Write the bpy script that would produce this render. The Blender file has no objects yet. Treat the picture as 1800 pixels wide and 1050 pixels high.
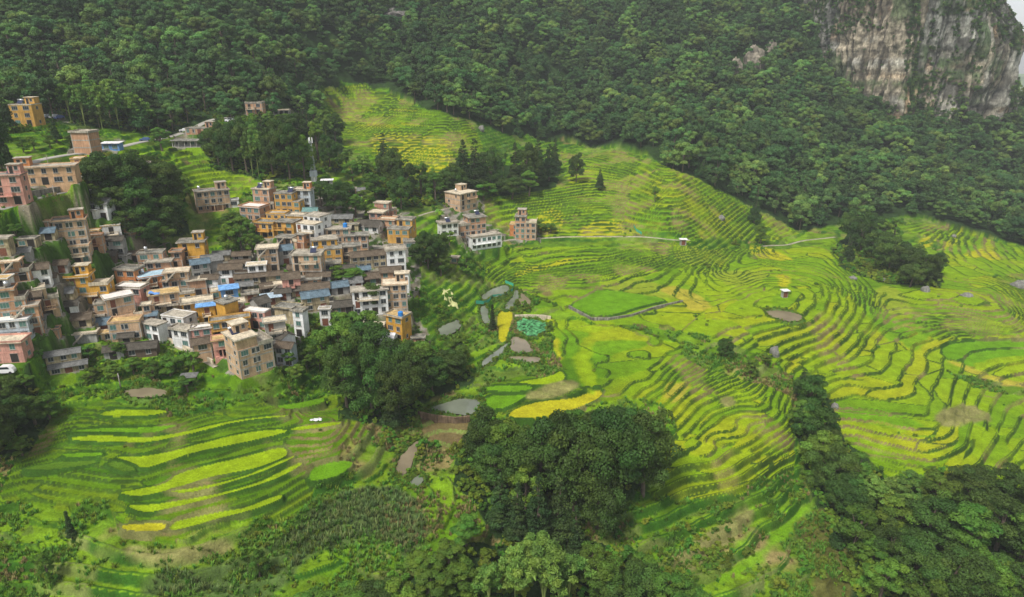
import bpy, math, random
import numpy as np
from mathutils import Vector, Matrix
R = math.radians
SC = bpy.context.scene
COL = SC.collection

# ------------------------------------------------------------------ camera, sky, sun, exposure
CZ = 100.0                                    # the drone's height above the datum
cam_d = bpy.data.cameras.new('camera')
cam = bpy.data.objects.new('camera', cam_d)
COL.objects.link(cam)
cam.location = (0, 0, CZ)
cam.rotation_euler = (R(90 - 20), 0, 0)
cam_d.sensor_width = 36
cam_d.lens = 24
cam_d.clip_start = 1
cam_d.clip_end = 20000
SC.camera = cam

SUN_EL, SUN_AZ = 56, 215
world = bpy.data.worlds.new('World')
SC.world = world
world.use_nodes = True
nt = world.node_tree
bg = nt.nodes['Background']
sky = nt.nodes.new('ShaderNodeTexSky')
sky.sky_type = 'NISHITA'
sky.sun_disc = False
sky.sun_elevation = R(SUN_EL)
sky.sun_rotation = R(SUN_AZ)
sky.air_density = 1.0
sky.dust_density = 4.0
sky.altitude = 1500
hs = nt.nodes.new('ShaderNodeHueSaturation')
hs.inputs['Saturation'].default_value = 0.22
nt.links.new(sky.outputs[0], hs.inputs['Color'])
nt.links.new(hs.outputs[0], bg.inputs['Color'])
bg.inputs['Strength'].default_value = 0.13

sl_ = bpy.data.lights.new('sun', 'SUN')
sl_.energy = 3.0
sl_.angle = R(10)
sl_.color = (1.0, 0.965, 0.90)
sun = bpy.data.objects.new('sun', sl_)
COL.objects.link(sun)
az = R(SUN_AZ)
sd = Vector((math.sin(az) * math.cos(R(SUN_EL)), math.cos(az) * math.cos(R(SUN_EL)), math.sin(R(SUN_EL))))
sun.rotation_euler = sd.to_track_quat('Z', 'Y').to_euler()

SC.view_settings.view_transform = 'Standard'
SC.view_settings.look = 'None'
SC.view_settings.exposure = 0.52
SC.view_settings.gamma = 1

# ------------------------------------------------------------------ small helpers
rng = random.Random(7)
nr = np.random.default_rng(11)
F_, CT, ST = 1200.0, math.cos(R(20)), math.sin(R(20))

def link(o, parent=None):
    COL.objects.link(o)
    if parent is not None:
        o.parent = parent
    return o

def tag(o, label=None, cat=None, group=None, kind=None):
    if label: o['label'] = label
    if cat: o['category'] = cat
    if group: o['group'] = group
    if kind: o['kind'] = kind
    return o

def empty(name, loc, rz=0.0):
    o = bpy.data.objects.new(name, None)
    o.empty_display_size = 0.5
    COL.objects.link(o)
    o.location = loc
    o.rotation_euler = (0, 0, rz)
    return o

def np_mesh(name, V, Q, mat=None, col=None, smooth=False, k=None):
    """V n x 3, Q m x k faces -> mesh"""
    me = bpy.data.meshes.new(name)
    V = np.asarray(V, np.float32); Q = np.asarray(Q, np.int32)
    k = Q.shape[1]
    me.vertices.add(len(V)); me.vertices.foreach_set('co', V.ravel())
    me.loops.add(Q.size); me.loops.foreach_set('vertex_index', Q.ravel())
    me.polygons.add(len(Q)); me.polygons.foreach_set('loop_start', np.arange(0, Q.size, k, dtype=np.int32))
    me.update(calc_edges=True)
    if smooth: me.polygons.foreach_set('use_smooth', np.ones(len(Q), bool))
    if col is not None:
        a = me.color_attributes.new('tint', 'FLOAT_COLOR', 'POINT')
        c = np.ones((len(V), 4), np.float32); c[:, :3] = col
        a.data.foreach_set('color', c.ravel())
    if mat: me.materials.append(mat)
    return me

def mat_new(name, rgb=(.5, .5, .5), rough=.85, noise=None, amt=.25, attr=None, bump=None, spec=.25, rnd=0.0, rnd_h=0.0, streak=None, transl=0.0, metal=0.0):
    """procedural principled material: base colour (or the tint attribute) varied by noise, per-object variation and bump"""
    m = bpy.data.materials.new(name); m.use_nodes = True
    n, l = m.node_tree.nodes, m.node_tree.links
    b = n['Principled BSDF']; b.inputs['Roughness'].default_value = rough
    b.inputs['Specular IOR Level'].default_value = spec
    b.inputs['Metallic'].default_value = metal
    if attr:
        a = n.new('ShaderNodeAttribute'); a.attribute_name = attr; c = a.outputs['Color']
    else:
        a = n.new('ShaderNodeRGB'); a.outputs[0].default_value = (*rgb, 1); c = a.outputs[0]
    geo = n.new('ShaderNodeTexCoord')
    if noise:
        for i, sc in enumerate(noise):
            t = n.new('ShaderNodeTexNoise'); t.inputs['Scale'].default_value = sc; t.inputs['Detail'].default_value = 4
            mp = n.new('ShaderNodeMapping')
            if streak: mp.inputs['Scale'].default_value = streak
            l.new(geo.outputs['Object'], mp.inputs[0]); l.new(mp.outputs[0], t.inputs['Vector'])
            r = n.new('ShaderNodeMapRange'); r.inputs['From Min'].default_value = .3; r.inputs['From Max'].default_value = .7
            r.inputs['To Min'].default_value = 1 - amt; r.inputs['To Max'].default_value = 1 + amt
            l.new(t.outputs['Fac'], r.inputs['Value'])
            mm = n.new('ShaderNodeVectorMath'); mm.operation = 'SCALE'
            l.new(c, mm.inputs[0]); l.new(r.outputs[0], mm.inputs['Scale']); c = mm.outputs[0]
    if rnd or rnd_h:
        oi = n.new('ShaderNodeObjectInfo')
        h = n.new('ShaderNodeHueSaturation')
        r = n.new('ShaderNodeMapRange'); r.inputs['To Min'].default_value = 1 - rnd; r.inputs['To Max'].default_value = 1 + rnd
        l.new(oi.outputs['Random'], r.inputs['Value']); l.new(r.outputs[0], h.inputs['Value'])
        mu = n.new('ShaderNodeMath'); mu.operation = 'MULTIPLY'; mu.inputs[1].default_value = 7.31; l.new(oi.outputs['Random'], mu.inputs[0])
        fr = n.new('ShaderNodeMath'); fr.operation = 'FRACT'; l.new(mu.outputs[0], fr.inputs[0])
        r2 = n.new('ShaderNodeMapRange'); r2.inputs['To Min'].default_value = .5 - rnd_h; r2.inputs['To Max'].default_value = .5 + rnd_h
        l.new(fr.outputs[0], r2.inputs['Value']); l.new(r2.outputs[0], h.inputs['Hue'])
        l.new(c, h.inputs['Color']); c = h.outputs[0]
    l.new(c, b.inputs['Base Color'])
    if bump:
        t = n.new('ShaderNodeTexNoise'); t.inputs['Scale'].default_value = bump[0]; t.inputs['Detail'].default_value = 5
        l.new(geo.outputs['Object'], t.inputs['Vector'])
        bp = n.new('ShaderNodeBump'); bp.inputs['Distance'].default_value = bump[1]; bp.inputs['Strength'].default_value = 1
        l.new(t.outputs['Fac'], bp.inputs['Height']); l.new(bp.outputs[0], b.inputs['Normal'])
    if transl:
        tr = n.new('ShaderNodeBsdfTranslucent'); mx = n.new('ShaderNodeMixShader'); mx.inputs[0].default_value = transl
        l.new(c, tr.inputs['Color']); l.new(b.outputs[0], mx.inputs[1]); l.new(tr.outputs[0], mx.inputs[2])
        l.new(mx.outputs[0], n['Material Output'].inputs['Surface'])
    return m

# value noise on numpy arrays
def _hash(i, j, s):
    h = (i * 374761393 + j * 668265263 + s * 982451653) & 0xFFFFFFFF
    h = ((h ^ (h >> 13)) * 1274126177) & 0xFFFFFFFF
    return ((h ^ (h >> 16)) & 0xFFFFFF) / float(0xFFFFFF)

def vnoise(x, y, s=0):
    i = np.floor(x).astype(np.int64); j = np.floor(y).astype(np.int64)
    fx = x - i; fy = y - j
    fx = fx * fx * fx * (fx * (fx * 6 - 15) + 10); fy = fy * fy * fy * (fy * (fy * 6 - 15) + 10)
    a = _hash(i, j, s); b = _hash(i + 1, j, s); c = _hash(i, j + 1, s); d = _hash(i + 1, j + 1, s)
    return (a * (1 - fx) + b * fx) * (1 - fy) + (c * (1 - fx) + d * fx) * fy

def fbm(x, y, s=0, o=4):
    t = 0; a = .5; n = 0
    for k in range(o):
        t = t + a * vnoise(x, y, s + k * 17); n += a; x = x * 2.03 + 5.1; y = y * 2.03 + 3.7; a *= .5
    return t / n

def cells(x, y, s=0):
    """nearest jittered cell: id, F1, F2"""
    i = np.floor(x).astype(np.int64); j = np.floor(y).astype(np.int64)
    d1 = np.full(x.shape, 9.); d2 = np.full(x.shape, 9.); idd = np.zeros(x.shape)
    for a in (-1, 0, 1):
        for b in (-1, 0, 1):
            ii, jj = i + a, j + b
            px = ii + _hash(ii, jj, s + 1); py = jj + _hash(ii, jj, s + 2)
            d = np.hypot(px - x, py - y)
            c = d < d1
            d2 = np.where(c, d1, np.minimum(d2, d))
            idd = np.where(c, _hash(ii, jj, s + 3), idd)
            d1 = np.where(c, d, d1)
    return idd, d1, d2

# ------------------------------------------------------------------ the lie of the land (surveyed 10 m grid, decimetres)
GX0, GY0, GS, GNX, GNY = -480.0, 40.0, 10.0, 125, 85
_g = np.array([int(q) for q in '''1004 -19 -19 -19 -20 -20 -21 -22 -22 -24 -25 -26 -27 -29 -31 -32 -34 -35 -38 -40 -42 -44 -46 -48 -51 -53 -56 -57 -60 -62 -63 -62 -61 -57 -49 -37 -26 -15 -9 -5 -3 0 3 7 6 2 -5 -8 -7 0 8 14 16 16 15 15 15 18 21 24 28 29 30 32 34 35 38 38 41 42 44 45 46 46 48 47 48 47 47 46 46 44 43 41 40 38 36 34 31 29 27 24 21 18 16 12 10 5 3 -1 -4 -8 -12 -16 -21 -24 -28 -33 -38 -42 -47 -51 -57 -60 -66 -69 -74 -78 -80 -84 -86 -87 -88 -88 -88
1006 -19 -19 -19 -19 -20 -20 -21 -22 -23 -24 -25 -27 -27 -29 -31 -32 -34 -36 -37 -39 -41 -43 -45 -47 -48 -51 -53 -55 -56 -59 -59 -58 -55 -48 -37 -22 -12 -5 -3 -3 -1 3 7 8 0 -10 -18 -16 -6 5 11 13 12 10 9 10 12 17 21 24 26 27 29 30 32 33 36 38 39 41 43 44 45 45 47 46 46 47 45 45 44 43 42 40 38 36 35 32 30 27 25 23 19 17 14 10 8 4 1 -3 -7 -10 -14 -19 -22 -27 -31 -36 -41 -45 -49 -55 -59 -64 -68 -73 -76 -80 -83 -86 -86 -88 -89 -88
1007 -18 -19 -18 -19 -20 -20 -20 -22 -22 -23 -24 -25 -27 -28 -29 -30 -32 -34 -35 -36 -38 -40 -41 -43 -44 -46 -48 -49 -51 -53 -55 -55 -54 -49 -37 -18 -7 0 -3 -4 -3 3 10 11 1 -18 -30 -28 -12 4 10 10 7 4 3 4 7 12 19 21 23 23 25 26 28 31 33 34 37 39 40 42 43 44 45 45 46 45 45 45 44 42 42 40 39 37 35 33 31 28 26 23 21 18 15 12 9 6 2 -1 -5 -9 -13 -16 -21 -25 -29 -34 -39 -43 -48 -53 -58 -62 -67 -71 -76 -79 -82 -85 -87 -88 -88 -88
1008 -18 -18 -18 -19 -19 -19 -20 -21 -22 -22 -23 -24 -26 -26 -28 -29 -30 -31 -33 -34 -35 -37 -37 -39 -40 -41 -43 -43 -45 -47 -48 -51 -52 -51 -40 -14 1 4 -3 -6 -4 2 14 17 2 -25 -48 -44 -16 4 9 7 3 -2 -4 -2 1 8 16 20 20 19 20 23 24 27 30 31 34 37 38 39 42 42 44 44 44 45 44 45 43 43 42 40 39 38 35 34 32 29 27 25 22 19 16 14 10 7 4 0 -3 -7 -11 -15 -19 -23 -27 -33 -36 -42 -46 -51 -56 -61 -65 -70 -74 -78 -82 -84 -87 -88 -88 -87
1009 -18 -18 -18 -18 -18 -19 -20 -20 -21 -21 -23 -23 -24 -26 -26 -27 -29 -29 -31 -31 -33 -33 -34 -35 -36 -36 -37 -37 -38 -39 -40 -44 -47 -51 -48 -9 5 7 -5 -8 -3 5 23 20 -3 -31 -63 -64 -18 3 6 3 -3 -7 -10 -8 -5 3 14 21 16 15 16 18 21 23 26 29 31 33 36 37 40 41 42 43 43 44 44 44 43 43 42 41 39 38 36 35 32 31 28 26 23 20 18 15 12 8 6 2 -2 -5 -9 -13 -17 -22 -26 -30 -35 -39 -45 -49 -54 -59 -63 -68 -73 -77 -81 -84 -86 -88 -87 -87
1010 -18 -18 -17 -18 -18 -19 -19 -20 -20 -20 -22 -22 -24 -24 -25 -26 -26 -28 -29 -29 -30 -30 -31 -32 -31 -32 -31 -31 -30 -30 -30 -31 -34 -42 -54 -23 10 -2 -13 -1 7 25 9 -7 -9 -18 -52 -67 -35 -12 -6 -4 -7 -10 -11 -11 -9 -6 11 21 13 11 12 14 16 20 22 25 28 30 33 36 37 39 41 42 42 43 44 43 43 43 42 41 40 39 37 35 33 32 29 27 24 22 19 17 13 10 7 4 0 -4 -7 -11 -15 -20 -24 -28 -33 -37 -43 -47 -52 -57 -61 -67 -71 -75 -79 -83 -85 -88 -87 -85
1010 -18 -17 -17 -18 -18 -18 -18 -19 -20 -20 -21 -22 -22 -23 -24 -24 -26 -26 -26 -27 -28 -28 -28 -28 -27 -27 -27 -25 -23 -22 -20 -16 -13 -8 -5 -9 -63 -64 -8 4 15 4 -20 -15 -6 2 -28 -62 -48 -25 -14 -12 -9 -12 -12 -11 -9 -5 2 14 11 6 6 8 12 14 18 22 24 28 30 33 35 38 39 40 42 42 43 43 43 42 43 41 40 39 38 36 35 32 30 28 26 23 21 18 15 11 9 5 2 -2 -5 -9 -14 -17 -22 -26 -31 -36 -40 -45 -49 -55 -59 -64 -69 -73 -77 -81 -84 -86 -86 -82
1009 -17 -17 -17 -17 -18 -17 -18 -19 -19 -19 -21 -20 -22 -22 -23 -23 -24 -25 -25 -25 -25 -26 -25 -25 -24 -24 -21 -21 -18 -16 -13 -10 -9 -12 -22 -33 -77 -56 2 8 12 -5 -16 -30 -7 20 -20 -55 -42 -24 -15 -20 -16 -11 -14 -10 -8 -6 0 8 9 2 -1 2 5 10 13 17 21 25 27 30 33 36 37 39 40 42 42 43 42 43 42 42 40 40 38 37 36 33 32 29 27 25 22 19 16 14 10 7 4 0 -4 -7 -12 -15 -20 -24 -29 -33 -37 -43 -47 -52 -57 -61 -66 -70 -74 -78 -81 -82 -82 -80
1009 -17 -17 -17 -17 -17 -17 -18 -18 -18 -19 -20 -20 -21 -21 -22 -22 -23 -23 -23 -24 -24 -23 -23 -22 -22 -20 -18 -17 -15 -12 -10 -11 -14 -28 -33 -48 -70 -28 2 4 -6 -4 -6 -25 -18 6 -18 -37 -35 -10 -19 -21 -26 -15 -14 -7 -4 -8 -5 2 6 3 -3 -3 -1 4 8 13 17 21 24 27 31 33 35 38 39 40 41 42 43 42 43 41 42 40 39 38 36 34 33 31 28 26 23 21 18 15 12 9 6 2 -2 -6 -9 -13 -18 -22 -26 -31 -35 -40 -45 -49 -54 -58 -63 -66 -71 -73 -77 -77 -78 -77
1007 -16 -16 -17 -17 -16 -17 -18 -17 -18 -19 -19 -19 -20 -21 -21 -21 -22 -22 -22 -22 -22 -22 -21 -20 -19 -17 -16 -14 -12 -11 -10 -12 -20 -33 -31 -56 -67 -28 -1 2 -8 -8 -5 -4 -35 -20 -4 -23 -25 16 -15 -36 -27 -37 -16 -2 3 -2 -12 -7 0 2 -1 -5 -4 -2 3 7 13 16 21 24 28 31 33 35 38 39 40 42 42 42 42 42 42 40 40 39 37 35 34 32 30 27 25 23 19 17 14 10 8 3 1 -4 -7 -11 -16 -19 -24 -28 -33 -37 -42 -46 -51 -55 -59 -62 -67 -69 -71 -73 -73 -73
1006 -16 -16 -16 -17 -16 -17 -17 -17 -18 -18 -18 -19 -19 -20 -20 -21 -21 -21 -21 -20 -21 -20 -19 -19 -17 -15 -14 -12 -10 -8 -8 -11 -15 -19 -28 -79 -83 -22 1 -6 -15 -1 -9 -7 -38 -23 0 -16 -18 18 8 -33 -13 -39 -56 -10 12 7 -9 -19 -7 -3 -2 -4 -5 -6 -3 2 8 12 16 21 24 28 31 33 36 38 39 41 41 42 42 42 42 41 40 40 38 36 35 33 31 29 27 24 21 19 15 12 10 5 3 -2 -5 -9 -13 -17 -21 -26 -30 -34 -39 -43 -47 -52 -55 -59 -62 -64 -67 -67 -69 -68
1005 -16 -16 -16 -16 -16 -17 -16 -17 -17 -18 -18 -18 -19 -19 -20 -19 -20 -20 -20 -20 -19 -19 -18 -16 -16 -13 -12 -10 -7 -6 -4 -5 -4 -7 -11 -111 -106 -13 -10 -9 2 3 -61 0 -23 -18 -3 -11 -14 15 9 -25 -22 -8 -36 -45 -3 11 2 -18 -23 -8 -4 -4 -6 -7 -7 -4 2 7 12 16 21 24 28 31 34 36 38 39 41 41 42 42 42 42 41 40 39 37 36 35 32 30 28 26 23 20 17 15 11 7 5 0 -2 -7 -11 -15 -18 -23 -28 -31 -35 -40 -44 -47 -52 -54 -58 -60 -61 -63 -64 -63
1003 -15 -16 -16 -15 -16 -16 -17 -16 -17 -17 -18 -18 -18 -19 -18 -20 -19 -19 -19 -18 -19 -17 -16 -15 -14 -11 -10 -7 -5 -1 0 0 2 1 16 -142 -128 -16 -14 -2 15 -16 -67 -6 -20 -18 -4 -5 -2 9 0 -17 -29 -14 -6 -40 -28 6 4 -6 -25 -18 -8 -6 -6 -7 -7 -9 -5 1 7 11 17 21 24 28 32 34 36 38 40 40 42 42 42 42 41 41 39 39 37 36 33 32 29 28 24 22 19 16 13 10 7 2 0 -5 -8 -12 -16 -21 -24 -28 -33 -36 -40 -44 -47 -50 -53 -56 -57 -58 -59 -59
1002 -16 -15 -15 -16 -15 -16 -16 -16 -17 -17 -17 -17 -18 -18 -18 -19 -18 -19 -18 -17 -17 -16 -15 -14 -12 -9 -7 -5 -1 3 2 2 8 7 23 -177 -123 -17 -14 2 5 -19 -41 -22 -27 -23 -5 -2 0 2 -4 -7 -21 -16 -9 -29 -39 0 2 -2 -18 -21 -12 -7 -7 -8 -8 -8 -10 -6 1 6 11 17 21 25 28 32 34 36 39 39 41 42 42 42 41 42 40 39 39 36 35 33 31 29 26 24 21 18 15 12 8 5 2 -2 -6 -10 -14 -17 -21 -26 -29 -33 -36 -40 -44 -46 -48 -51 -53 -53 -54 -55
1001 -15 -15 -15 -16 -15 -15 -16 -16 -16 -17 -16 -18 -17 -18 -17 -18 -18 -17 -18 -16 -16 -15 -13 -12 -10 -8 -4 -1 2 3 3 7 11 6 -1 -193 -95 -20 -13 0 1 -14 -26 -26 -36 -31 -10 -3 -3 -3 -4 0 -11 -13 -15 -27 -37 -10 1 -2 -10 -20 -16 -6 -8 -9 -9 -9 -10 -10 -7 0 6 12 16 21 25 29 32 34 37 39 40 41 41 42 42 42 41 40 39 38 36 34 33 30 28 25 23 20 17 14 10 8 3 1 -4 -7 -11 -15 -18 -22 -26 -30 -33 -36 -40 -42 -44 -47 -48 -49 -50 -50
1000 -15 -15 -14 -15 -15 -15 -16 -15 -16 -16 -17 -16 -17 -17 -18 -17 -17 -17 -16 -16 -14 -14 -12 -10 -8 -5 -2 2 3 3 6 8 8 -6 -17 -192 -68 -28 -14 1 1 -8 -19 -25 -43 -41 -18 -6 -6 -6 -2 1 -4 -7 -11 -25 -37 -18 -1 -4 -9 -14 -16 -9 -7 -10 -11 -10 -10 -10 -11 -7 -1 6 12 16 21 26 29 32 35 37 38 41 41 41 42 42 42 41 39 39 38 35 34 32 29 27 25 22 19 15 13 9 6 3 -1 -5 -8 -12 -16 -19 -23 -26 -29 -33 -36 -38 -40 -42 -44 -45 -46 -46
1000 -15 -14 -15 -14 -15 -15 -15 -15 -15 -16 -16 -17 -16 -17 -16 -17 -16 -16 -16 -14 -14 -12 -10 -8 -6 -2 0 3 3 5 6 5 -1 -13 -34 -159 -65 -39 -12 3 4 -6 -17 -23 -45 -51 -29 -11 -5 -7 -2 1 -1 -3 -4 -13 -25 -29 -15 -8 -10 -11 -11 -10 -6 -11 -14 -13 -10 -10 -11 -12 -7 -1 6 11 17 21 26 29 33 35 37 39 40 41 42 42 42 41 41 40 38 37 35 33 31 29 26 24 21 17 15 12 8 5 1 -2 -6 -9 -13 -16 -20 -23 -26 -29 -32 -34 -37 -38 -40 -42 -41 -43
1000 -14 -14 -14 -14 -15 -14 -15 -15 -15 -15 -16 -16 -16 -16 -16 -16 -15 -16 -14 -13 -12 -11 -9 -6 -3 0 2 3 4 4 2 -1 -8 -19 -45 -81 -114 -45 -7 8 5 -9 -19 -20 -43 -58 -41 -18 -3 -7 1 -1 -2 0 0 -4 -9 -20 -35 -22 -10 -10 -9 -7 -3 -8 -17 -16 -14 -12 -10 -11 -12 -8 -1 6 11 17 22 26 30 32 36 37 39 41 41 42 42 41 42 40 39 38 37 34 33 30 28 26 22 20 17 13 11 7 4 0 -3 -7 -10 -13 -17 -20 -23 -26 -28 -31 -33 -35 -36 -37 -39 -38
1002 -14 -14 -13 -14 -14 -14 -15 -15 -14 -15 -16 -15 -16 -15 -15 -16 -14 -14 -14 -12 -10 -9 -7 -4 -1 2 2 4 3 0 -3 -6 -15 -30 -33 -44 -148 -39 2 12 4 -16 -23 -21 -37 -58 -52 -25 -3 -6 3 -4 -2 -1 0 1 -1 -5 -29 -40 -19 -9 -7 -9 4 1 -19 -22 -19 -14 -12 -10 -11 -13 -8 -1 6 11 18 22 26 30 33 35 38 39 41 41 42 42 42 41 40 39 37 36 34 32 30 27 24 22 19 15 13 9 6 3 -1 -4 -8 -10 -14 -17 -20 -23 -25 -27 -30 -31 -33 -34 -34 -35
1004 -13 -13 -14 -13 -14 -14 -14 -14 -14 -15 -15 -15 -15 -15 -14 -15 -13 -13 -12 -11 -9 -7 -5 -1 0 2 3 2 -1 -5 -7 -10 -23 -33 -21 -64 -133 -23 12 14 -3 -25 -27 -22 -33 -53 -62 -29 -4 -5 3 -5 -3 -2 -4 3 4 -1 -12 -36 -34 -14 -5 -5 2 10 -13 -28 -25 -19 -15 -11 -10 -12 -13 -8 -1 6 12 17 23 26 30 33 36 38 40 40 42 41 42 42 40 40 39 37 35 33 32 28 26 24 21 17 15 11 8 5 2 -2 -4 -9 -11 -14 -17 -19 -22 -25 -26 -28 -30 -30 -31 -32
1008 -13 -13 -13 -13 -13 -13 -14 -14 -14 -14 -14 -15 -14 -14 -14 -14 -12 -12 -11 -9 -7 -5 -3 0 1 3 2 -2 -7 -9 -8 -17 -31 -26 -21 -84 -108 -3 18 11 -15 -33 -30 -23 -28 -45 -73 -31 -3 -4 -1 -4 -4 -4 -8 -2 7 2 -3 -21 -38 -24 -5 0 0 6 -4 -22 -28 -24 -19 -15 -11 -10 -12 -13 -9 0 6 12 18 23 26 31 33 36 38 40 40 42 42 41 41 41 39 38 37 34 33 30 28 25 23 20 16 14 10 7 4 0 -2 -6 -8 -12 -14 -17 -19 -21 -23 -25 -27 -27 -28 -29
1014 -13 -12 -13 -13 -12 -13 -14 -13 -14 -13 -14 -14 -13 -14 -13 -12 -12 -10 -10 -7 -6 -3 -1 1 2 2 -3 -7 -12 -10 -11 -25 -30 -22 -34 -83 -73 8 15 2 -27 -41 -30 -23 -24 -38 -77 -32 -1 -6 -3 -6 -7 -6 -10 -10 6 6 -2 -8 -29 -31 -10 1 0 3 -2 -14 -25 -25 -23 -18 -15 -11 -10 -12 -12 -8 -1 6 13 18 23 27 30 34 36 38 40 41 41 42 41 41 40 39 38 35 34 32 30 26 25 21 18 16 12 9 6 3 0 -3 -6 -9 -12 -14 -17 -18 -21 -22 -24 -24 -25 -26
1021 -12 -12 -12 -13 -12 -13 -12 -13 -13 -13 -13 -13 -13 -13 -12 -11 -11 -9 -8 -5 -4 -2 0 2 1 -2 -8 -13 -13 -8 -18 -31 -25 -26 -46 -63 -39 7 4 -11 -37 -44 -31 -21 -22 -35 -70 -38 -1 -5 -4 -6 -9 -10 -12 -15 -2 7 -1 -3 -15 -32 -17 0 1 0 -1 -9 -18 -24 -23 -21 -17 -15 -11 -10 -11 -13 -7 -1 7 12 19 23 27 31 34 36 39 39 41 41 42 41 40 40 38 37 35 33 31 29 26 23 20 17 14 11 8 5 2 -1 -4 -7 -9 -12 -14 -16 -18 -19 -21 -22 -22 -23
1030 -12 -11 -12 -12 -12 -12 -12 -12 -13 -12 -12 -13 -12 -12 -11 -10 -9 -8 -6 -3 -2 -1 1 1 -3 -6 -13 -18 -10 -11 -25 -29 -25 -36 -43 -39 -18 -1 -10 -21 -45 -44 -30 -19 -21 -35 -63 -42 -5 -5 -3 -2 -10 -10 -13 -21 -13 6 0 -3 -8 -24 -22 -4 1 -3 -4 -2 -11 -19 -22 -21 -19 -16 -14 -11 -11 -11 -12 -7 0 6 13 19 23 28 31 34 37 38 40 40 41 41 41 40 40 37 36 35 32 30 27 24 22 19 16 13 10 7 3 1 -2 -4 -7 -10 -12 -13 -16 -17 -18 -20 -20 -20
1041 -11 -11 -11 -12 -11 -11 -12 -12 -12 -11 -12 -12 -11 -10 -10 -9 -8 -6 -4 -2 -1 0 0 -2 -6 -12 -17 -15 -9 -19 -29 -27 -30 -41 -29 -19 -10 -14 -23 -31 -47 -42 -29 -16 -19 -38 -59 -43 -7 -4 -2 0 -7 -8 -13 -22 -28 -2 1 -4 -5 -16 -23 -9 2 -2 -6 -3 -6 -15 -18 -19 -19 -17 -16 -13 -12 -10 -11 -12 -7 0 7 14 19 24 27 32 34 36 39 39 41 40 41 41 39 39 37 35 33 31 29 26 23 20 18 14 12 8 6 3 0 -3 -5 -8 -9 -12 -13 -15 -16 -17 -18 -18
1055 -11 -11 -10 -11 -11 -11 -11 -11 -11 -11 -11 -11 -10 -9 -9 -7 -7 -4 -2 -2 0 -1 -2 -6 -10 -14 -18 -12 -15 -24 -29 -27 -38 -35 -13 -8 -11 -28 -36 -37 -46 -40 -27 -13 -16 -41 -56 -40 -11 -5 -1 1 -1 3 -2 -27 -48 -21 -2 -5 -4 -8 -20 -15 0 1 -5 -8 -4 -9 -15 -17 -17 -17 -15 -15 -13 -12 -10 -11 -11 -7 1 7 14 19 24 28 32 34 36 38 40 40 40 41 40 39 37 36 34 33 29 28 24 22 19 16 13 10 7 4 2 -1 -4 -5 -8 -10 -11 -13 -14 -15 -16 -16
1070 -10 -10 -10 -10 -10 -11 -10 -10 -11 -10 -10 -10 -9 -8 -7 -6 -5 -2 -2 -1 -1 -2 -6 -8 -14 -16 -15 -14 -21 -27 -28 -31 -40 -21 -2 -4 -18 -45 -45 -41 -42 -38 -25 -7 -14 -45 -54 -31 -12 -8 -3 -2 2 14 12 -26 -56 -46 -13 -10 -5 -2 -13 -17 -5 2 -3 -8 -8 -7 -11 -15 -15 -14 -15 -15 -14 -12 -12 -10 -11 -11 -6 1 8 14 19 24 28 32 34 36 38 39 40 40 40 39 38 37 35 33 31 28 26 23 20 17 14 12 8 6 3 0 -2 -4 -6 -8 -10 -11 -12 -13 -14 -14
1089 -10 -9 -10 -9 -10 -10 -9 -10 -10 -9 -9 -9 -8 -7 -6 -4 -3 -1 -2 -2 -2 -5 -8 -11 -14 -16 -16 -19 -24 -28 -29 -34 -33 -8 2 -4 -29 -62 -52 -41 -37 -37 -21 -2 -11 -47 -53 -22 -11 -11 -8 -4 2 20 24 -19 -58 -61 -32 -17 -10 -2 -4 -14 -11 0 0 -6 -11 -9 -8 -13 -14 -12 -13 -13 -13 -13 -13 -11 -11 -10 -10 -6 1 8 14 20 24 28 31 34 37 37 39 40 39 39 38 37 36 34 31 29 27 24 21 18 16 12 10 7 4 2 -1 -3 -4 -7 -8 -10 -10 -12 -12 -12
1110 -9 -9 -9 -9 -9 -9 -9 -9 -9 -8 -8 -8 -6 -6 -5 -3 -2 -1 -2 -3 -5 -7 -10 -12 -13 -18 -19 -22 -26 -28 -30 -33 -21 -1 0 -8 -44 -76 -55 -39 -32 -35 -16 6 -8 -48 -53 -21 -11 -11 -10 -6 2 20 32 -7 -57 -68 -51 -28 -15 -5 -2 -8 -11 -4 1 -4 -10 -12 -9 -10 -13 -12 -11 -10 -12 -13 -12 -12 -12 -11 -10 -9 -6 1 9 14 20 24 28 31 34 36 38 38 39 39 38 37 36 34 32 30 27 25 22 19 16 13 11 8 5 3 0 -1 -4 -5 -7 -8 -9 -10 -11 -10
1134 -9 -8 -9 -8 -8 -9 -8 -8 -8 -7 -7 -7 -5 -5 -3 -2 -2 -2 -3 -4 -7 -9 -11 -12 -15 -20 -22 -24 -26 -28 -30 -27 -11 -1 -3 -17 -60 -85 -56 -34 -27 -34 -10 15 -3 -48 -56 -25 -13 -10 -12 -8 2 19 36 7 -51 -69 -64 -43 -25 -11 -2 -3 -8 -6 1 -2 -8 -13 -12 -10 -13 -12 -9 -9 -9 -10 -12 -12 -12 -12 -10 -10 -9 -6 2 8 14 20 24 28 32 34 35 37 38 38 38 37 36 34 32 30 28 25 23 20 17 14 11 8 6 4 1 0 -3 -4 -6 -7 -8 -8 -9 -10
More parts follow.
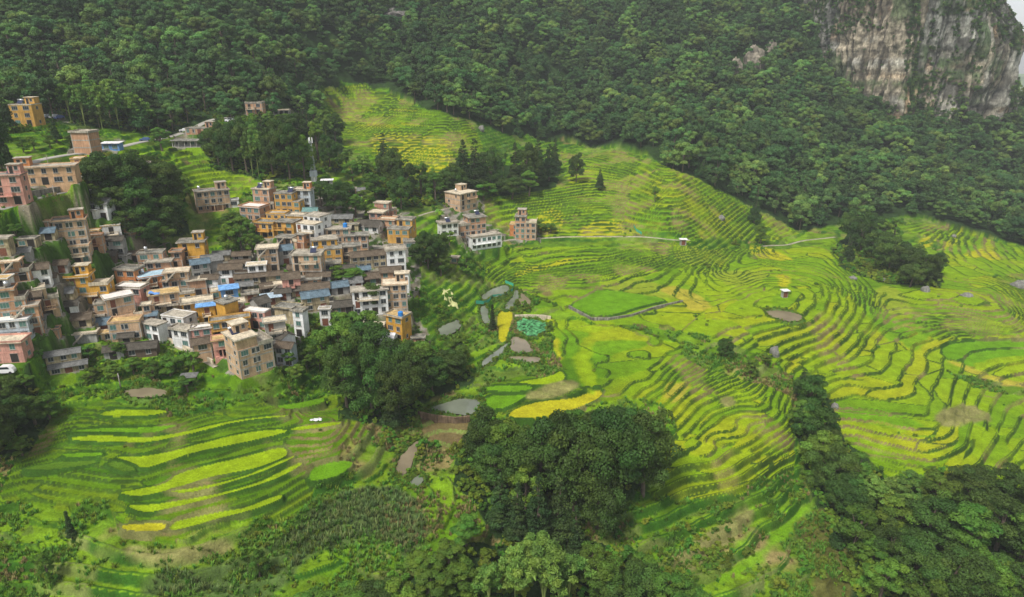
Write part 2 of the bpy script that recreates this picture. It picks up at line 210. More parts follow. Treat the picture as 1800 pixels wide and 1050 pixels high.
1160 -8 -7 -8 -8 -8 -7 -8 -7 -7 -6 -6 -6 -4 -3 -2 -2 -3 -3 -4 -7 -9 -10 -11 -13 -18 -22 -22 -25 -26 -28 -27 -20 -6 -3 -9 -28 -75 -91 -55 -27 -21 -29 -1 20 -1 -50 -60 -33 -17 -10 -9 -9 2 14 37 20 -42 -64 -70 -56 -36 -19 -5 -3 -5 -5 -1 0 -5 -12 -14 -13 -11 -14 -11 -7 -6 -8 -9 -11 -12 -12 -12 -10 -9 -9 -6 2 8 15 19 25 28 31 33 36 36 37 37 37 35 34 33 30 28 26 22 20 18 14 12 9 6 4 2 0 -2 -3 -5 -5 -7 -8 -8 -8
1190 -7 -8 -7 -7 -7 -7 -7 -6 -6 -6 -5 -4 -3 -2 -2 -3 -3 -5 -6 -8 -10 -11 -12 -16 -19 -22 -23 -25 -26 -26 -22 -15 -5 -8 -17 -40 -89 -94 -51 -19 -13 -21 7 15 -1 -46 -64 -41 -22 -13 -9 -9 2 13 32 25 -25 -55 -67 -66 -48 -27 -11 -5 -4 -3 -2 1 -3 -9 -16 -16 -12 -12 -14 -9 -4 -6 -6 -9 -10 -11 -12 -12 -11 -9 -8 -6 2 8 15 20 24 28 31 33 34 36 36 35 35 34 32 31 28 25 23 20 18 14 12 9 7 4 3 0 -1 -3 -4 -5 -6 -6 -7 -7
1222 -7 -6 -7 -7 -6 -6 -6 -5 -5 -5 -4 -3 -3 -2 -2 -4 -4 -6 -7 -10 -12 -12 -14 -17 -20 -21 -23 -25 -24 -23 -19 -11 -8 -13 -25 -53 -101 -97 -44 -9 1 -3 3 1 -6 -40 -65 -49 -29 -15 -9 -8 2 12 27 29 -14 -44 -60 -68 -59 -37 -19 -10 -6 -1 0 1 -1 -6 -13 -18 -17 -12 -14 -12 -6 -3 -4 -5 -9 -9 -12 -12 -12 -10 -9 -8 -6 2 8 15 20 24 28 30 32 34 34 35 34 33 32 30 28 25 23 20 17 14 12 9 7 4 2 1 -1 -3 -3 -4 -5 -6 -6 -6
1258 -7 -6 -6 -6 -6 -5 -5 -5 -4 -4 -3 -2 -3 -2 -4 -4 -5 -8 -9 -11 -13 -13 -16 -17 -19 -22 -22 -23 -23 -21 -15 -12 -11 -19 -32 -64 -113 -97 -36 -1 5 6 8 9 -10 -49 -68 -56 -36 -21 -11 -6 3 11 26 29 -5 -33 -49 -63 -66 -48 -26 -14 -10 -4 1 1 1 -4 -10 -17 -19 -16 -14 -15 -11 -3 -1 -3 -5 -7 -10 -11 -12 -12 -10 -9 -8 -5 1 9 15 19 24 27 30 31 33 33 32 33 31 29 27 25 22 20 17 13 12 8 7 4 2 0 -1 -2 -3 -4 -4 -5 -5 -5
1296 -6 -6 -6 -5 -5 -5 -4 -4 -4 -3 -2 -2 -3 -3 -4 -5 -7 -8 -11 -13 -15 -14 -15 -17 -19 -21 -22 -22 -20 -18 -15 -13 -16 -24 -40 -73 -123 -97 -28 6 9 10 14 17 -9 -56 -74 -63 -43 -27 -14 -6 4 13 23 28 2 -25 -39 -53 -63 -57 -37 -20 -12 -7 0 1 1 -2 -7 -15 -20 -19 -16 -14 -15 -8 -1 -1 -2 -5 -8 -9 -10 -12 -12 -10 -9 -9 -4 1 9 14 19 24 26 29 30 31 31 31 30 28 27 24 21 19 16 13 11 8 5 4 2 0 -2 -2 -3 -3 -4 -4 -4 -5
1337 -6 -5 -5 -5 -5 -4 -4 -3 -3 -2 -2 -2 -3 -4 -5 -6 -8 -11 -12 -15 -14 -14 -15 -18 -18 -21 -20 -21 -18 -17 -15 -15 -20 -30 -46 -81 -134 -96 -18 10 9 12 20 22 -9 -57 -77 -70 -51 -31 -18 -6 5 13 21 26 7 -17 -29 -44 -56 -58 -45 -27 -18 -12 -4 0 2 0 -5 -12 -17 -21 -20 -16 -16 -12 -5 0 0 -3 -5 -7 -9 -11 -12 -11 -10 -9 -8 -5 1 9 14 18 23 25 28 29 29 29 29 27 25 23 21 17 15 13 9 7 5 2 1 -1 -1 -3 -2 -4 -3 -4 -3 -4
1381 -6 -5 -5 -4 -4 -4 -3 -2 -3 -2 -2 -3 -3 -5 -5 -8 -9 -11 -14 -17 -14 -13 -15 -17 -19 -19 -19 -19 -18 -16 -17 -18 -24 -34 -51 -86 -143 -97 -7 10 8 15 24 21 -9 -52 -78 -76 -59 -38 -22 -6 5 14 20 26 11 -12 -23 -34 -47 -54 -49 -34 -22 -17 -9 -2 1 0 -3 -9 -16 -21 -21 -19 -17 -16 -11 -3 1 0 -3 -4 -7 -9 -10 -12 -11 -10 -9 -9 -5 2 8 13 18 22 24 26 28 27 26 26 24 21 20 16 14 11 8 5 3 2 0 -2 -2 -3 -3 -3 -3 -3 -3 -3
1427 -5 -5 -5 -4 -3 -3 -3 -2 -2 -2 -3 -3 -4 -5 -6 -9 -10 -13 -15 -16 -12 -14 -16 -17 -18 -19 -18 -18 -17 -17 -18 -21 -27 -38 -55 -87 -144 -101 -7 9 9 17 27 19 -10 -47 -76 -82 -65 -47 -26 -8 6 15 21 26 14 -8 -19 -26 -38 -47 -48 -39 -27 -21 -15 -6 -1 0 -2 -6 -13 -19 -23 -22 -19 -17 -14 -8 -2 1 0 -3 -5 -7 -9 -11 -11 -11 -10 -9 -9 -6 2 7 14 17 21 23 24 25 24 24 22 20 18 15 12 9 6 4 2 0 -2 -3 -3 -3 -4 -3 -2 -3 -2 -2
1476 -5 -5 -5 -4 -3 -2 -2 -2 -2 -2 -3 -4 -4 -6 -7 -10 -11 -13 -15 -15 -13 -14 -16 -17 -18 -17 -18 -17 -17 -19 -20 -23 -31 -40 -57 -84 -139 -103 -11 4 7 16 29 17 -11 -43 -73 -85 -72 -54 -34 -11 6 19 23 24 14 -4 -14 -19 -30 -39 -44 -40 -31 -24 -19 -11 -4 -2 -1 -5 -11 -17 -22 -23 -22 -21 -17 -13 -6 0 0 0 -3 -5 -7 -9 -10 -12 -11 -9 -10 -9 -6 1 8 12 17 19 21 22 22 22 20 18 16 13 10 7 5 2 -1 -2 -3 -5 -4 -4 -4 -3 -2 -2 -2 -1
1526 -4 -5 -5 -3 -3 -2 -2 -2 -2 -2 -3 -4 -5 -7 -7 -10 -12 -14 -15 -13 -14 -15 -16 -17 -17 -17 -17 -17 -18 -20 -22 -26 -33 -43 -56 -79 -121 -106 -30 -2 6 19 28 12 -12 -40 -70 -86 -77 -61 -40 -15 7 20 23 23 15 -2 -12 -13 -21 -33 -37 -38 -32 -27 -22 -17 -9 -4 -2 -3 -9 -14 -20 -24 -25 -22 -19 -17 -11 -5 0 0 -1 -4 -5 -7 -9 -11 -11 -10 -10 -10 -10 -5 0 7 12 15 18 19 19 19 18 16 13 11 8 5 3 -1 -2 -5 -5 -6 -6 -5 -5 -3 -1 -2 0 -1
1579 -5 -5 -4 -4 -2 -2 -2 -1 -2 -3 -3 -4 -6 -6 -9 -10 -12 -14 -14 -13 -15 -15 -17 -16 -17 -17 -17 -18 -19 -21 -24 -28 -35 -43 -56 -72 -101 -104 -49 -10 5 17 23 7 -13 -37 -66 -86 -82 -67 -46 -18 6 18 24 24 18 2 -10 -11 -18 -25 -32 -34 -31 -27 -24 -20 -14 -7 -4 -4 -6 -12 -19 -23 -25 -25 -23 -20 -15 -8 -3 -1 -1 -2 -4 -6 -7 -10 -10 -11 -11 -10 -11 -9 -6 1 6 10 14 15 17 16 15 14 11 9 5 3 0 -3 -5 -7 -8 -9 -7 -6 -5 -3 -1 -1 1 0
1632 -4 -5 -5 -3 -2 -1 -2 -2 -2 -2 -4 -4 -5 -7 -9 -10 -12 -14 -14 -14 -15 -16 -16 -17 -17 -17 -17 -19 -20 -22 -26 -30 -35 -45 -54 -65 -83 -99 -62 -21 1 15 16 3 -14 -36 -61 -84 -86 -73 -54 -25 4 21 26 24 18 5 -6 -8 -14 -21 -28 -29 -28 -25 -24 -23 -18 -12 -7 -5 -5 -9 -17 -22 -24 -26 -25 -23 -20 -13 -8 -3 -1 -2 -2 -5 -7 -7 -10 -10 -11 -11 -10 -11 -10 -6 0 5 9 12 13 13 13 11 9 6 3 0 -3 -5 -9 -9 -11 -11 -10 -7 -5 -3 0 0 2 1
1686 -4 -4 -5 -3 -1 -1 -2 -1 -3 -2 -3 -5 -5 -7 -8 -11 -12 -13 -15 -15 -16 -16 -17 -16 -17 -18 -18 -19 -21 -24 -26 -32 -37 -44 -52 -61 -69 -89 -70 -30 -5 8 9 -1 -16 -34 -56 -80 -88 -78 -60 -31 1 20 26 23 19 10 -3 -7 -11 -18 -23 -26 -25 -23 -21 -24 -21 -15 -10 -7 -6 -8 -14 -20 -23 -26 -26 -25 -24 -18 -11 -6 -4 -2 -3 -4 -6 -7 -8 -10 -11 -11 -11 -10 -11 -10 -7 0 4 7 10 10 9 8 7 3 1 -3 -5 -9 -11 -13 -14 -13 -12 -9 -5 -2 0 2 2 3
1737 -1 -2 -4 -2 -1 -1 -2 -2 -2 -2 -4 -4 -5 -6 -9 -10 -12 -14 -15 -16 -17 -16 -17 -18 -17 -18 -18 -20 -23 -24 -28 -33 -37 -44 -51 -57 -64 -77 -70 -37 -12 1 2 -5 -18 -33 -52 -75 -87 -83 -65 -36 -3 16 24 26 21 13 1 -5 -10 -16 -21 -23 -24 -21 -18 -22 -21 -18 -13 -9 -8 -9 -11 -17 -21 -25 -26 -26 -25 -23 -18 -11 -6 -5 -3 -4 -5 -6 -8 -8 -10 -11 -12 -11 -11 -11 -11 -7 0 2 6 6 7 5 4 1 -2 -5 -9 -11 -14 -17 -17 -16 -15 -10 -6 -1 2 3 4 4
1782 3 3 0 -1 -1 0 -2 -1 -1 -3 -3 -4 -5 -6 -9 -11 -13 -15 -16 -17 -17 -17 -17 -18 -17 -19 -19 -21 -23 -26 -29 -33 -39 -43 -49 -55 -61 -69 -65 -42 -20 -6 -4 -10 -19 -32 -48 -69 -85 -84 -70 -43 -10 14 24 25 21 15 7 -2 -9 -15 -18 -22 -22 -21 -18 -18 -20 -18 -14 -12 -9 -9 -11 -14 -19 -23 -25 -26 -26 -25 -22 -16 -11 -7 -6 -6 -5 -6 -8 -8 -10 -10 -11 -11 -11 -12 -11 -11 -7 -2 1 2 4 2 1 -2 -4 -8 -11 -14 -17 -19 -20 -20 -18 -12 -5 1 3 5 5 5
1816 5 5 3 1 1 1 0 0 0 0 -1 -2 -3 -5 -7 -10 -14 -16 -18 -17 -18 -17 -18 -18 -18 -19 -20 -22 -25 -26 -30 -34 -38 -44 -48 -53 -58 -64 -60 -45 -26 -13 -9 -14 -21 -32 -44 -62 -81 -85 -73 -48 -15 8 21 24 23 19 11 1 -8 -15 -18 -21 -22 -20 -18 -16 -18 -17 -14 -12 -10 -10 -11 -13 -17 -21 -23 -24 -26 -26 -24 -21 -17 -12 -9 -8 -6 -7 -7 -8 -9 -10 -11 -12 -11 -12 -12 -12 -11 -7 -4 -1 0 0 -2 -4 -7 -10 -13 -16 -19 -22 -23 -23 -21 -15 -4 3 5 6 6 5
1838 6 6 4 4 3 2 2 2 1 2 0 0 -1 -2 -5 -7 -9 -13 -16 -18 -18 -19 -18 -18 -19 -20 -21 -23 -25 -27 -31 -34 -39 -43 -47 -52 -56 -60 -58 -45 -31 -19 -15 -17 -23 -31 -41 -56 -76 -82 -75 -53 -22 3 18 23 22 20 15 7 -7 -15 -18 -20 -21 -21 -18 -16 -16 -15 -13 -12 -11 -10 -10 -13 -15 -19 -21 -23 -24 -25 -24 -24 -21 -18 -13 -11 -10 -8 -9 -8 -9 -11 -10 -11 -12 -12 -12 -12 -12 -12 -8 -5 -4 -3 -4 -6 -9 -12 -15 -18 -21 -23 -25 -25 -23 -19 -1 4 6 6 6 6
1848 7 6 6 5 4 4 4 3 3 3 3 2 1 0 -2 -4 -5 -9 -10 -13 -16 -17 -20 -19 -20 -20 -22 -24 -25 -29 -31 -35 -39 -42 -47 -51 -54 -58 -55 -46 -33 -25 -19 -21 -25 -31 -39 -50 -70 -78 -74 -57 -28 -3 13 21 22 22 18 11 -5 -15 -19 -20 -21 -21 -19 -16 -14 -13 -12 -11 -10 -10 -10 -12 -14 -17 -20 -21 -22 -23 -24 -24 -23 -23 -19 -16 -13 -11 -10 -9 -10 -10 -12 -11 -12 -12 -12 -13 -12 -12 -12 -10 -7 -6 -6 -9 -11 -13 -16 -20 -21 -24 -24 -25 -22 -16 -4 2 4 6 5 5
1848 7 7 7 6 5 5 6 5 4 5 5 3 4 2 1 -1 -2 -4 -6 -8 -10 -12 -15 -18 -21 -21 -23 -25 -26 -29 -32 -35 -39 -43 -46 -50 -53 -55 -53 -47 -36 -29 -24 -24 -27 -32 -37 -47 -61 -73 -72 -58 -34 -9 9 18 21 21 20 13 -2 -13 -19 -20 -21 -21 -20 -17 -14 -12 -10 -9 -9 -9 -10 -11 -13 -16 -17 -20 -21 -21 -22 -23 -23 -24 -24 -22 -17 -15 -13 -12 -11 -11 -12 -11 -12 -12 -13 -13 -13 -13 -13 -12 -10 -9 -9 -10 -13 -15 -17 -20 -21 -23 -24 -23 -19 -15 -6 -1 2 4 4 4
1838 7 8 7 8 6 7 6 7 6 6 7 5 6 4 4 3 1 0 -2 -3 -5 -7 -10 -12 -16 -20 -24 -26 -27 -30 -32 -35 -39 -43 -46 -49 -52 -54 -52 -47 -39 -31 -28 -27 -29 -33 -37 -44 -55 -66 -67 -58 -37 -15 3 14 19 21 18 13 2 -10 -17 -19 -21 -22 -20 -18 -15 -11 -8 -7 -8 -8 -9 -10 -12 -14 -17 -18 -20 -20 -21 -21 -21 -23 -27 -25 -23 -20 -16 -15 -13 -13 -12 -13 -13 -12 -13 -13 -14 -13 -13 -14 -12 -11 -12 -12 -14 -15 -18 -20 -21 -22 -22 -21 -17 -14 -7 -3 0 1 2 2
1820 8 8 8 8 8 8 8 7 8 8 8 7 7 7 7 5 5 3 3 1 -1 -2 -4 -7 -11 -14 -19 -24 -29 -30 -33 -36 -39 -42 -46 -49 -51 -52 -52 -47 -40 -35 -31 -30 -31 -33 -37 -42 -51 -59 -62 -55 -40 -19 -2 10 16 18 18 12 4 -7 -14 -19 -20 -21 -21 -20 -16 -11 -7 -5 -5 -7 -8 -9 -11 -13 -15 -18 -18 -19 -20 -21 -20 -21 -25 -28 -26 -23 -22 -17 -18 -15 -14 -14 -13 -13 -14 -13 -14 -14 -14 -14 -13 -13 -13 -13 -16 -16 -18 -20 -20 -21 -20 -18 -16 -13 -8 -5 -2 0 0 0
1794 9 9 9 9 9 8 9 9 9 10 9 9 9 9 9 8 8 7 6 5 4 2 1 -2 -5 -8 -13 -18 -24 -31 -34 -37 -39 -42 -45 -49 -50 -52 -50 -47 -43 -37 -34 -32 -33 -34 -38 -41 -46 -53 -56 -53 -39 -23 -7 5 13 17 15 11 5 -4 -12 -16 -19 -21 -21 -20 -18 -13 -6 -3 -3 -5 -7 -8 -10 -12 -14 -16 -17 -19 -19 -20 -20 -21 -23 -26 -27 -25 -35 -12 -22 -19 -16 -15 -15 -15 -14 -14 -14 -14 -14 -15 -14 -14 -14 -15 -16 -17 -18 -19 -19 -20 -18 -17 -15 -11 -9 -6 -3 -3 -1 -2
1764 9 10 9 10 9 10 10 10 10 11 11 10 11 12 10 11 11 10 9 9 8 7 5 3 0 -2 -7 -12 -17 -25 -33 -37 -39 -43 -45 -48 -50 -51 -50 -47 -44 -39 -36 -35 -34 -36 -38 -40 -43 -49 -50 -49 -38 -26 -10 1 9 14 13 10 5 -2 -9 -14 -18 -19 -21 -21 -19 -16 -6 -1 -1 -2 -6 -7 -8 -11 -13 -15 -17 -18 -19 -19 -20 -21 -22 -24 -27 -35 -79 25 -15 -22 -19 -17 -17 -15 -16 -15 -15 -15 -14 -15 -15 -15 -14 -15 -16 -18 -19 -18 -18 -18 -17 -16 -13 -11 -9 -6 -6 -4 -3 -3
1728 10 10 11 10 10 11 10 12 11 12 12 12 13 13 13 13 13 13 12 13 11 11 9 8 5 3 -1 -5 -11 -17 -25 -34 -41 -43 -45 -47 -50 -50 -50 -47 -45 -41 -38 -37 -36 -37 -39 -39 -41 -44 -47 -44 -37 -27 -13 -2 6 10 11 9 5 -1 -7 -12 -15 -19 -19 -20 -19 -17 -9 -1 0 0 -4 -6 -8 -9 -12 -14 -16 -17 -18 -20 -20 -20 -22 -22 -25 -25 -36 -17 -27 -27 -25 -21 -19 -17 -17 -16 -16 -15 -15 -16 -16 -15 -15 -14 -16 -19 -18 -18 -18 -17 -15 -14 -13 -10 -9 -8 -6 -5 -5 -5
1690 10 11 10 11 11 11 12 12 12 13 14 13 14 15 15 15 15 16 15 16 15 14 13 12 10 8 5 1 -5 -10 -17 -26 -36 -43 -46 -47 -49 -50 -49 -48 -45 -43 -40 -38 -38 -38 -40 -39 -39 -41 -42 -41 -35 -27 -15 -5 2 7 9 8 4 0 -5 -10 -14 -16 -17 -19 -19 -17 -11 -3 1 0 -2 -4 -7 -8 -11 -13 -15 -16 -18 -19 -20 -21 -21 -22 -28 -31 -34 -25 -16 -17 -27 -26 -25 -22 -19 -18 -17 -17 -16 -16 -16 -15 -13 -18 -11 -20 -20 -18 -18 -16 -14 -13 -12 -10 -9 -8 -7 -7 -6 -7
1648 11 11 11 11 12 12 12 13 13 14 15 14 16 16 17 17 17 18 18 18 18 18 17 16 14 13 9 7 2 -3 -10 -18 -26 -38 -46 -48 -49 -49 -49 -48 -46 -44 -41 -40 -39 -39 -41 -39 -38 -38 -39 -37 -34 -26 -16 -8 0 4 7 6 4 0 -4 -8 -12 -14 -16 -17 -17 -16 -12 -5 0 0 -1 -3 -6 -7 -10 -12 -14 -16 -17 -19 -19 -21 -21 -26 -39 -55 -67 -66 -35 40 22 -2 -20 -26 -22 -23 -22 -19 -17 -17 -16 -14 -14 -52 21 -18 -21 -19 -17 -16 -13 -13 -10 -10 -9 -9 -8 -8 -8 -8
1604 12 11 12 12 12 12 13 14 14 14 16 16 16 18 18 18 20 20 20 21 20 21 20 20 18 17 15 11 8 4 -3 -9 -18 -29 -39 -48 -49 -50 -49 -48 -46 -44 -43 -41 -40 -40 -41 -40 -37 -36 -36 -35 -32 -25 -17 -9 -3 2 4 4 4 0 -3 -7 -9 -12 -15 -15 -15 -15 -12 -6 -2 0 -1 -2 -5 -6 -9 -12 -13 -15 -16 -18 -20 -20 -21 -26 -51 -81 -109 -127 -108 74 67 38 15 0 3 -13 -27 -24 -20 -20 -18 -16 -37 -182 138 12 -17 -18 -17 -15 -13 -11 -10 -10 -9 -10 -9 -10 -9 -10
1559 12 12 12 12 13 13 13 15 14 16 16 17 17 19 19 20 21 22 22 23 23 23 24 23 22 20 19 17 13 9 5 -2 -10 -19 -29 -42 -49 -50 -48 -48 -47 -45 -43 -42 -41 -41 -41 -40 -37 -35 -34 -32 -30 -24 -18 -11 -4 -1 3 3 2 0 -2 -5 -8 -11 -12 -14 -14 -13 -11 -7 -3 -1 0 -2 -4 -6 -9 -10 -12 -15 -16 -17 -19 -20 -21 -23 -52 -92 -125 -137 -105 3 25 14 -2 1 53 48 15 -5 -14 -22 -22 -16 -17 -59 24 -20 -21 -18 -17 -15 -13 -10 -10 -9 -10 -11 -11 -11 -11 -11
1514 12 12 13 12 13 14 14 14 15 16 17 18 18 20 20 21 23 23 24 25 25 26 26 25 26 24 23 21 18 15 10 5 -2 -10 -19 -31 -42 -50 -50 -48 -47 -45 -44 -42 -42 -41 -41 -40 -36 -35 -32 -31 -28 -23 -18 -12 -7 -2 1 1 2 0 -2 -5 -6 -9 -10 -12 -12 -12 -10 -7 -4 -1 -1 -2 -4 -5 -8 -10 -11 -14 -16 -17 -18 -20 -20 -20 -40 -88 -125 -137 -116 -62 -38 -37 -44 -32 88 88 60 35 18 1 -9 -13 -15 -26 -14 -23 -20 -18 -17 -16 -12 -10 -9 -11 -11 -13 -12 -13 -13 -13
1468 13 12 13 13 13 14 14 15 16 16 17 19 19 20 21 23 23 25 25 26 28 27 28 29 28 27 27 25 22 20 16 11 5 -1 -11 -20 -31 -43 -49 -49 -47 -46 -44 -43 -42 -42 -40 -39 -37 -34 -31 -30 -27 -22 -18 -13 -7 -4 -1 1 0 0 -2 -4 -5 -8 -9 -10 -10 -10 -9 -7 -4 -2 -1 -2 -3 -6 -8 -9 -11 -13 -15 -16 -19 -19 -21 -19 -26 -70 -115 -138 -136 -112 -94 -81 -66 -25 57 83 75 59 43 25 13 7 0 -10 -14 -18 -20 -19 -19 -17 -14 -9 -11 -13 -13 -14 -15 -15 -15 -15
1423 12 13 13 13 14 14 14 15 16 17 18 19 20 20 23 23 24 26 26 28 29 29 30 30 31 30 30 28 27 24 21 17 11 6 -2 -10 -20 -31 -43 -49 -48 -46 -44 -44 -42 -41 -40 -39 -37 -33 -31 -29 -25 -22 -18 -13 -9 -5 -2 -1 0 -1 -2 -3 -4 -7 -7 -9 -9 -8 -8 -7 -4 -2 -1 -2 -3 -6 -7 -9 -11 -12 -14 -17 -17 -20 -20 -20 -18 -46 -100 -137 -155 -153 -140 -120 -86 -35 29 65 74 69 58 45 33 25 16 7 1 -5 -11 -15 -17 -18 -16 -12 -14 -15 -17 -16 -17 -17 -17 -16
1378 13 12 14 13 14 14 15 15 16 17 19 19 20 21 23 24 25 26 28 28 30 31 32 32 33 32 32 32 30 28 25 22 18 12 6 -1 -10 -20 -30 -43 -48 -47 -44 -44 -42 -41 -41 -38 -36 -33 -30 -28 -25 -22 -17 -13 -10 -6 -3 -2 -1 -2 -1 -3 -4 -5 -6 -8 -8 -7 -7 -6 -4 -2 -2 -1 -3 -6 -8 -8 -10 -12 -14 -15 -18 -18 -21 -21 -18 -26 -76 -132 -171 -188 -183 -157 -110 -53 7 47 67 71 66 58 50 41 32 22 15 7 0 -5 -9 -12 -15 -15 -18 -19 -19 -19 -19 -19 -18 -19
1334 13 13 13 13 14 15 14 16 16 18 18 19 21 22 23 24 25 27 29 29 31 32 33 34 34 34 35 34 33 31 30 26 23 18 13 7 -1 -9 -19 -30 -41 -46 -46 -44 -42 -41 -40 -38 -36 -32 -30 -28 -24 -21 -17 -14 -10 -7 -4 -3 -2 -2 -1 -3 -3 -5 -5 -6 -7 -7 -6 -5 -4 -3 -1 -2 -3 -6 -7 -8 -10 -11 -13 -15 -17 -18 -20 -21 -20 -18 -48 -121 -183 -221 -225 -195 -136 -70 -9 34 58 68 70 65 61 54 45 37 27 19 10 3 -2 -7 -12 -14 -19 -20 -21 -20 -21 -20 -20 -20
1291 13 13 13 14 14 14 15 16 16 18 18 19 21 22 23 25 26 27 29 30 31 33 34 35 36 36 36 36 36 34 33 30 28 23 19 14 7 0 -8 -18 -28 -39 -45 -45 -42 -41 -39 -38 -35 -32 -30 -27 -24 -20 -18 -14 -10 -7 -6 -3 -2 -2 -2 -3 -3 -4 -4 -6 -6 -5 -6 -5 -4 -3 -2 -2 -3 -5 -6 -9 -9 -11 -12 -14 -16 -18 -20 -20 -21 -18 -26 -97 -190 -253 -272 -235 -160 -81 -17 26 50 63 67 68 67 63 56 48 38 28 19 10 4 -3 -9 -13 -17 -20 -21 -21 -22 -21 -22 -21
1249 13 13 14 13 14 15 15 15 17 17 18 20 21 22 23 24 27 27 29 31 32 33 35 36 36 38 37 38 38 37 35 34 31 29 24 20 14 8 1 -7 -16 -26 -36 -43 -44 -41 -39 -37 -34 -32 -30 -26 -24 -20 -17 -14 -11 -8 -6 -4 -3 -2 -2 -2 -3 -4 -4 -5 -5 -5 -5 -4 -4 -3 -3 -2 -4 -4 -6 -8 -9 -11 -12 -13 -16 -17 -18 -20 -22 -19 -17 -63 -184 -284 -322 -282 -174 -81 -17 21 43 54 60 64 69 69 63 55 45 34 25 16 8 0 -5 -12 -15 -19 -21 -22 -22 -22 -23 -23
1209 13 13 13 14 14 14 15 16 16 17 19 19 21 22 23 24 27 27 29 31 32 34 35 36 38 38 39 39 40 38 38 37 35 32 29 25 20 15 9 3 -6 -14 -23 -32 -41 -41 -40 -36 -35 -31 -29 -26 -24 -20 -17 -14 -11 -8 -6 -5 -3 -3 -2 -2 -3 -3 -4 -4 -5 -4 -5 -4 -4 -3 -3 -3 -4 -4 -6 -7 -9 -10 -12 -13 -15 -16 -18 -19 -21 -21 -15 -30 -157 -304 -373 -337 -170 -69 -15 16 32 41 47 53 68 70 65 58 48 38 28 19 10 2 -4 -10 -14 -18 -21 -22 -23 -23 -24 -24
1170 13 13 13 14 14 14 15 15 16 18 18 19 20 22 23 25 26 27 29 31 32 34 35 37 38 39 40 40 40 41 40 39 37 35 33 30 26 21 16 10 4 -4 -11 -20 -28 -36 -40 -37 -34 -31 -29 -26 -23 -19 -17 -15 -11 -9 -6 -5 -4 -2 -3 -2 -3 -3 -3 -4 -4 -5 -4 -4 -4 -3 -3 -4 -3 -5 -5 -7 -9 -10 -11 -12 -15 -15 -18 -18 -21 -21 -17 -15 -100 -291 -403 -396 -142 -61 -22 1 15 23 28 36 62 66 62 55 46 37 28 19 10 3 -3 -10 -14 -18 -20 -23 -23 -25 -25 -25
1133 13 13 13 13 14 14 14 16 16 17 18 19 20 21 23 24 26 27 29 31 32 34 35 37 38 39 40 41 42 41 42 40 40 38 36 34 30 27 22 17 11 6 -2 -8 -16 -23 -31 -36 -35 -31 -29 -25 -23 -20 -16 -15 -11 -9 -7 -5 -4 -3 -2 -3 -2 -3 -3 -4 -4 -4 -4 -4 -4 -3 -4 -3 -4 -5 -5 -7 -8 -10 -10 -13 -13 -16 -16 -18 -20 -21 -20 -11 -40 -215 -351 -346 -197 -107 -58 -29 -11 1 11 23 42 51 50 46 40 32 24 17 8 2 -5 -10 -15 -18 -22 -23 -24 -26 -27 -26
1097 13 13 12 14 13 14 14 16 15 17 18 18 20 21 23 24 25 27 29 30 32 33 35 37 38 39 41 41 42 43 42 42 42 40 39 36 34 31 27 23 18 13 8 1 -5 -12 -18 -25 -30 -31 -29 -26 -23 -19 -17 -14 -11 -9 -7 -6 -4 -3 -3 -2 -3 -3 -3 -3 -4 -4 -4 -3 -4 -4 -4 -3 -4 -5 -6 -6 -8 -9 -11 -12 -13 -15 -16 -17 -19 -21 -21 -15 -12 -113 -266 -291 -220 -150 -99 -65 -42 -24 -10 5 21 31 34 33 29 24 17 11 4 -1 -8 -12 -16 -20 -23 -24 -26 -27 -28 -29
1062 13 13 12 13 14 13 15 14 16 16 18 18 19 21 22 23 25 27 28 30 31 34 34 37 37 40 40 42 42 43 43 43 43 42 41 39 37 34 32 28 23 20 14 10 3 -1 -8 -13 -17 -23 -25 -27 -22 -20 -17 -14 -12 -9 -7 -6 -4 -3 -3 -2 -3 -3 -3 -3 -4 -4 -3 -4 -4 -4 -4 -4 -4 -5 -6 -6 -8 -9 -10 -11 -13 -14 -16 -17 -18 -20 -22 -19 -12 -38 -169 -233 -214 -172 -130 -96 -71 -49 -32 -16 -1 9 15 17 15 13 8 3 -1 -7 -12 -15 -19 -22 -25 -26 -28 -29 -30 -30
1029 13 12 13 12 14 13 14 14 16 16 16 18 19 21 21 23 24 26 28 29 31 33 34 36 38 38 41 41 42 44 43 44 44 43 42 41 40 37 35 32 28 25 20 17 11 6 2 -3 -8 -12 -14 -18 -19 -19 -18 -14 -12 -10 -7 -6 -4 -3 -3 -3 -2 -3 -3 -4 -3 -4 -4 -4 -4 -4 -4 -4 -4 -5 -6 -7 -7 -9 -10 -11 -12 -14 -15 -17 -17 -20 -20 -22 -15 -14 -85 -171 -189 -173 -145 -118 -94 -72 -54 -37 -23 -12 -4 -1 0 0 -3 -6 -10 -13 -17 -20 -23 -25 -28 -28 -30 -31 -32 -32
997 12 13 12 13 12 14 13 14 15 16 16 18 18 20 21 22 24 25 27 29 30 32 34 35 37 39 40 41 42 43 44 44 44 44 44 42 42 39 38 35 32 29 26 21 18 13 9 5 1 -3 -6 -9 -10 -11 -13 -12 -9 -9 -8 -6 -5 -4 -3 -2 -3 -3 -3 -3 -4 -4 -4 -4 -4 -5 -4 -4 -5 -5 -6 -6 -8 -8 -10 -11 -12 -13 -15 -16 -17 -19 -20 -21 -21 -15 -35 -111 -152 -159 -147 -129 -110 -90 -73 -57 -44 -32 -23 -19 -15 -15 -15 -16 -19 -21 -24 -25 -28 -29 -31 -32 -33 -33 -34 -34
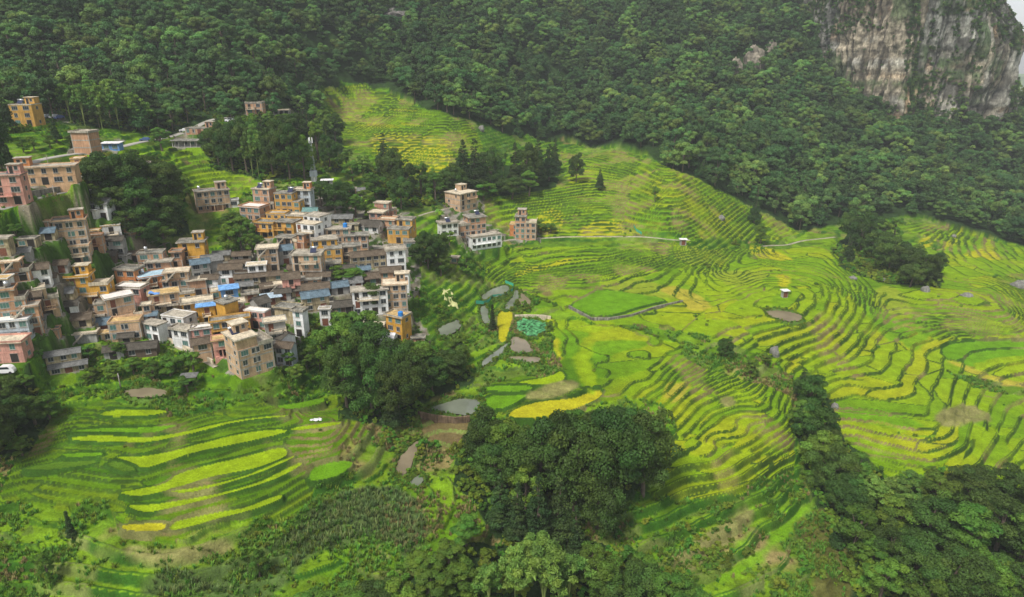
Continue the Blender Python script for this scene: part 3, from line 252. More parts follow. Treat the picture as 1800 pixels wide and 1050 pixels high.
966 12 12 13 12 12 13 14 13 15 15 16 17 18 19 20 22 23 25 26 28 30 31 33 35 36 38 39 41 42 43 43 45 44 45 44 44 42 42 40 37 36 32 30 26 23 18 16 11 8 4 1 -1 -3 -5 -6 -6 -5 -5 -5 -4 -3 -3 -3 -2 -2 -3 -3 -3 -3 -3 -4 -4 -4 -4 -5 -5 -5 -6 -6 -6 -8 -8 -10 -11 -11 -13 -15 -15 -17 -18 -19 -22 -21 -18 -18 -63 -117 -138 -139 -132 -118 -104 -88 -75 -61 -51 -42 -35 -32 -29 -28 -28 -28 -30 -31 -32 -34 -34 -34 -35 -36 -36 -36 -37
936 12 12 12 12 12 13 13 13 14 15 15 17 17 19 20 21 22 24 26 27 29 30 32 34 36 37 39 40 41 43 43 44 45 45 44 45 44 42 42 39 38 35 33 30 27 23 21 16 14 10 8 5 2 1 -1 -1 0 -2 -1 -2 -2 -1 -2 -1 -1 -2 -1 -2 -1 -2 -2 -2 -3 -3 -3 -4 -5 -5 -5 -7 -7 -8 -9 -11 -11 -13 -14 -16 -16 -18 -20 -20 -15 -21 -17 -39 -83 -114 -126 -128 -122 -113 -100 -89 -77 -67 -59 -52 -47 -43 -41 -40 -39 -40 -39 -39 -39 -39 -40 -39 -38 -39 -39 -39
907 12 11 12 12 12 12 13 13 13 15 15 16 16 18 19 21 22 23 25 26 28 30 31 33 35 36 38 40 40 42 43 44 45 44 45 45 45 43 43 41 40 37 36 33 30 27 24 22 18 15 13 10 7 6 4 4 3 2 1 1 0 1 0 0 0 0 0 0 1 -1 0 0 -1 -2 -2 -2 -3 -3 -4 -4 -5 -6 -7 -9 -11 -13 -14 -16 -16 -18 -20 -9 0 -40 11 -50 -63 -93 -113 -122 -122 -118 -110 -100 -91 -81 -74 -67 -61 -58 -54 -52 -50 -49 -48 -46 -46 -45 -44 -43 -42 -42 -42 -42
879 11 12 11 12 11 12 12 13 13 14 14 16 16 17 19 20 21 22 24 26 27 29 30 32 34 36 37 38 40 42 42 44 44 44 45 45 45 45 43 43 41 39 37 36 33 30 28 25 22 19 17 14 12 10 9 7 6 5 5 3 3 3 2 2 2 1 2 2 2 2 1 1 1 1 0 0 0 -1 -1 -1 -2 -3 -4 -5 -7 -10 -12 -14 -17 -18 -17 5 -32 -232 213 -27 -59 -77 -101 -115 -121 -120 -116 -110 -102 -94 -87 -81 -75 -71 -66 -64 -61 -59 -57 -55 -53 -51 -48 -48 -46 -44 -45 -44
851 11 11 11 12 11 12 11 13 12 14 14 15 15 17 18 19 20 22 23 25 26 28 29 32 33 34 37 37 40 40 42 43 44 44 45 45 45 45 44 43 42 41 39 37 36 32 31 28 25 23 20 18 16 14 12 11 9 8 7 6 6 5 4 4 4 4 3 4 4 4 3 4 3 3 3 3 3 2 2 3 2 1 1 0 -1 -3 -5 -5 -7 -7 -11 -33 -255 -1162 1075 225 -26 -56 -90 -108 -119 -122 -120 -117 -112 -105 -99 -93 -88 -83 -79 -75 -72 -69 -66 -64 -60 -57 -54 -51 -49 -48 -47 -47
824 11 10 11 11 11 12 11 12 12 13 13 15 15 16 17 18 20 21 22 24 25 27 29 30 33 33 36 37 38 40 41 42 43 44 45 45 45 45 45 43 43 42 41 39 36 35 33 31 28 26 23 21 19 18 15 14 12 11 10 8 8 7 7 6 6 6 6 6 6 6 6 6 5 6 6 6 6 7 6 7 7 6 7 6 6 6 5 5 4 1 -11 -56 -200 -406 458 54 -70 -49 -76 -102 -116 -123 -125 -123 -120 -115 -109 -105 -99 -95 -90 -86 -83 -79 -76 -71 -68 -63 -59 -56 -53 -50 -50 -49
797 10 11 10 11 11 11 11 11 12 13 12 14 15 15 16 18 19 20 21 23 25 26 28 29 32 32 35 36 38 39 40 42 42 44 44 45 45 45 45 44 44 42 42 40 38 37 35 33 30 28 27 24 22 20 18 16 15 14 12 12 10 10 9 9 8 8 8 8 8 9 8 9 9 9 9 9 10 11 11 11 12 13 13 13 14 14 14 14 13 6 -9 -47 -114 -133 142 7 -69 -65 -82 -103 -118 -125 -128 -129 -127 -123 -119 -115 -110 -106 -101 -97 -93 -89 -85 -80 -75 -70 -64 -60 -56 -53 -52 -51
770 10 10 11 10 11 10 11 11 11 12 13 13 14 14 16 17 18 19 21 22 24 25 27 29 30 32 34 35 37 38 40 41 42 43 43 45 45 45 45 44 45 43 42 41 40 38 37 34 33 31 28 27 24 23 21 19 17 17 15 14 12 13 11 11 11 10 11 11 10 11 11 12 12 12 13 13 14 15 16 16 18 19 19 21 21 22 22 22 18 11 -4 -29 -59 -53 24 -23 -66 -78 -92 -107 -120 -128 -132 -134 -133 -131 -128 -124 -120 -116 -111 -108 -103 -99 -94 -89 -83 -76 -69 -63 -59 -55 -54 -54
743 10 10 10 10 10 11 10 11 11 11 12 13 13 14 15 16 17 19 20 21 23 25 26 27 30 31 32 35 36 37 39 41 41 43 43 44 45 45 45 45 44 44 43 42 41 40 38 36 34 33 31 28 27 25 24 21 20 19 18 16 15 15 14 14 13 13 13 13 14 13 14 15 15 16 16 17 19 19 21 22 24 24 26 28 28 29 29 27 23 16 2 -15 -31 -33 -18 -40 -69 -85 -98 -113 -123 -131 -136 -139 -139 -138 -136 -133 -129 -125 -121 -118 -113 -108 -104 -97 -91 -83 -73 -66 -61 -58 -56 -55
716 10 10 9 10 10 10 10 11 10 11 11 12 13 14 14 15 17 18 19 20 22 24 25 27 28 31 32 33 35 37 38 40 41 42 43 44 44 45 45 45 45 45 43 43 42 41 39 38 36 35 32 31 29 27 26 24 23 21 20 19 17 18 16 16 16 16 15 16 16 17 17 18 18 19 21 21 23 24 26 28 29 30 33 33 35 35 34 33 27 20 8 -6 -20 -27 -33 -51 -72 -89 -104 -116 -127 -135 -140 -144 -145 -144 -143 -141 -138 -134 -130 -127 -122 -118 -112 -107 -99 -89 -77 -69 -63 -59 -58 -57
689 9 10 10 9 10 10 9 10 10 11 11 11 12 13 14 15 15 17 19 20 21 22 25 26 27 30 31 33 34 36 38 39 40 41 43 44 44 45 45 45 45 45 45 43 43 42 41 39 38 36 34 33 31 30 27 27 25 23 23 21 20 20 19 18 19 18 19 18 19 20 20 21 22 23 24 26 28 28 31 33 35 36 38 40 40 41 39 37 31 23 12 -1 -14 -26 -39 -56 -76 -92 -107 -119 -131 -139 -144 -149 -151 -151 -150 -148 -145 -143 -139 -135 -131 -127 -120 -115 -106 -97 -81 -71 -65 -62 -59 -59
661 10 10 9 10 9 9 10 9 10 10 10 11 11 13 13 14 15 16 18 19 20 22 24 25 26 29 30 32 34 35 37 38 40 41 42 44 44 44 46 45 46 45 45 45 43 43 42 41 39 38 36 35 33 31 31 28 27 26 25 24 23 22 21 21 21 21 21 22 22 23 23 24 26 27 28 30 32 34 36 37 40 42 44 45 46 46 44 40 35 27 15 2 -11 -27 -41 -60 -78 -94 -110 -123 -134 -143 -149 -153 -157 -157 -156 -156 -153 -151 -147 -144 -139 -134 -128 -121 -113 -101 -86 -76 -69 -64 -62 -60
634 10 9 9 10 9 9 9 9 9 9 10 11 11 11 13 13 14 16 17 18 20 21 22 25 26 27 30 31 33 34 37 37 40 40 42 43 44 44 46 45 46 46 46 45 45 44 43 42 40 40 38 37 35 33 33 30 30 28 27 26 26 24 24 24 24 23 24 25 25 25 27 28 29 31 32 34 37 38 41 43 45 48 49 51 51 50 49 44 38 30 18 5 -10 -27 -43 -62 -80 -97 -113 -126 -138 -146 -154 -158 -162 -163 -163 -163 -161 -158 -156 -151 -147 -142 -135 -128 -117 -106 -92 -81 -72 -67 -64 -61'''.split()]).reshape(GNY, GNX)      # each row: first height, then steps
GRID = np.cumsum(_g, axis=1) / 10.0

def _cr(t):
    return (-.5 * t + t * t - .5 * t ** 3, 1 - 2.5 * t * t + 1.5 * t ** 3, .5 * t + 2 * t * t - 1.5 * t ** 3, -.5 * t * t + .5 * t ** 3)

def base_z(x, y):
    x = np.asarray(x, float); y = np.asarray(y, float)
    fx = np.clip((x - GX0) / GS, 0, GNX - 1.001); fy = np.clip((y - GY0) / GS, 0, GNY - 1.001)
    i = fx.astype(int); j = fy.astype(int); wx = _cr(fx - i); wy = _cr(fy - j)
    z = 0
    for b in range(4):
        r = 0; jj = np.clip(j + b - 1, 0, GNY - 1)
        for a in range(4):
            r = r + wx[a] * GRID[jj, np.clip(i + a - 1, 0, GNX - 1)]
        z = z + wy[b] * r
    return z

def ray(u, v):
    """direction (per metre of y) of a line of sight, u v in the photograph's 1800 x 1050"""
    b = (525.0 - v) / F_; k = CT + b * ST
    return (u - 900.0) / F_ / k, (-ST + b * CT) / k

_ys = np.arange(50, 860, .5)
def at(u, v, dz=0.0, fn=None):
    """where the line of sight meets the ground raised by dz"""
    a, s = ray(u, v)
    z = (fn or base_z)(a * _ys, _ys) + dz - (CZ + s * _ys)
    k = int(np.argmax(z > 0))
    if z[k] <= 0: k = len(_ys) - 1
    y = _ys[k]
    if k > 0:
        t = z[k] / (z[k] - z[k - 1]); y = _ys[k] - .5 * t
    return a * y, y, CZ + s * y - dz

def on_plane(u, v, z):
    a, s = ray(u, v); y = (z - CZ) / s
    return a * y, y

def poly(txt):
    return [tuple(float(q) for q in p.split(',')) for p in txt.split()]

def inside(x, y, P):
    """even-odd test of arrays against a world polygon"""
    P = np.asarray(P); out = np.zeros(x.shape, bool)
    bx = (x >= P[:, 0].min()) & (x <= P[:, 0].max()) & (y >= P[:, 1].min()) & (y <= P[:, 1].max())
    if not bx.any(): return out
    X, Y = x[bx], y[bx]; c = np.zeros(X.shape, bool)
    for k in range(len(P)):
        x1, y1 = P[k - 1]; x2, y2 = P[k]
        if y1 == y2: continue
        m = ((y1 > Y) != (y2 > Y)) & (X < (x2 - x1) * (Y - y1) / (y2 - y1) + x1)
        c ^= m
    out[bx] = c
    return out

def edge_dist(x, y, P):
    P = np.asarray(P); d = np.full(x.shape, 1e9)
    for k in range(len(P)):
        ax, ay = P[k - 1]; bx, by = P[k]
        L = (bx - ax) ** 2 + (by - ay) ** 2 + 1e-9
        t = np.clip(((x - ax) * (bx - ax) + (y - ay) * (by - ay)) / L, 0, 1)
        d = np.minimum(d, np.hypot(x - ax - t * (bx - ax), y - ay - t * (by - ay)))
    return d

def to_world(txt):
    return [at(u, v)[:2] for u, v in poly(txt)]

DETAIL = 1.0

# ------------------------------------------------------------------ land use
FOREST = [to_world(t) for t in [
 '-380,-150 900,-150 1500,-150 2080,-150 2080,500 1800,434 1740,417 1680,403 1620,380 1560,385 1500,392 1440,400 1400,402 1370,387 1330,367 1290,347 1240,324 1190,300 1130,270 1090,256 1050,262 1000,246 960,250 930,236 880,229 840,216 800,205 760,190 710,174 680,156 640,141 600,141 566,156 572,190 555,212 500,205 440,208 400,222 330,226 270,240 200,226 110,216 60,216 0,226 -380,230']]
GROVES = [to_world(t) for t in [
 '356,250 420,215 500,205 590,215 605,260 600,300 540,312 480,322 420,307 370,292',
 '150,300 200,280 270,275 330,320 330,400 250,440 200,420 160,370',
 '630,300 680,290 730,310 790,300 840,285 980,285 980,330 850,345 800,362 700,365',
 '1465,440 1500,400 1560,400 1600,460 1650,480 1640,505 1560,500 1480,470',
 '560,640 620,590 740,620 820,600 820,680 760,700 720,745 600,735',
 '800,780 850,740 1150,740 1160,820 1110,890 1040,910 1000,940 870,940 800,860',
 '1385,740 1450,690 1490,790 1560,850 1700,840 1820,860 1900,1200 1520,1200 1470,1000 1440,900',
 '830,950 1000,935 1100,985 1240,1060 1250,1200 560,1200 640,1050 760,1000',
 '-100,650 60,660 100,720 40,790 -100,830']]
PADDY = [to_world(t) for t in [
 '572,150 640,141 690,165 760,192 838,224 850,262 800,290 740,302 650,270 600,255 578,205',
 '985,265 1090,262 1190,300 1290,345 1370,388 1410,412 1340,424 1200,415 960,415 860,385 840,352 1000,322',
 '850,462 900,432 1200,430 1350,437 1470,425 1480,470 1650,500 1660,430 1560,392 1700,402 1900,470 1900,690 1800,680 1650,645 1645,760 1460,770 1445,700 1372,640 1235,590 1080,570 990,545 930,510 860,500',
 '960,560 1080,570 1180,600 1200,625 1240,645 1385,692 1400,740 1380,800 1290,800 1180,750 1150,700 1060,700 890,730 850,715 860,680 920,660 985,665 975,600',
 '300,250 460,310 470,330 330,330 310,290',
 '20,735 180,705 330,735 500,700 640,690 640,760 560,830 500,905 300,945 200,940 190,870 0,870',
 '1180,745 1390,740 1395,830 1320,870 1220,885 1120,870',
 '1650,640 1720,680 1840,700 1840,860 1700,830 1560,840 1480,790 1460,765 1640,765']]
VILLAGE = [to_world(t) for t in [
 '-60,430 90,400 120,370 190,360 230,400 300,425 340,470 420,440 425,350 520,330 600,350 720,370 740,480 735,560 770,600 700,620 640,560 560,560 530,600 490,655 410,670 300,600 240,585 150,600 140,660 60,640 -60,640',
 '-40,300 150,290 150,340 60,350 -40,375', '20,200 130,205 130,216 20,220', '310,235 395,225 395,262 300,258', '425,195 520,195 515,212 425,210', '130,240 220,245 215,268 110,275',
 '780,355 850,350 855,390 890,410 880,440 820,440 770,400', '895,400 950,400 950,425 895,425']]
# single fields traced one by one: colour class, outline
FIELDS = '''yg|202,867 244,860 290,852 312,833 366,818 438,802 495,785 510,797 488,814 438,827 366,840 305,861 244,875
yg|198,804 244,804 290,797 343,783 400,768 457,757 507,755 503,762 419,781 343,795 290,814 251,826 229,814
yg|217,888 267,888 324,879 400,865 457,848 495,829 533,810 530,821 476,848 381,875 305,894 251,904
yg|290,865 343,858 419,842 488,814 518,800 518,806 457,833 381,856 328,869
y|211,924 248,921 297,920 291,934 248,936 213,932
yg|301,920 343,909 400,898 430,894 476,875 499,869 495,879 438,900 381,913 335,928 295,936
yg|171,732 190,722 248,720 305,722 267,732 213,731
g|109,760 160,754 229,753 274,751 324,745 267,764 229,761 160,761
yg|126,768 190,766 259,771 324,760 381,745 438,736 510,729 507,733 419,741 343,762 259,780 210,778 126,776
dg|30,827 76,816 152,806 177,814 145,820 88,827
dg|183,816 206,810 244,825 221,832 206,827
g|105,799 133,797 179,795 183,802 152,804 118,806
g|469,717 514,711 571,698 571,709 522,720 472,722
yg|510,753 552,747 600,740 600,748 510,760
g|541,848 545,825 579,814 610,810 625,815 600,835 571,844
g|1000,537 1040,517 1053,508 1187,525 1120,540 1087,552 1053,557 1020,547
ol|1053,503 1087,495 1137,490 1197,517 1187,523 1057,508
or|1153,507 1203,503 1250,527 1250,543 1203,543 1197,530
yg|1200,494 1240,470 1340,472 1345,497 1295,520 1272,538 1253,541 1250,525 1203,500
ol|1242,471 1345,473 1347,495 1291,507 1257,486
y|1029,394 1092,390 1094,410 1010,411
y|942,381 987,375 992,394 950,404
g|1117,396 1154,387 1242,400 1208,417 1137,412
y|873,547 902,547 902,560 893,587 892,600 877,604 875,580
y|887,735 907,717 953,705 1007,702 1037,690 1060,690 1057,700 1013,720 953,735
yg|907,672 967,663 987,650 997,667 973,677 920,677
g|837,683 887,677 940,680 930,688 860,688
g|848,697 920,695 933,693 893,717 860,720
y|968,597 983,595 990,627 983,630 973,617
g|987,580 1007,573 1040,583 1013,600 1015,620 1003,630 992,617 988,593
g|1040,603 1087,597 1137,600 1137,607 1087,617 1060,633 1050,643 1042,630
or|1165,690 1180,677 1210,673 1204,686 1184,705 1174,707
yg|1253,690 1279,673 1291,656 1313,669 1313,681 1279,692
y|1312,435 1352,433 1390,448 1398,456 1360,458 1330,456
y|1368,480 1387,482 1389,498 1375,507 1368,498
ol|1545,501 1581,509 1596,532 1604,551 1566,553 1535,536
g|1581,566 1638,559 1669,572 1627,593 1615,612 1592,610 1577,589
g|1657,608 1714,600 1800,602 1860,604 1860,611 1714,612 1690,635 1655,628
g|1691,635 1714,618 1800,614 1860,616 1860,622 1741,631 1730,642 1699,647
yg|1707,650 1741,635 1800,629 1860,630 1860,667 1752,661
or|1657,639 1680,642 1733,658 1800,667 1860,670 1860,678 1733,667 1688,654
yg|1461,739 1514,748 1596,756 1587,763 1527,765 1476,756
g|1463,724 1536,716 1578,729 1647,752 1578,750 1514,739 1467,735
br|1643,741 1664,724 1707,707 1750,724 1707,733 1681,746 1660,752
br|1180,977 1214,960 1291,913 1321,896 1313,913 1257,956 1206,994
lg|1309,878 1343,853 1351,848 1343,866 1321,883
lg|1287,956 1321,930 1334,938 1326,951 1300,968
lg|1364,926 1390,896 1428,870 1435,878 1416,904 1390,934 1364,956 1321,986 1270,1020 1261,1011 1330,964
dr|1428,908 1450,908 1484,956 1497,1050 1424,1050 1441,1007 1437,973 1390,938
y|1611,430 1627,412 1642,421 1627,433
y|1691,448 1726,433 1737,439 1710,458
y|1726,444 1749,440 1764,456 1733,458
g|1661,437 1718,427 1722,435 1669,452
re|942,508 960,505 970,515 957,520
y|650,262 700,265 800,272 790,284 720,286 660,275
y|640,246 720,250 800,252 790,262 700,260
re|735,745 750,732 830,736 822,770 790,785 750,770
yg|1008,577 1043,583 1087,570 1050,560 1000,556 970,575
yg|1003,630 1015,622 1037,603 1038,633 1043,653 1053,673 1040,685 1020,660
yg|1380,625 1413,600 1440,598 1450,606 1413,622
yg|1390,640 1430,620 1465,607 1480,612 1430,635
ol|1180,452 1240,436 1290,440 1260,455 1200,465
yg|1040,500 1090,484 1150,470 1160,478 1100,490
y|905,476 960,466 1005,452 1008,458 960,472 910,482
g|1500,520 1535,512 1530,536 1545,552 1600,560 1575,600 1540,570
br|1270,705 1282,700 1290,706 1276,712
br|920,695 960,682 1000,672 1018,680 990,690 960,695
cn|560,900 620,868 700,868 745,905 750,940 715,975 690,950 640,936 590,945 540,965 500,1010 430,1035 260,1035 250,1022 420,1000 500,950
br|225,962 290,968 345,962 400,945 400,950 345,971 290,978 230,971'''
POND_TXT = '''clear|751,718 790,707 816,699 846,705 837,724 824,731 773,724
mud|696,814 734,771 739,780 713,840 698,834
clear|719,848 734,834 747,842 734,861
clear|842,647 853,630 873,617 897,600 900,603 887,617 870,630 863,637
mud|897,593 917,592 940,617 933,622 898,620
mud|893,627 947,627 953,637 920,637 897,633
mud|910,523 917,513 940,535 913,537
clear|887,547 890,533 902,523 903,509 915,513 900,543
clear|843,540 857,537 862,573 850,567
mud|1345,545 1383,547 1411,555 1409,564 1383,566 1352,555
mud|217,684 282,682 301,692 267,700 221,696
clear|845,523 860,510 887,500 897,507 883,520 863,522 853,530
clear|908,562 960,567 962,580 933,595 910,582
clear|770,575 800,565 805,560 812,575 790,590 772,590'''
PAL = dict(yg=(.21, .305, .006), y=(.35, .33, .012), g=(.105, .235, .007), lg=(.135, .285, .008), dg=(.07, .14, .010), ol=(.21, .26, .02),
           br=(.185, .18, .06), re=(.15, .10, .05), dr=(.10, .10, .025), cn=(.075, .12, .03))
PAL['or'] = (.34, .29, .035)

def flat_poly(txt):
    P = poly(txt)
    cu = sum(p[0] for p in P) / len(P); cv = sum(p[1] for p in P) / len(P)
    zs = [at(u, v)[2] for u, v in P] + [at(cu, cv)[2]] * 2
    z = float(np.mean(zs))
    W = [on_plane(u, v, z) for u, v in P]
    # round the corners
    for _ in range(1):
        W = [q for k in range(len(W)) for q in ((W[k - 1][0] * .25 + W[k][0] * .75, W[k - 1][1] * .25 + W[k][1] * .75),
                                                (W[k][0] * .75 + W[(k + 1) % len(W)][0] * .25, W[k][1] * .75 + W[(k + 1) % len(W)][1] * .25))]
    return z, W

FIELD_LIST = []
for ln in FIELDS.split('\n'):
    c, t = ln.split('|')
    z, W = flat_poly(t)
    FIELD_LIST.append((c, z, W))
POND_LIST = []
for ln in POND_TXT.split('\n'):
    c, t = ln.split('|')
    z, W = flat_poly(t)
    D_ = []
    for k in range(len(W)):
        a, b = W[k], W[(k + 1) % len(W)]
        for q in range(4):
            f = q / 4; D_.append((a[0] + (b[0] - a[0]) * f + 1.1 * (fbm(np.array(a[0] * .9 + q * .6), np.array(a[1] * .8 + f), 8, 2) - .5), a[1] + (b[1] - a[1]) * f + 1.1 * (fbm(np.array(a[0] * .7 + q * .5), np.array(a[1] + f), 5, 2) - .5)))
    W = [(float(a), float(b)) for a, b in D_]
    POND_LIST.append((c, z, W))

ROADS = '''road|3.6|40,290 69,281 112,273 160,267 219,257 240,251 288,243 328,232 373,208 425,205
road|3.6|-30,375 0,368 56,349 93,341 133,333 152,333
path|1.2|735,380 752,374 770,370 790,366 802,362
path|1.3|885,424 900,420 950,419 1000,416 1050,416 1133,416 1160,419 1193,423 1212,422
path|1.3|1340,433 1356,431 1380,432 1410,423 1440,420 1467,417
path|2.2|545,575 580,590 620,588 650,560
path|1.4|270,592 320,612 380,645'''
ROAD_LIST = []
for ln in ROADS.split('\n'):
    nm, wd, t = ln.split('|'); P = [at(u, v) for u, v in poly(t)]; out = [P[0]]
    for a, b in zip(P, P[1:]):
        n = max(1, int(math.hypot(b[0] - a[0], b[1] - a[1]) / 2.0)); out += [tuple(a[i] + (b[i] - a[i]) * k / n for i in range(3)) for k in range(1, n + 1)]
    A = np.array(out)
    for _ in range(5): A[1:-1] = (A[:-2] + 2 * A[1:-1] + A[2:]) / 4
    ROAD_LIST.append((nm, float(wd), [tuple(p) for p in A]))

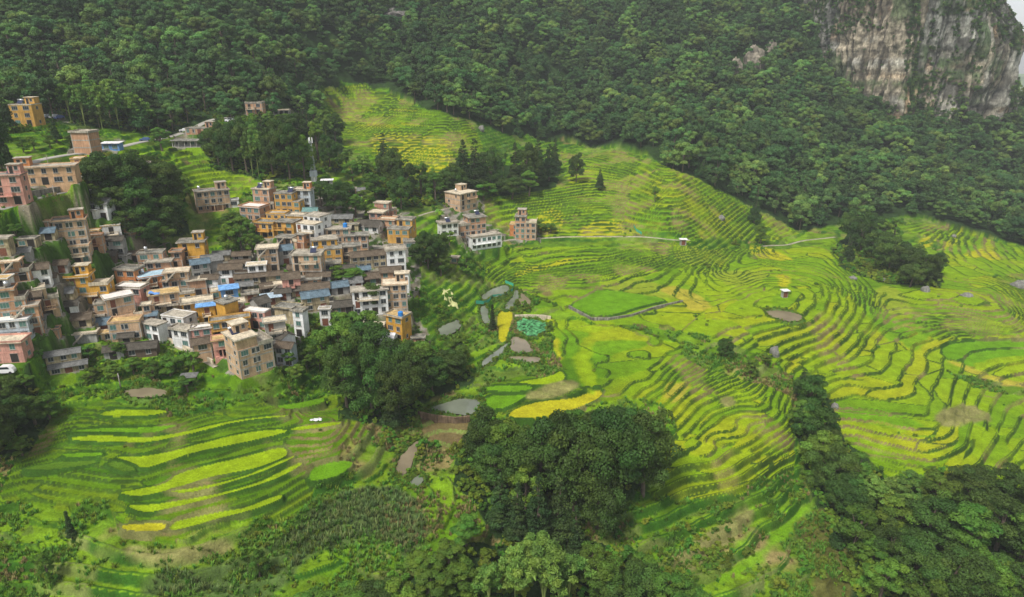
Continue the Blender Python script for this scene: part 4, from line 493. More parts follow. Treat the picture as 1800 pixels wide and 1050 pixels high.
# every house: roof centre in the photograph, size, storeys, turn, wall, roof, features | label
HOUSES = '''44 184 36 28 3 5 y F PT|yellow three storey house with a rooftop room, alone at the forest edge, top left
148 232 32 24 3 -5 b f XF|plain bare brick block of three storeys beside the blue shed
197 252 28 14 1 5 s W m|small sky blue shed beside the bare brick block by the road
80 292 92 34 2 20 p f QO|long peach two storey building with rows of windows and an orange box on its roof
146 278 34 22 2 15 y F BS|yellow two storey house at the right end of the long peach building
14 307 46 30 3 15 k f PB|salmon pink three storey house at the left edge
371 334 54 26 3 30 t f AFPN|brick and white three storey house standing alone above the green slope, orange box on top
410 352 18 10 1 20 w f N|tiny white annex right of the lone brick and white three storey house
354 225 46 20 1 0 b f NPF|low brick house beside the upper road with white framed windows
333 247 52 18 1 0 g f AF|open grey concrete arcade just below the low brick house by the upper road
448 181 28 18 2 5 b f B|small brick house highest up among the trees beside the concrete shell
495 194 26 14 1 5 g F AN|roofless grey concrete shell right of the highest brick house
261 285 15 10 1 5 g f N|small grey house peeking out between the dark trees above the village
175 356 36 22 2 0 W g g|white two storey house topmost in the upper left cluster
160 369 22 12 1 0 w f B|low white house tucked just below the topmost white house
122 386 48 30 4 25 t f FPON|tall tan brick house of four storeys with an orange rooftop room, upper left cluster
164 405 18 12 1 15 y F X|small blank yellow box house right of the tall tan brick house
126 432 54 26 2 22 t f BNF|wide tan brick house with white lower floor, below the tall four storey one
164 415 30 16 2 20 b f BR|brick house with a white landing squeezed between tan block and grey shop
215 382 26 20 2 -5 b f F|brown brick house above white lower floor at the right end of the upper left cluster
194 395 30 22 2 28 w y B|white house with an orange yellow roof terrace in the upper left cluster
225 408 20 14 1 -8 b F F|small brick cube house below the wood, outermost right of the upper left cluster
198 421 36 16 2 10 g d gA|grey shop house with a dark tiled roof and blue awning strips
74 407 42 18 1 15 c s g|cream adobe house under a slate grey pitched roof, left of the tall tan brick house
50 419 30 18 1 10 c f N|low mud yellow flat roofed house at the left, beside the slate roofed adobe
90 427 32 16 1 15 c g g|old grey roofed cottage in front of the slate roofed adobe
5 418 22 18 2 10 c f N|cream house cut by the left picture edge, topmost there
27 457 40 28 2 20 b F FSR|brick house with a pale cluttered roof at far left, above the red rimmed white one
60 471 44 22 2 25 W n gN|white house with dark roof rims and small windows, far left middle row
126 471 46 18 1 14 w f N|long low white house behind the big ochre house
100 463 36 16 1 14 g n g|low brown roofed house among roofs behind the long low white house
156 482 62 34 3 14 Y F BSPN|big ochre yellow house with red balcony furniture, largest yellow one on the left
227 472 38 24 2 -8 o f N|deep orange house left of the one with the pale blue roof
268 482 48 32 2 34 o b BR|orange house with a pale blue roof pool like surface
232 503 46 24 2 -6 k w N|pinkish house with a clean white flat roof beside the orange house
206 519 44 28 3 40 t w FBG|three storey tan brick house with a broad white roof, corner towards the valley
287 513 48 28 2 28 t y FBC|tan house with a yellowish roof and a blue tarpaulin
17 507 42 28 3 24 b f FSG|three storey brick house at the left edge with green tinted windows
55 518 32 24 2 24 d n g|weathered brown timber house between two brick houses at the left
77 505 34 26 3 34 t F FSB|tall narrow tan brick house with a planted balcony, left of the grey cottage
112 512 34 20 1 14 c g g|grey roofed cottage directly left of the big ochre house
4 488 24 20 2 10 w y B|white house with a yellow roof cut by the left picture edge
118 535 34 16 1 18 w d g|white walled cottage with dark tiles under the big ochre house
133 558 52 22 1 14 c n g|long adobe barn with a brown roof and two small windows, left centre
171 533 30 22 2 20 t f S|tan house with a curved earth covered roof right of the white cottage with dark tiles
172 554 24 14 1 14 c f T|small cream house carrying a solar heater behind the adobe barn
44 537 40 26 3 24 b f FSRN|brown brick house with an outside stair, in front of the brown timber house
25 560 48 24 2 14 l w N|pale blue rimmed white house above the left bottom corner of the village
13 597 58 30 2 8 k F G|pink brown house with a turquoise window, lowest at the left edge
110 620 52 14 2 26 c g gN|grey tiled farmhouse, lowest of the old ones at the left, upper wing
120 641 56 12 1 26 c g gN|lower wing of the grey tiled farmhouse at the field edge
183 566 26 22 1 24 g s g|dark corrugated shed between the adobe barn and the tan house with a cream roof
221 563 50 26 2 14 t y FN|tan brick house with a cream roof overlooking the garden, left lower row
190 583 22 14 1 20 t y N|little tan lean to beside the dark corrugated shed
149 584 40 18 1 14 g F XR|half ruined grey shed with dappled sheet roofing below the adobe barn
248 608 52 22 1 14 d d g|dark roofed timber barn, lowest beside the gardens
200 613 30 18 1 20 g d g|old grey barn left of the dark roofed timber barn
272 567 34 18 2 -22 W f N|plain white house with four small windows left of the cream house with a sunken roof
267 552 18 12 1 10 l s g|small blue grey arched shed behind the plain white house
314 553 48 28 2 -18 w f BN|cream white house with a sunken dark roof and curved rim
322 577 36 18 2 -18 w f N|lower white wing with two windows in front of the sunken roof house
346 528 48 26 2 24 y F N|yellow house with a wide pale terrace roof, centre of the village
362 536 28 18 2 20 Y B mB|yellow house with a bright blue sheet roof over a red balcony
398 529 26 24 3 55 Y f X|blank ochre gable wall house left of the salmon house
402 506 28 18 2 24 s B m|sky blue sheet metal house in the middle of the village
404 560 64 22 2 22 y f NA|yellow house with a long grey roof and brown doors behind the biggest brick house
354 575 32 18 2 20 k w N|house with a pinkish white flat roof left of the long yellow one
434 584 62 50 4 44 t F FPS|biggest brick house, four storeys on a corner at the lower village edge
482 562 34 22 3 24 g F BN|grey concrete house with a long terrace behind the biggest brick house
354 600 30 20 2 24 t n g|tan house with a grey pitched roof left of the arched veranda
388 594 28 20 2 22 k y A|house with a yellow roof terrace and arched veranda beside the biggest brick house
500 590 24 24 2 -42 W d g|white gabled house with dark tiles right of the biggest brick house
502 607 30 18 2 -10 l n N|pale grey blue house at the lower right foot of the biggest brick house
332 661 22 12 1 10 d g m|patched grey shack below the houses at the field edge
452 545 42 16 2 -16 k w N|pink house with a white roof strip behind the grey concrete terrace house
423 529 34 26 2 26 k F SR|salmon house with a pale cluttered roof terrace, village centre
457 529 24 26 2 48 g d g|steep dark gabled house right of the salmon house
476 521 30 18 1 26 c l m|shed with a pale blue sheet roof, right centre of the village
507 538 40 24 2 -14 c f X|large blank cream block left of the small white tower house
527 545 20 15 3 -16 W f NG|small white tower house with a teal window
553 518 46 22 2 24 c s g|long house with a slate blue roof in the lower right village
595 501 30 20 1 26 g s g|small house with a slate blue roof, further up than the long one
620 494 30 20 1 22 W g g|white walled grey roofed house behind the white three storey house
570 529 28 18 1 14 c f N|tan cottage in front of the long slate blue roof
571 542 18 12 2 6 w f N|narrow white house with a water trough at the foot of the tan cottage
601 535 36 22 1 18 d d g|collapsed dark roofed barn left of the white three storey house
649 507 60 26 3 14 W f BNF|white three storey house with a recessed balcony, right lower village
694 496 40 30 4 10 t F FNP|four storey tan brick house at the right village edge
712 479 14 14 3 0 W F X|narrow white annex behind the four storey tan brick house
686 475 36 20 1 14 b n g|brown roofed brick house behind the four storey tan one
700 553 34 24 3 -28 Y y T|bright yellow three storey house with a blue tank on its roof
673 591 44 22 1 -12 w W g|shed under a big white curved roof beside the bright yellow house
664 570 26 16 1 0 g F N|low shed with a pale roof behind the white curved one
735 592 22 14 1 6 b f F|brick shed right of the bright yellow house
511 486 30 24 2 18 k n gBG|pinkish white house with a brown roof in the village middle right
481 499 26 16 1 20 w F R|low cream house left of the pinkish white one with a brown roof
467 503 20 18 1 30 d n g|tiny brown roofed hut left of the low cream house
546 489 34 20 1 14 p f N|peach coloured low house right of the pinkish white one
560 484 40 14 1 10 g n g|long low grey house behind the peach coloured low house
555 504 46 22 1 14 d n g|moss covered brown roofed house above the long slate blue roof
652 486 24 20 1 24 d n g|dark brown roofed cottage above the white three storey house
464 331 32 20 3 -14 b F FPT|brick house with a rooftop room at the upper left of the yellow cluster
471 345 26 14 2 -10 t f S|small grey brown house stepping down in front of the upper brick house
502 339 32 22 3 -6 y f TN|tallest yellow house of the upper middle cluster
513 353 36 18 2 -8 y f NG|yellow house stepping down in front of the tallest yellow one
533 333 30 18 3 -4 l F PON|pale grey blue three storey house topmost right in the upper middle cluster
447 362 40 26 2 -16 b w NF|brick house with a white front and white roof, left in the upper middle cluster
489 375 34 20 2 -6 y f N|yellow house second row below the tallest yellow one
525 378 34 18 2 -8 y F X|orange yellow blank house second row right
470 390 36 24 2 -12 y f BN|yellow house with a railed balcony, lowest left of the yellow cluster
506 388 34 24 2 -12 y f BG|yellow house with a glazed balcony, lowest right of the yellow cluster
546 370 24 14 2 0 w t g|white house with a teal sheet roof behind the white and brick one
557 378 36 26 3 -24 w f BN|white fronted house with a brick side, three storeys
544 392 38 22 3 -20 W F BN|white three storey house in front of the white and brick one
504 416 28 18 1 -10 b f FR|low pink brick house under the yellow cluster
531 410 22 20 2 -24 b f SN|brick house with a white base between yellow cluster and yellow corner house
569 419 42 26 2 18 Y f N|bright yellow corner house with a grey roof below the white houses
585 436 30 18 2 16 y f N|yellow house one step below the bright yellow corner house
602 382 36 15 1 0 c g g|yellow adobe cottage with a tiled roof on the hillside
594 401 42 20 2 10 t f F|tan house carrying a blue water tank below the adobe cottage
627 412 38 22 2 8 b f FN|pink brick house with a grey roof right of the blue water tank
615 431 34 20 2 14 t f FB|tan brick house with an open stair in front of the pink brick one
650 395 40 26 1 -10 w d gN|cream white house under a dark pitched roof near the red brick group
673 356 26 14 3 -12 r F FN|red brick house, topmost of its group at the village top right
665 372 26 20 2 -12 r F F|red brick house with a pale roof, left of its group
690 369 24 18 2 -12 r F FS|red brick house, right of its group
683 385 28 16 2 -12 b F AF|brown brick house with a tall dark porch, lowest of the red brick group
714 385 28 18 3 -12 y f BN|yellow three storey house behind the yellow one with a teal window
703 401 38 24 2 -8 y f NG|yellow house with a teal window at the right end of the upper row
646 447 60 20 2 20 c n gN|long cream adobe row house with many small windows
694 437 32 24 3 18 W f N|stained white three storey house near the big roadside trees
712 425 34 16 2 12 g f S|grey house with a flat roof behind the stained white one
470 434 34 24 3 14 t F FR|tan brick house with an outside stair, centre of the village
500 437 26 20 2 20 g s g|blue grey gabled house right of the tan one with an outside stair
541 445 50 26 3 2 t f AFBG|wide tan house with a glazed upper gallery and red doors
451 464 30 18 2 16 W F N|white house with a strip of dark windows, village centre
406 470 38 20 2 10 W n SN|white house with red brown eaves, left of the centre
455 484 80 14 1 18 c n gN|very long tile roofed adobe building across the village centre
266 443 42 22 2 12 b f FC|cluttered roof brick house left of the bright yellow three storey one
306 442 28 18 2 8 b f FS|brick house adjoining the bright yellow three storey house on its left
280 459 40 16 2 14 b f FN|brick house with pale window band below the cluttered roof one
338 423 42 28 3 12 Y f BP|bright yellow three storey house under the green hillside
311 475 38 24 3 16 t F FR|tan brick house with a rim wall and outside stair, left centre
351 461 30 18 2 26 g s g|grey house with a slate blue gable below the bright yellow three storey one
372 455 32 24 2 30 g g g|grey gabled house with a mossy roof below the green hillside
346 490 30 20 2 20 b F FC|brick house with pink rubble on its roof, middle left
370 488 28 16 2 6 w n gG|white cottage with pale green windows and clay tiles
422 462 34 16 1 10 d n g|brown timber barn behind the white houses, left of centre
329 514 24 16 2 20 y f N|small yellow house with a dark roof beside the tan one with the tarpaulin
374 511 28 18 2 24 y F S|yellow house with a tan roof below the white green windowed cottage
810 337 40 34 3 48 t F FPB|tan brick house standing apart at the upper right, corner forward
825 381 50 28 3 26 b f FNS|brick house of three storeys below the one standing apart
787 391 32 18 2 24 w f N|low white and brick house left of the three storey brick one
849 413 58 26 2 28 W f BN|white two storey house with a long balcony at the outer right
925 379 36 26 4 -6 b f FNSP|four storey unfinished brick house, outermost right on the path
907 393 20 20 2 -6 o y F|orange roofed two storey wing left of the outermost brick house
751 447 16 14 1 0 w f N|small white house half hidden behind the roadside tree
799 452 14 12 1 -10 c F N|tiny cream hut among bushes below the white balcony house
613 332 24 14 2 10 b f S|ruined pinkish house in the trees above the adobe cottage
633 334 16 12 1 10 g g g|grey roofed hut right of the ruined pinkish house
575 317 18 9 1 10 g W m|open shed with a white roof near the telecom mast
81 389 9 7 1 10 b F X|tiny brick hut with a pale roof in the bushes, upper left
40 441 26 16 1 16 g g g|low grey cottage between the mud yellow house and the far left brick house
100 446 24 14 1 14 c d g|small dark roofed cottage above the white house with dark rims
143 452 26 14 1 16 g d g|dark tiled shed under the tan brick house with a white lower floor
188 447 30 15 1 12 d d g|dark timber shed below the grey shop with blue awning strips
214 449 24 14 1 -6 g f N|flat grey shed above the deep orange house
240 446 22 14 1 8 b n g|little brick cottage with brown tiles above the pale blue roof
85 486 26 14 1 18 g n g|brown roofed cottage behind the tall narrow house with a planted balcony
30 480 26 14 1 18 w g g|white cottage with grey sheet roofing below the far left brick house
196 540 26 14 1 18 c d g|dark roofed cottage between the white roofed brick house and the corrugated shed
250 535 26 16 2 20 t F S|tan box house in front of the tarpaulin house
298 535 26 15 1 20 c f N|little cream house behind the sunken roof house
325 497 24 14 1 18 g n g|brown tiled cottage left of the small yellow house with a dark roof
300 492 26 14 2 16 b f N|brick box house below the one with a rim wall and outside stair
395 482 26 14 1 12 c d g|dark tiled cottage right of the white green windowed one
430 500 28 14 1 14 c g g|grey roofed cottage between the blue metal house and the low cream house
440 515 24 14 1 18 t f N|tan flat roofed hut behind the steep dark gabled house
497 512 26 14 1 16 g d g|dark roofed shed below the pinkish white house with a brown roof
525 508 24 14 1 14 c d g|dark tiled cottage left of the moss covered brown roof
520 470 26 14 1 10 c n g|brown tiled cottage below the wide tan house with a gallery
583 462 28 14 1 14 g f N|flat grey store between the yellow lower house and the long row house
610 470 26 14 1 14 c d g|dark roofed cottage in front of the long cream row house
640 472 20 12 1 18 g s g|slate blue roofed hut at the right end of the long cream row house
630 515 24 14 1 12 d d g|dark timber shed tucked left of the white recessed balcony house
578 552 26 14 1 12 d n g|brown roofed shed at the foot of the collapsed barn
482 585 22 12 2 20 g f N|grey stair block right of the biggest brick house
560 396 26 14 1 -12 g d g|dark roofed cottage right of the white three storey houses
620 394 20 12 1 4 c f N|low cream house between the adobe cottage and the dark pitched roof
575 448 24 13 1 14 g d g|dark roofed shed below the yellow house that steps down
425 447 30 14 1 12 g n g|brown roofed shed on the slope edge behind the white dark windowed house
390 446 28 14 1 12 c g g|grey roofed cottage at the foot of the green slope
222 590 24 13 1 14 c d g|dark tiled cottage in the lower left row beside the timber barn
66 560 26 15 1 20 g g g|grey sheet roofed shed below the tall narrow planted house
90 578 24 13 1 20 b f N|brick shed behind the grey tiled farmhouse
1380 511 9 7 1 10 g W m|tiny white roofed field hut among the middle terraces
1201 421 10 6 1 0 g W m|tiny white roofed hut beside the terrace path'''

def house_spot(u, v, W, D, st, wall):
    h = (2.5 if wall != 'c' else 2.2) * st
    x, y, gz = at(u, v, dz=h)
    mpp = math.hypot(y, CZ - gz - h) * .98 / F_
    return x, y, gz, W * mpp * 1.02, D * mpp * 1.14
PADS = []
for ln in HOUSES.split('\n'):
    a = ln.split('|')[0].split(); x, y, z, W, D = house_spot(float(a[0]), float(a[1]), float(a[2]), float(a[3]), int(a[4]), a[6]); PADS.append((z, x, y, W, D, R(float(a[5]))))
PADS.sort()

def smooth(t):
    t = np.clip(t, 0, 1); return t * t * (3 - 2 * t)

FINE = [to_world(t) for t in ['960,560 1080,570 1180,600 1200,625 1240,645 1385,692 1400,740 1380,800 1290,800 1180,750 1150,700 1060,700 890,730 850,715 860,680 920,660 985,665 975,600',
 '850,465 1000,440 1200,430 1350,437 1380,500 1340,560 1240,560 1240,470 1060,490 940,510 860,500', '1440,500 1650,500 1900,470 1900,600 1640,600 1560,560', '20,735 180,705 330,735 500,700 640,690 640,760 560,830 500,905 300,945 200,940 190,870 0,870']]
NO_STEP = ('br', 'dr', 'cn')
FLAT_TOO = (23, 24, 25, 26, 27, 37, 38)
def land(x, y):
    """height and colour of the ground at arrays x, y"""
    z0 = base_z(x, y)
    e = 1.0
    gx = (base_z(x + e, y) - base_z(x - e, y)) / (2 * e); gy = (base_z(x, y + e) - base_z(x, y - e)) / (2 * e)
    slope = np.clip(np.hypot(gx, gy), .02, 2)
    forest = np.zeros(x.shape, bool); grove = forest.copy(); paddy = forest.copy(); vill = forest.copy()
    wx = x + 6 * (fbm(x / 14, y / 14, 5, 3) - .5); wy = y + 6 * (fbm(x / 14, y / 14, 9, 3) - .5)
    for P in FOREST: forest |= inside(wx, wy, P)
    for P in GROVES: grove |= inside(wx, wy, P)
    for P in PADDY: paddy |= inside(wx, wy, P)
    for P in VILLAGE: vill |= inside(x, y, P)
    paddy &= ~forest & ~vill
    # terraces: the smooth slope cut into level steps, walls wandering with the noise
    reg, f1, f2 = cells(x / 80 + .15 * fbm(x / 20, y / 20, 3), y / 55 + .2 * fbm(x / 20, y / 20, 4), 40)
    step = np.where(paddy, .5 + .3 * reg, .7 + .4 * reg)
    amp = np.where(paddy, .6, 1.1); n0_ = fbm(x / 16, y / 16, 21, 3)
    h = z0 + amp * (n0_ - .5) + reg * 1.7
    hx = gx + amp * (fbm((x + .5) / 16, y / 16, 21, 3) - n0_) * 2; hy = gy + amp * (fbm(x / 16, (y + .5) / 16, 21, 3) - n0_) * 2
    fine = np.zeros(x.shape, bool)
    for P in FINE: fine |= inside(wx, wy, P)
    step = step * np.where(slope > .27, 2, 1) * np.where(fine, .55, 1)
    slope = np.clip(np.hypot(hx, hy), .02, 2)
    q = h / step; n = np.floor(q); fr = q - n
    wf = np.clip(slope * np.maximum(np.maximum(.5, .0040 * y), .65 * step) / step, .04, .5)
    up = smooth((fr - (1 - wf)) / wf)
    tz = (n + up) * step - reg * 1.7 + .12
    lip = smooth(1 - np.abs(fr - wf * .35) / (wf * .35)) * .22
    tz = tz + lip - .1
    cid, c1, c2 = cells(x / 34 + n * 3.7 + .1 * fbm(x / 9, y / 9, 8), y / 26 + n * 1.9, 77)
    edge = ((c2 - c1) < .022) & (cid > .45)
    riser = (up > .04) | (lip > .08)
    rw = np.clip((smooth(up * 6) + smooth(lip / .16)), 0, 1)[..., None] * np.clip(.25 + 1.25 * fbm(x / 8, y / 8, 203, 3), 0, 1)[..., None]
    # colours
    br_ = fbm(x / 3.1, y / 3.1, 61, 4)[..., None]; bb = fbm(x / 24, y / 24, 62, 4)[..., None]
    scrub = np.array([.08, .155, .010]) * (.5 + 1.0 * br_) + np.array([.09, .11, .0]) * np.clip(bb - .45, 0, 1) * 2
    dry = np.clip((fbm(x / 18, y / 9, 66, 4)[..., None] - .57) * 7, 0, 1)
    scrub = scrub * (1 - dry) + np.array([.23, .19, .07]) * (.6 + .7 * br_) * dry
    flatc = np.where((cid > .6)[..., None], np.array([.14, .245, .010]), np.array([.095, .195, .008]))
    flatc = np.where((cid < .14)[..., None], np.array([.10, .16, .02]), flatc)
    yel = np.clip((fbm(x / 60, y / 60, 90, 3) - .46) * 5 + (y > 330) * .0, 0, 1)
    pc = np.where((cid < .25 + .2 * yel)[..., None], np.array([.26, .37, .012]), np.array([.17, .345, .012]))
    pc = np.where((cid > .94 - .16 * yel)[..., None], np.array([.38, .38, .02]), pc)
    pc = np.where(((cid > .5) & (cid < .6))[..., None], np.array([.23, .40, .012]), pc)
    tt = np.clip(.42 * cid + .30 * vnoise(n * 1.7, n * .3, 5) + .55 * (fbm(x / 38, y / 30, 90, 3) - .36) + .10 * (fbm(x / 4, y / 4, 91, 3) - .5), 0, .999) * 4
    PL = np.array([[.085, .175, .006], [.125, .235, .006], [.18, .28, .006], [.25, .295, .008], [.33, .30, .014]])
    ti = tt.astype(int)[..., None]; tf = smooth((tt - tt.astype(int)))[..., None]
    pc = PL[ti[..., 0]] * (1 - tf) + PL[ti[..., 0] + 1] * tf
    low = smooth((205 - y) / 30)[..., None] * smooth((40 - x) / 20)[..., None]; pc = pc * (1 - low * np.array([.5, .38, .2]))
    earth = np.array([.035, .07, .010]) * (.6 + .8 * br_)
    eb = np.clip((fbm(x / 13, y / 13, 71, 3)[..., None] - .56) * 8, 0, 1)
    earth = earth * (1 - eb) + np.array([.17, .14, .055]) * (.6 + .7 * br_) * eb
    rough_ = .5 * (fbm(x / 1.5, y / 1.5, 31, 4) - .5) + .9 * (fbm(x / 5, y / 5, 32, 3) - .5)
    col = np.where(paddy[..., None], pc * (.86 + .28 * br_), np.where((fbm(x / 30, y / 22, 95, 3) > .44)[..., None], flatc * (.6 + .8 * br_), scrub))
    col = col * (1 - rw) + earth * np.where(paddy[..., None], np.ones(3), np.array([.9, 1.35, .9])) * rw
    col = np.where((edge & paddy & ~riser)[..., None], earth * 1.1, col)
    z = np.where(paddy, tz + .05 * (fbm(x / .9, y / .9, 33, 2) - .5) + edge * .15, tz + rough_)
    # forest floor, groves: no terraces
    ff = forest | grove
    z0 = z0 + np.where(forest, 1, 0) * 17 * (fbm(x / 60, y / 60, 111, 3) - .5) * smooth((y - 300) / 120)
    z = np.where(ff, z0 + rough_ * 1.5, z)
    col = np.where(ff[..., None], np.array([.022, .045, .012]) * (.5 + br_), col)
    # village yards: irregular platforms, concrete, trodden earth and weeds
    vz = z0 + .8 * (fbm(x / 8, y / 8, 51, 3) - .5)
    vn = np.floor(vz / 1.6); vt = vz / 1.6 - vn
    vz = (vn + smooth((vt - .8) / .2)) * 1.6
    vc = np.array([.21, .195, .16]) * (.5 + br_)
    weeds = (fbm(x / 5, y / 5, 52, 3) > .56)
    vc = np.where(weeds[..., None], np.array([.06, .13, .015]) * (.5 + br_), vc)
    behind = smooth((x / np.maximum(y, 1) - np.where(y > 610, .645, .694)) / .02) * smooth((y - 560) / 30); z = z * (1 - behind) + np.minimum(z, CZ - 85) * behind; forest &= behind < .3
    z = np.where(vill, vz + weeds * .25, z); col = np.where(vill[..., None], vc, col)
    # levelled ground under and in front of every house
    for hz_, hx_, hy_, W, D, rz in PADS:
        r = max(W, D) * .75 + 3; m = (np.abs(x - hx_) < r) & (np.abs(y - hy_) < r)
        if not m.any(): continue
        X, Y = x[m] - hx_, y[m] - hy_; c, s_ = math.cos(rz), math.sin(rz); a, b = X * c + Y * s_, -X * s_ + Y * c
        d = np.maximum(np.abs(a) - W / 2, np.abs(b) - D / 2); w = 1 - smooth((d - .7) / 1.2); z[m] = z[m] * (1 - w) + (hz_ - .05) * w
    # single fields and ponds
    for k, (c, zz, W) in enumerate(FIELD_LIST + [('pond', z, W) for _, z, W in POND_LIST]):
        A = np.asarray(W); m = (x > A[:, 0].min() - 2.5) & (x < A[:, 0].max() + 2.5) & (y > A[:, 1].min() - 2.5) & (y < A[:, 1].max() + 2.5)
        if not m.any(): continue
        X, Y = x[m], y[m]
        ins = inside(X + .5 * (fbm(X / 2.5, Y / 2.5, 3, 2) - .5), Y + .5 * (fbm(X / 2.5, Y / 2.5, 4, 2) - .5), W); d = edge_dist(X, Y, W); sd_ = np.where(ins, d, -d)
        zc, cc = z[m], col[m]; b = br_[m]
        if c == 'pond':
            w = smooth((sd_ + .9) / .7); zn = np.where(sd_ > -.2, zz - .5, zz + .25); zc = zc * (1 - w) + zn * w
            cc = np.where((sd_ > -1.0)[..., None], np.array([.07, .13, .02]) * (.5 + b), cc); cc = np.where((sd_ > -.1)[..., None], np.array([.10, .085, .045]), cc)
        elif c in NO_STEP:
            w = smooth((sd_ + 1.5) / 1.5)[..., None] * np.clip(.4 + 1.4 * fbm(X / 1.3, Y / 1.3, 72, 3)[..., None], 0, 1)
            cc = cc * (1 - w) + np.array(PAL[c]) * (.55 + .9 * b) * w
        else:
            w = smooth((sd_ + .5) / .6); lipd = smooth(1 - np.abs(sd_) / .4) * .22
            if k > 15 and k not in FLAT_TOO:          # a tone of the standing rice only: the steps run on underneath
                w2 = smooth((sd_ + 1.2 + 3 * (fbm(X / 5, Y / 5, 82, 3) - .5)) / 2.0)[..., None]; keep = (riser[m] | edge[m])[..., None]
                col[m] = np.where(keep, cc, cc * (1 - w2 * .85) + np.array(PAL[c]) * (.85 + .3 * b) * w2 * .85); continue
            zc = zc * (1 - w) + (zz + lipd + .02 * b[..., 0]) * w
            cc = np.where((sd_ > -.75)[..., None], earth[m] * np.array([.9, 1.1, .9]), cc)
            cc = np.where((sd_ > .15)[..., None], np.array(PAL[c]) * (.88 + .24 * b), cc)
        z[m] = zc; col[m] = cc
    for nm, wd, pts in ROAD_LIST:
        A = np.array(pts); m = (x > A[:, 0].min() - 4) & (x < A[:, 0].max() + 4) & (y > A[:, 1].min() - 4) & (y < A[:, 1].max() + 4)
        if not m.any(): continue
        X, Y = x[m], y[m]; bd = np.full(X.shape, 1e9); bz = np.zeros(X.shape)
        for p, q in zip(A, A[1:]):
            L = (q[0] - p[0]) ** 2 + (q[1] - p[1]) ** 2 + 1e-9; t = np.clip(((X - p[0]) * (q[0] - p[0]) + (Y - p[1]) * (q[1] - p[1])) / L, 0, 1)
            d = np.hypot(X - p[0] - t * (q[0] - p[0]), Y - p[1] - t * (q[1] - p[1])); c = d < bd; bd = np.where(c, d, bd); bz = np.where(c, p[2] + t * (q[2] - p[2]), bz)
        w = smooth(1 - (bd - wd / 2) / 1.6); z[m] = z[m] * (1 - w) + (bz - .12) * w
        forest[m] &= bd > wd / 2 + 2
    return z, col, forest, grove, paddy, vill

# ------------------------------------------------------------------ terrain sheet
def axis_s(lim, st):
    a = np.arange(-lim, lim + st, st); o = [lim + st]
    while o[-1] < 60: o.append(o[-1] * 1.25)
    o = np.array(o[1:]); return np.concatenate([-o[::-1], a, o])
ys = [52.0]
while ys[-1] < 880: ys.append(ys[-1] * (1 + DETAIL * .0026))
while ys[-1] < 4200: ys.append(ys[-1] * 1.09)
yb = [40, 20, -20, -80, -200, -500, -1200, -3000]
ys = np.array(yb[::-1] + ys)
ss = axis_s(1.12, DETAIL * .0018)
YY, SS = np.meshgrid(ys, ss, indexing='ij')
XX = SS * np.maximum(YY, 62)
XX = np.clip(XX, -5200, 5200) + np.where(np.abs(XX) > 5200, SS * 3, 0)
ZZ, CC, M_F, M_G, M_P, M_V = land(XX, YY)
# steep banks between the village yards: creepers, earth and old stone instead of concrete
_dz = np.hypot(np.gradient(ZZ, axis=1) / (np.abs(np.gradient(XX, axis=1)) + 1e-6), np.gradient(ZZ, axis=0) / (np.abs(np.gradient(YY, axis=0)) + 1e-6))
_w = (smooth((_dz - .8) / .6) * M_V)[..., None]; _n = fbm(XX / 1.4 + ZZ / 2, YY / 1.4, 401, 4)[..., None]; _g = smooth((fbm(XX / 6 + ZZ / 5, YY / 6, 402, 3)[..., None] - .42) * 9)
CC = CC * (1 - _w) + _w * ((np.array([.05, .105, .015]) * _g + np.array([.20, .175, .125]) * (1 - _g)) * (.45 + 1.1 * _n))
far = smooth((np.maximum(np.maximum(np.abs(XX) - 800, YY - 900), -YY) / 500))
ZZ = ZZ * (1 - far) + (-10 - 60 * fbm(XX / 900, YY / 900, 3)) * far
nyy, nxx = XX.shape
V = np.stack([XX, YY, ZZ], -1).reshape(-1, 3)
idx = np.arange(nyy * nxx).reshape(nyy, nxx)
Q = np.stack([idx[:-1, :-1], idx[:-1, 1:], idx[1:, 1:], idx[1:, :-1]], -1).reshape(-1, 4)
M_LAND = mat_new('terraced_ground', attr='tint', rough=.95, noise=(7.0, 2.2, .35), amt=.2, bump=(2.6, .2), spec=.04)
terrain = link(bpy.data.objects.new('ground', np_mesh('ground', V, Q, M_LAND, CC.reshape(-1, 3), smooth=True)))
tag(terrain, kind='structure')
print('terrain verts', len(V))

def ground_z(x, y):
    return float(land(np.array([float(x)]), np.array([float(y)]))[0][0])
del V, Q

# ponds
def water_mat(name, rgb, rough):
    return mat_new(name, rgb, rough=rough, noise=(.15,), amt=.25, bump=(.8, .012), spec=.6)
WM = {'clear': water_mat('still_water', (.17, .19, .14), .02), 'mud': water_mat('muddy_water', (.20, .165, .105), .05)}
for c, z, W in POND_LIST:
    W = np.array(W); V = np.column_stack([W, np.full(len(W), z)])
    me = bpy.data.meshes.new('pond_water'); me.from_pydata([tuple(p) for p in V], [], [list(range(len(V)))]); me.materials.append(WM[c])
    o = link(bpy.data.objects.new('pond_water', me)); tag(o, kind='structure')

# ------------------------------------------------------------------ limestone cliff
_cp = [at(u, v) for u, v in poly('1405,-40 1418,20 1434,75 1454,128 1492,162 1536,190 1576,214 1602,196 1626,206 1664,216 1702,222 1740,222 1772,212')]
_cp = [(x, y) for x, y, z in _cp]
_lx, _ly = _cp[-1]
_cp += [(_lx + 10, _ly + 30), (_lx + 14, _ly + 90), (_lx + 10, _ly + 200)]
CLIFF_BLOCK = _cp + [(_cp[0][0] - 5, _ly + 210)]

def resample(P, d):
    out = [P[0]]; acc = 0
    for a, b in zip(P, P[1:]):
        L = math.hypot(b[0] - a[0], b[1] - a[1]); n = max(1, int(round(L / d)))
        out += [tuple(a[i] + (b[i] - a[i]) * t / n for i in range(len(a))) for t in range(1, n + 1)]
    return out

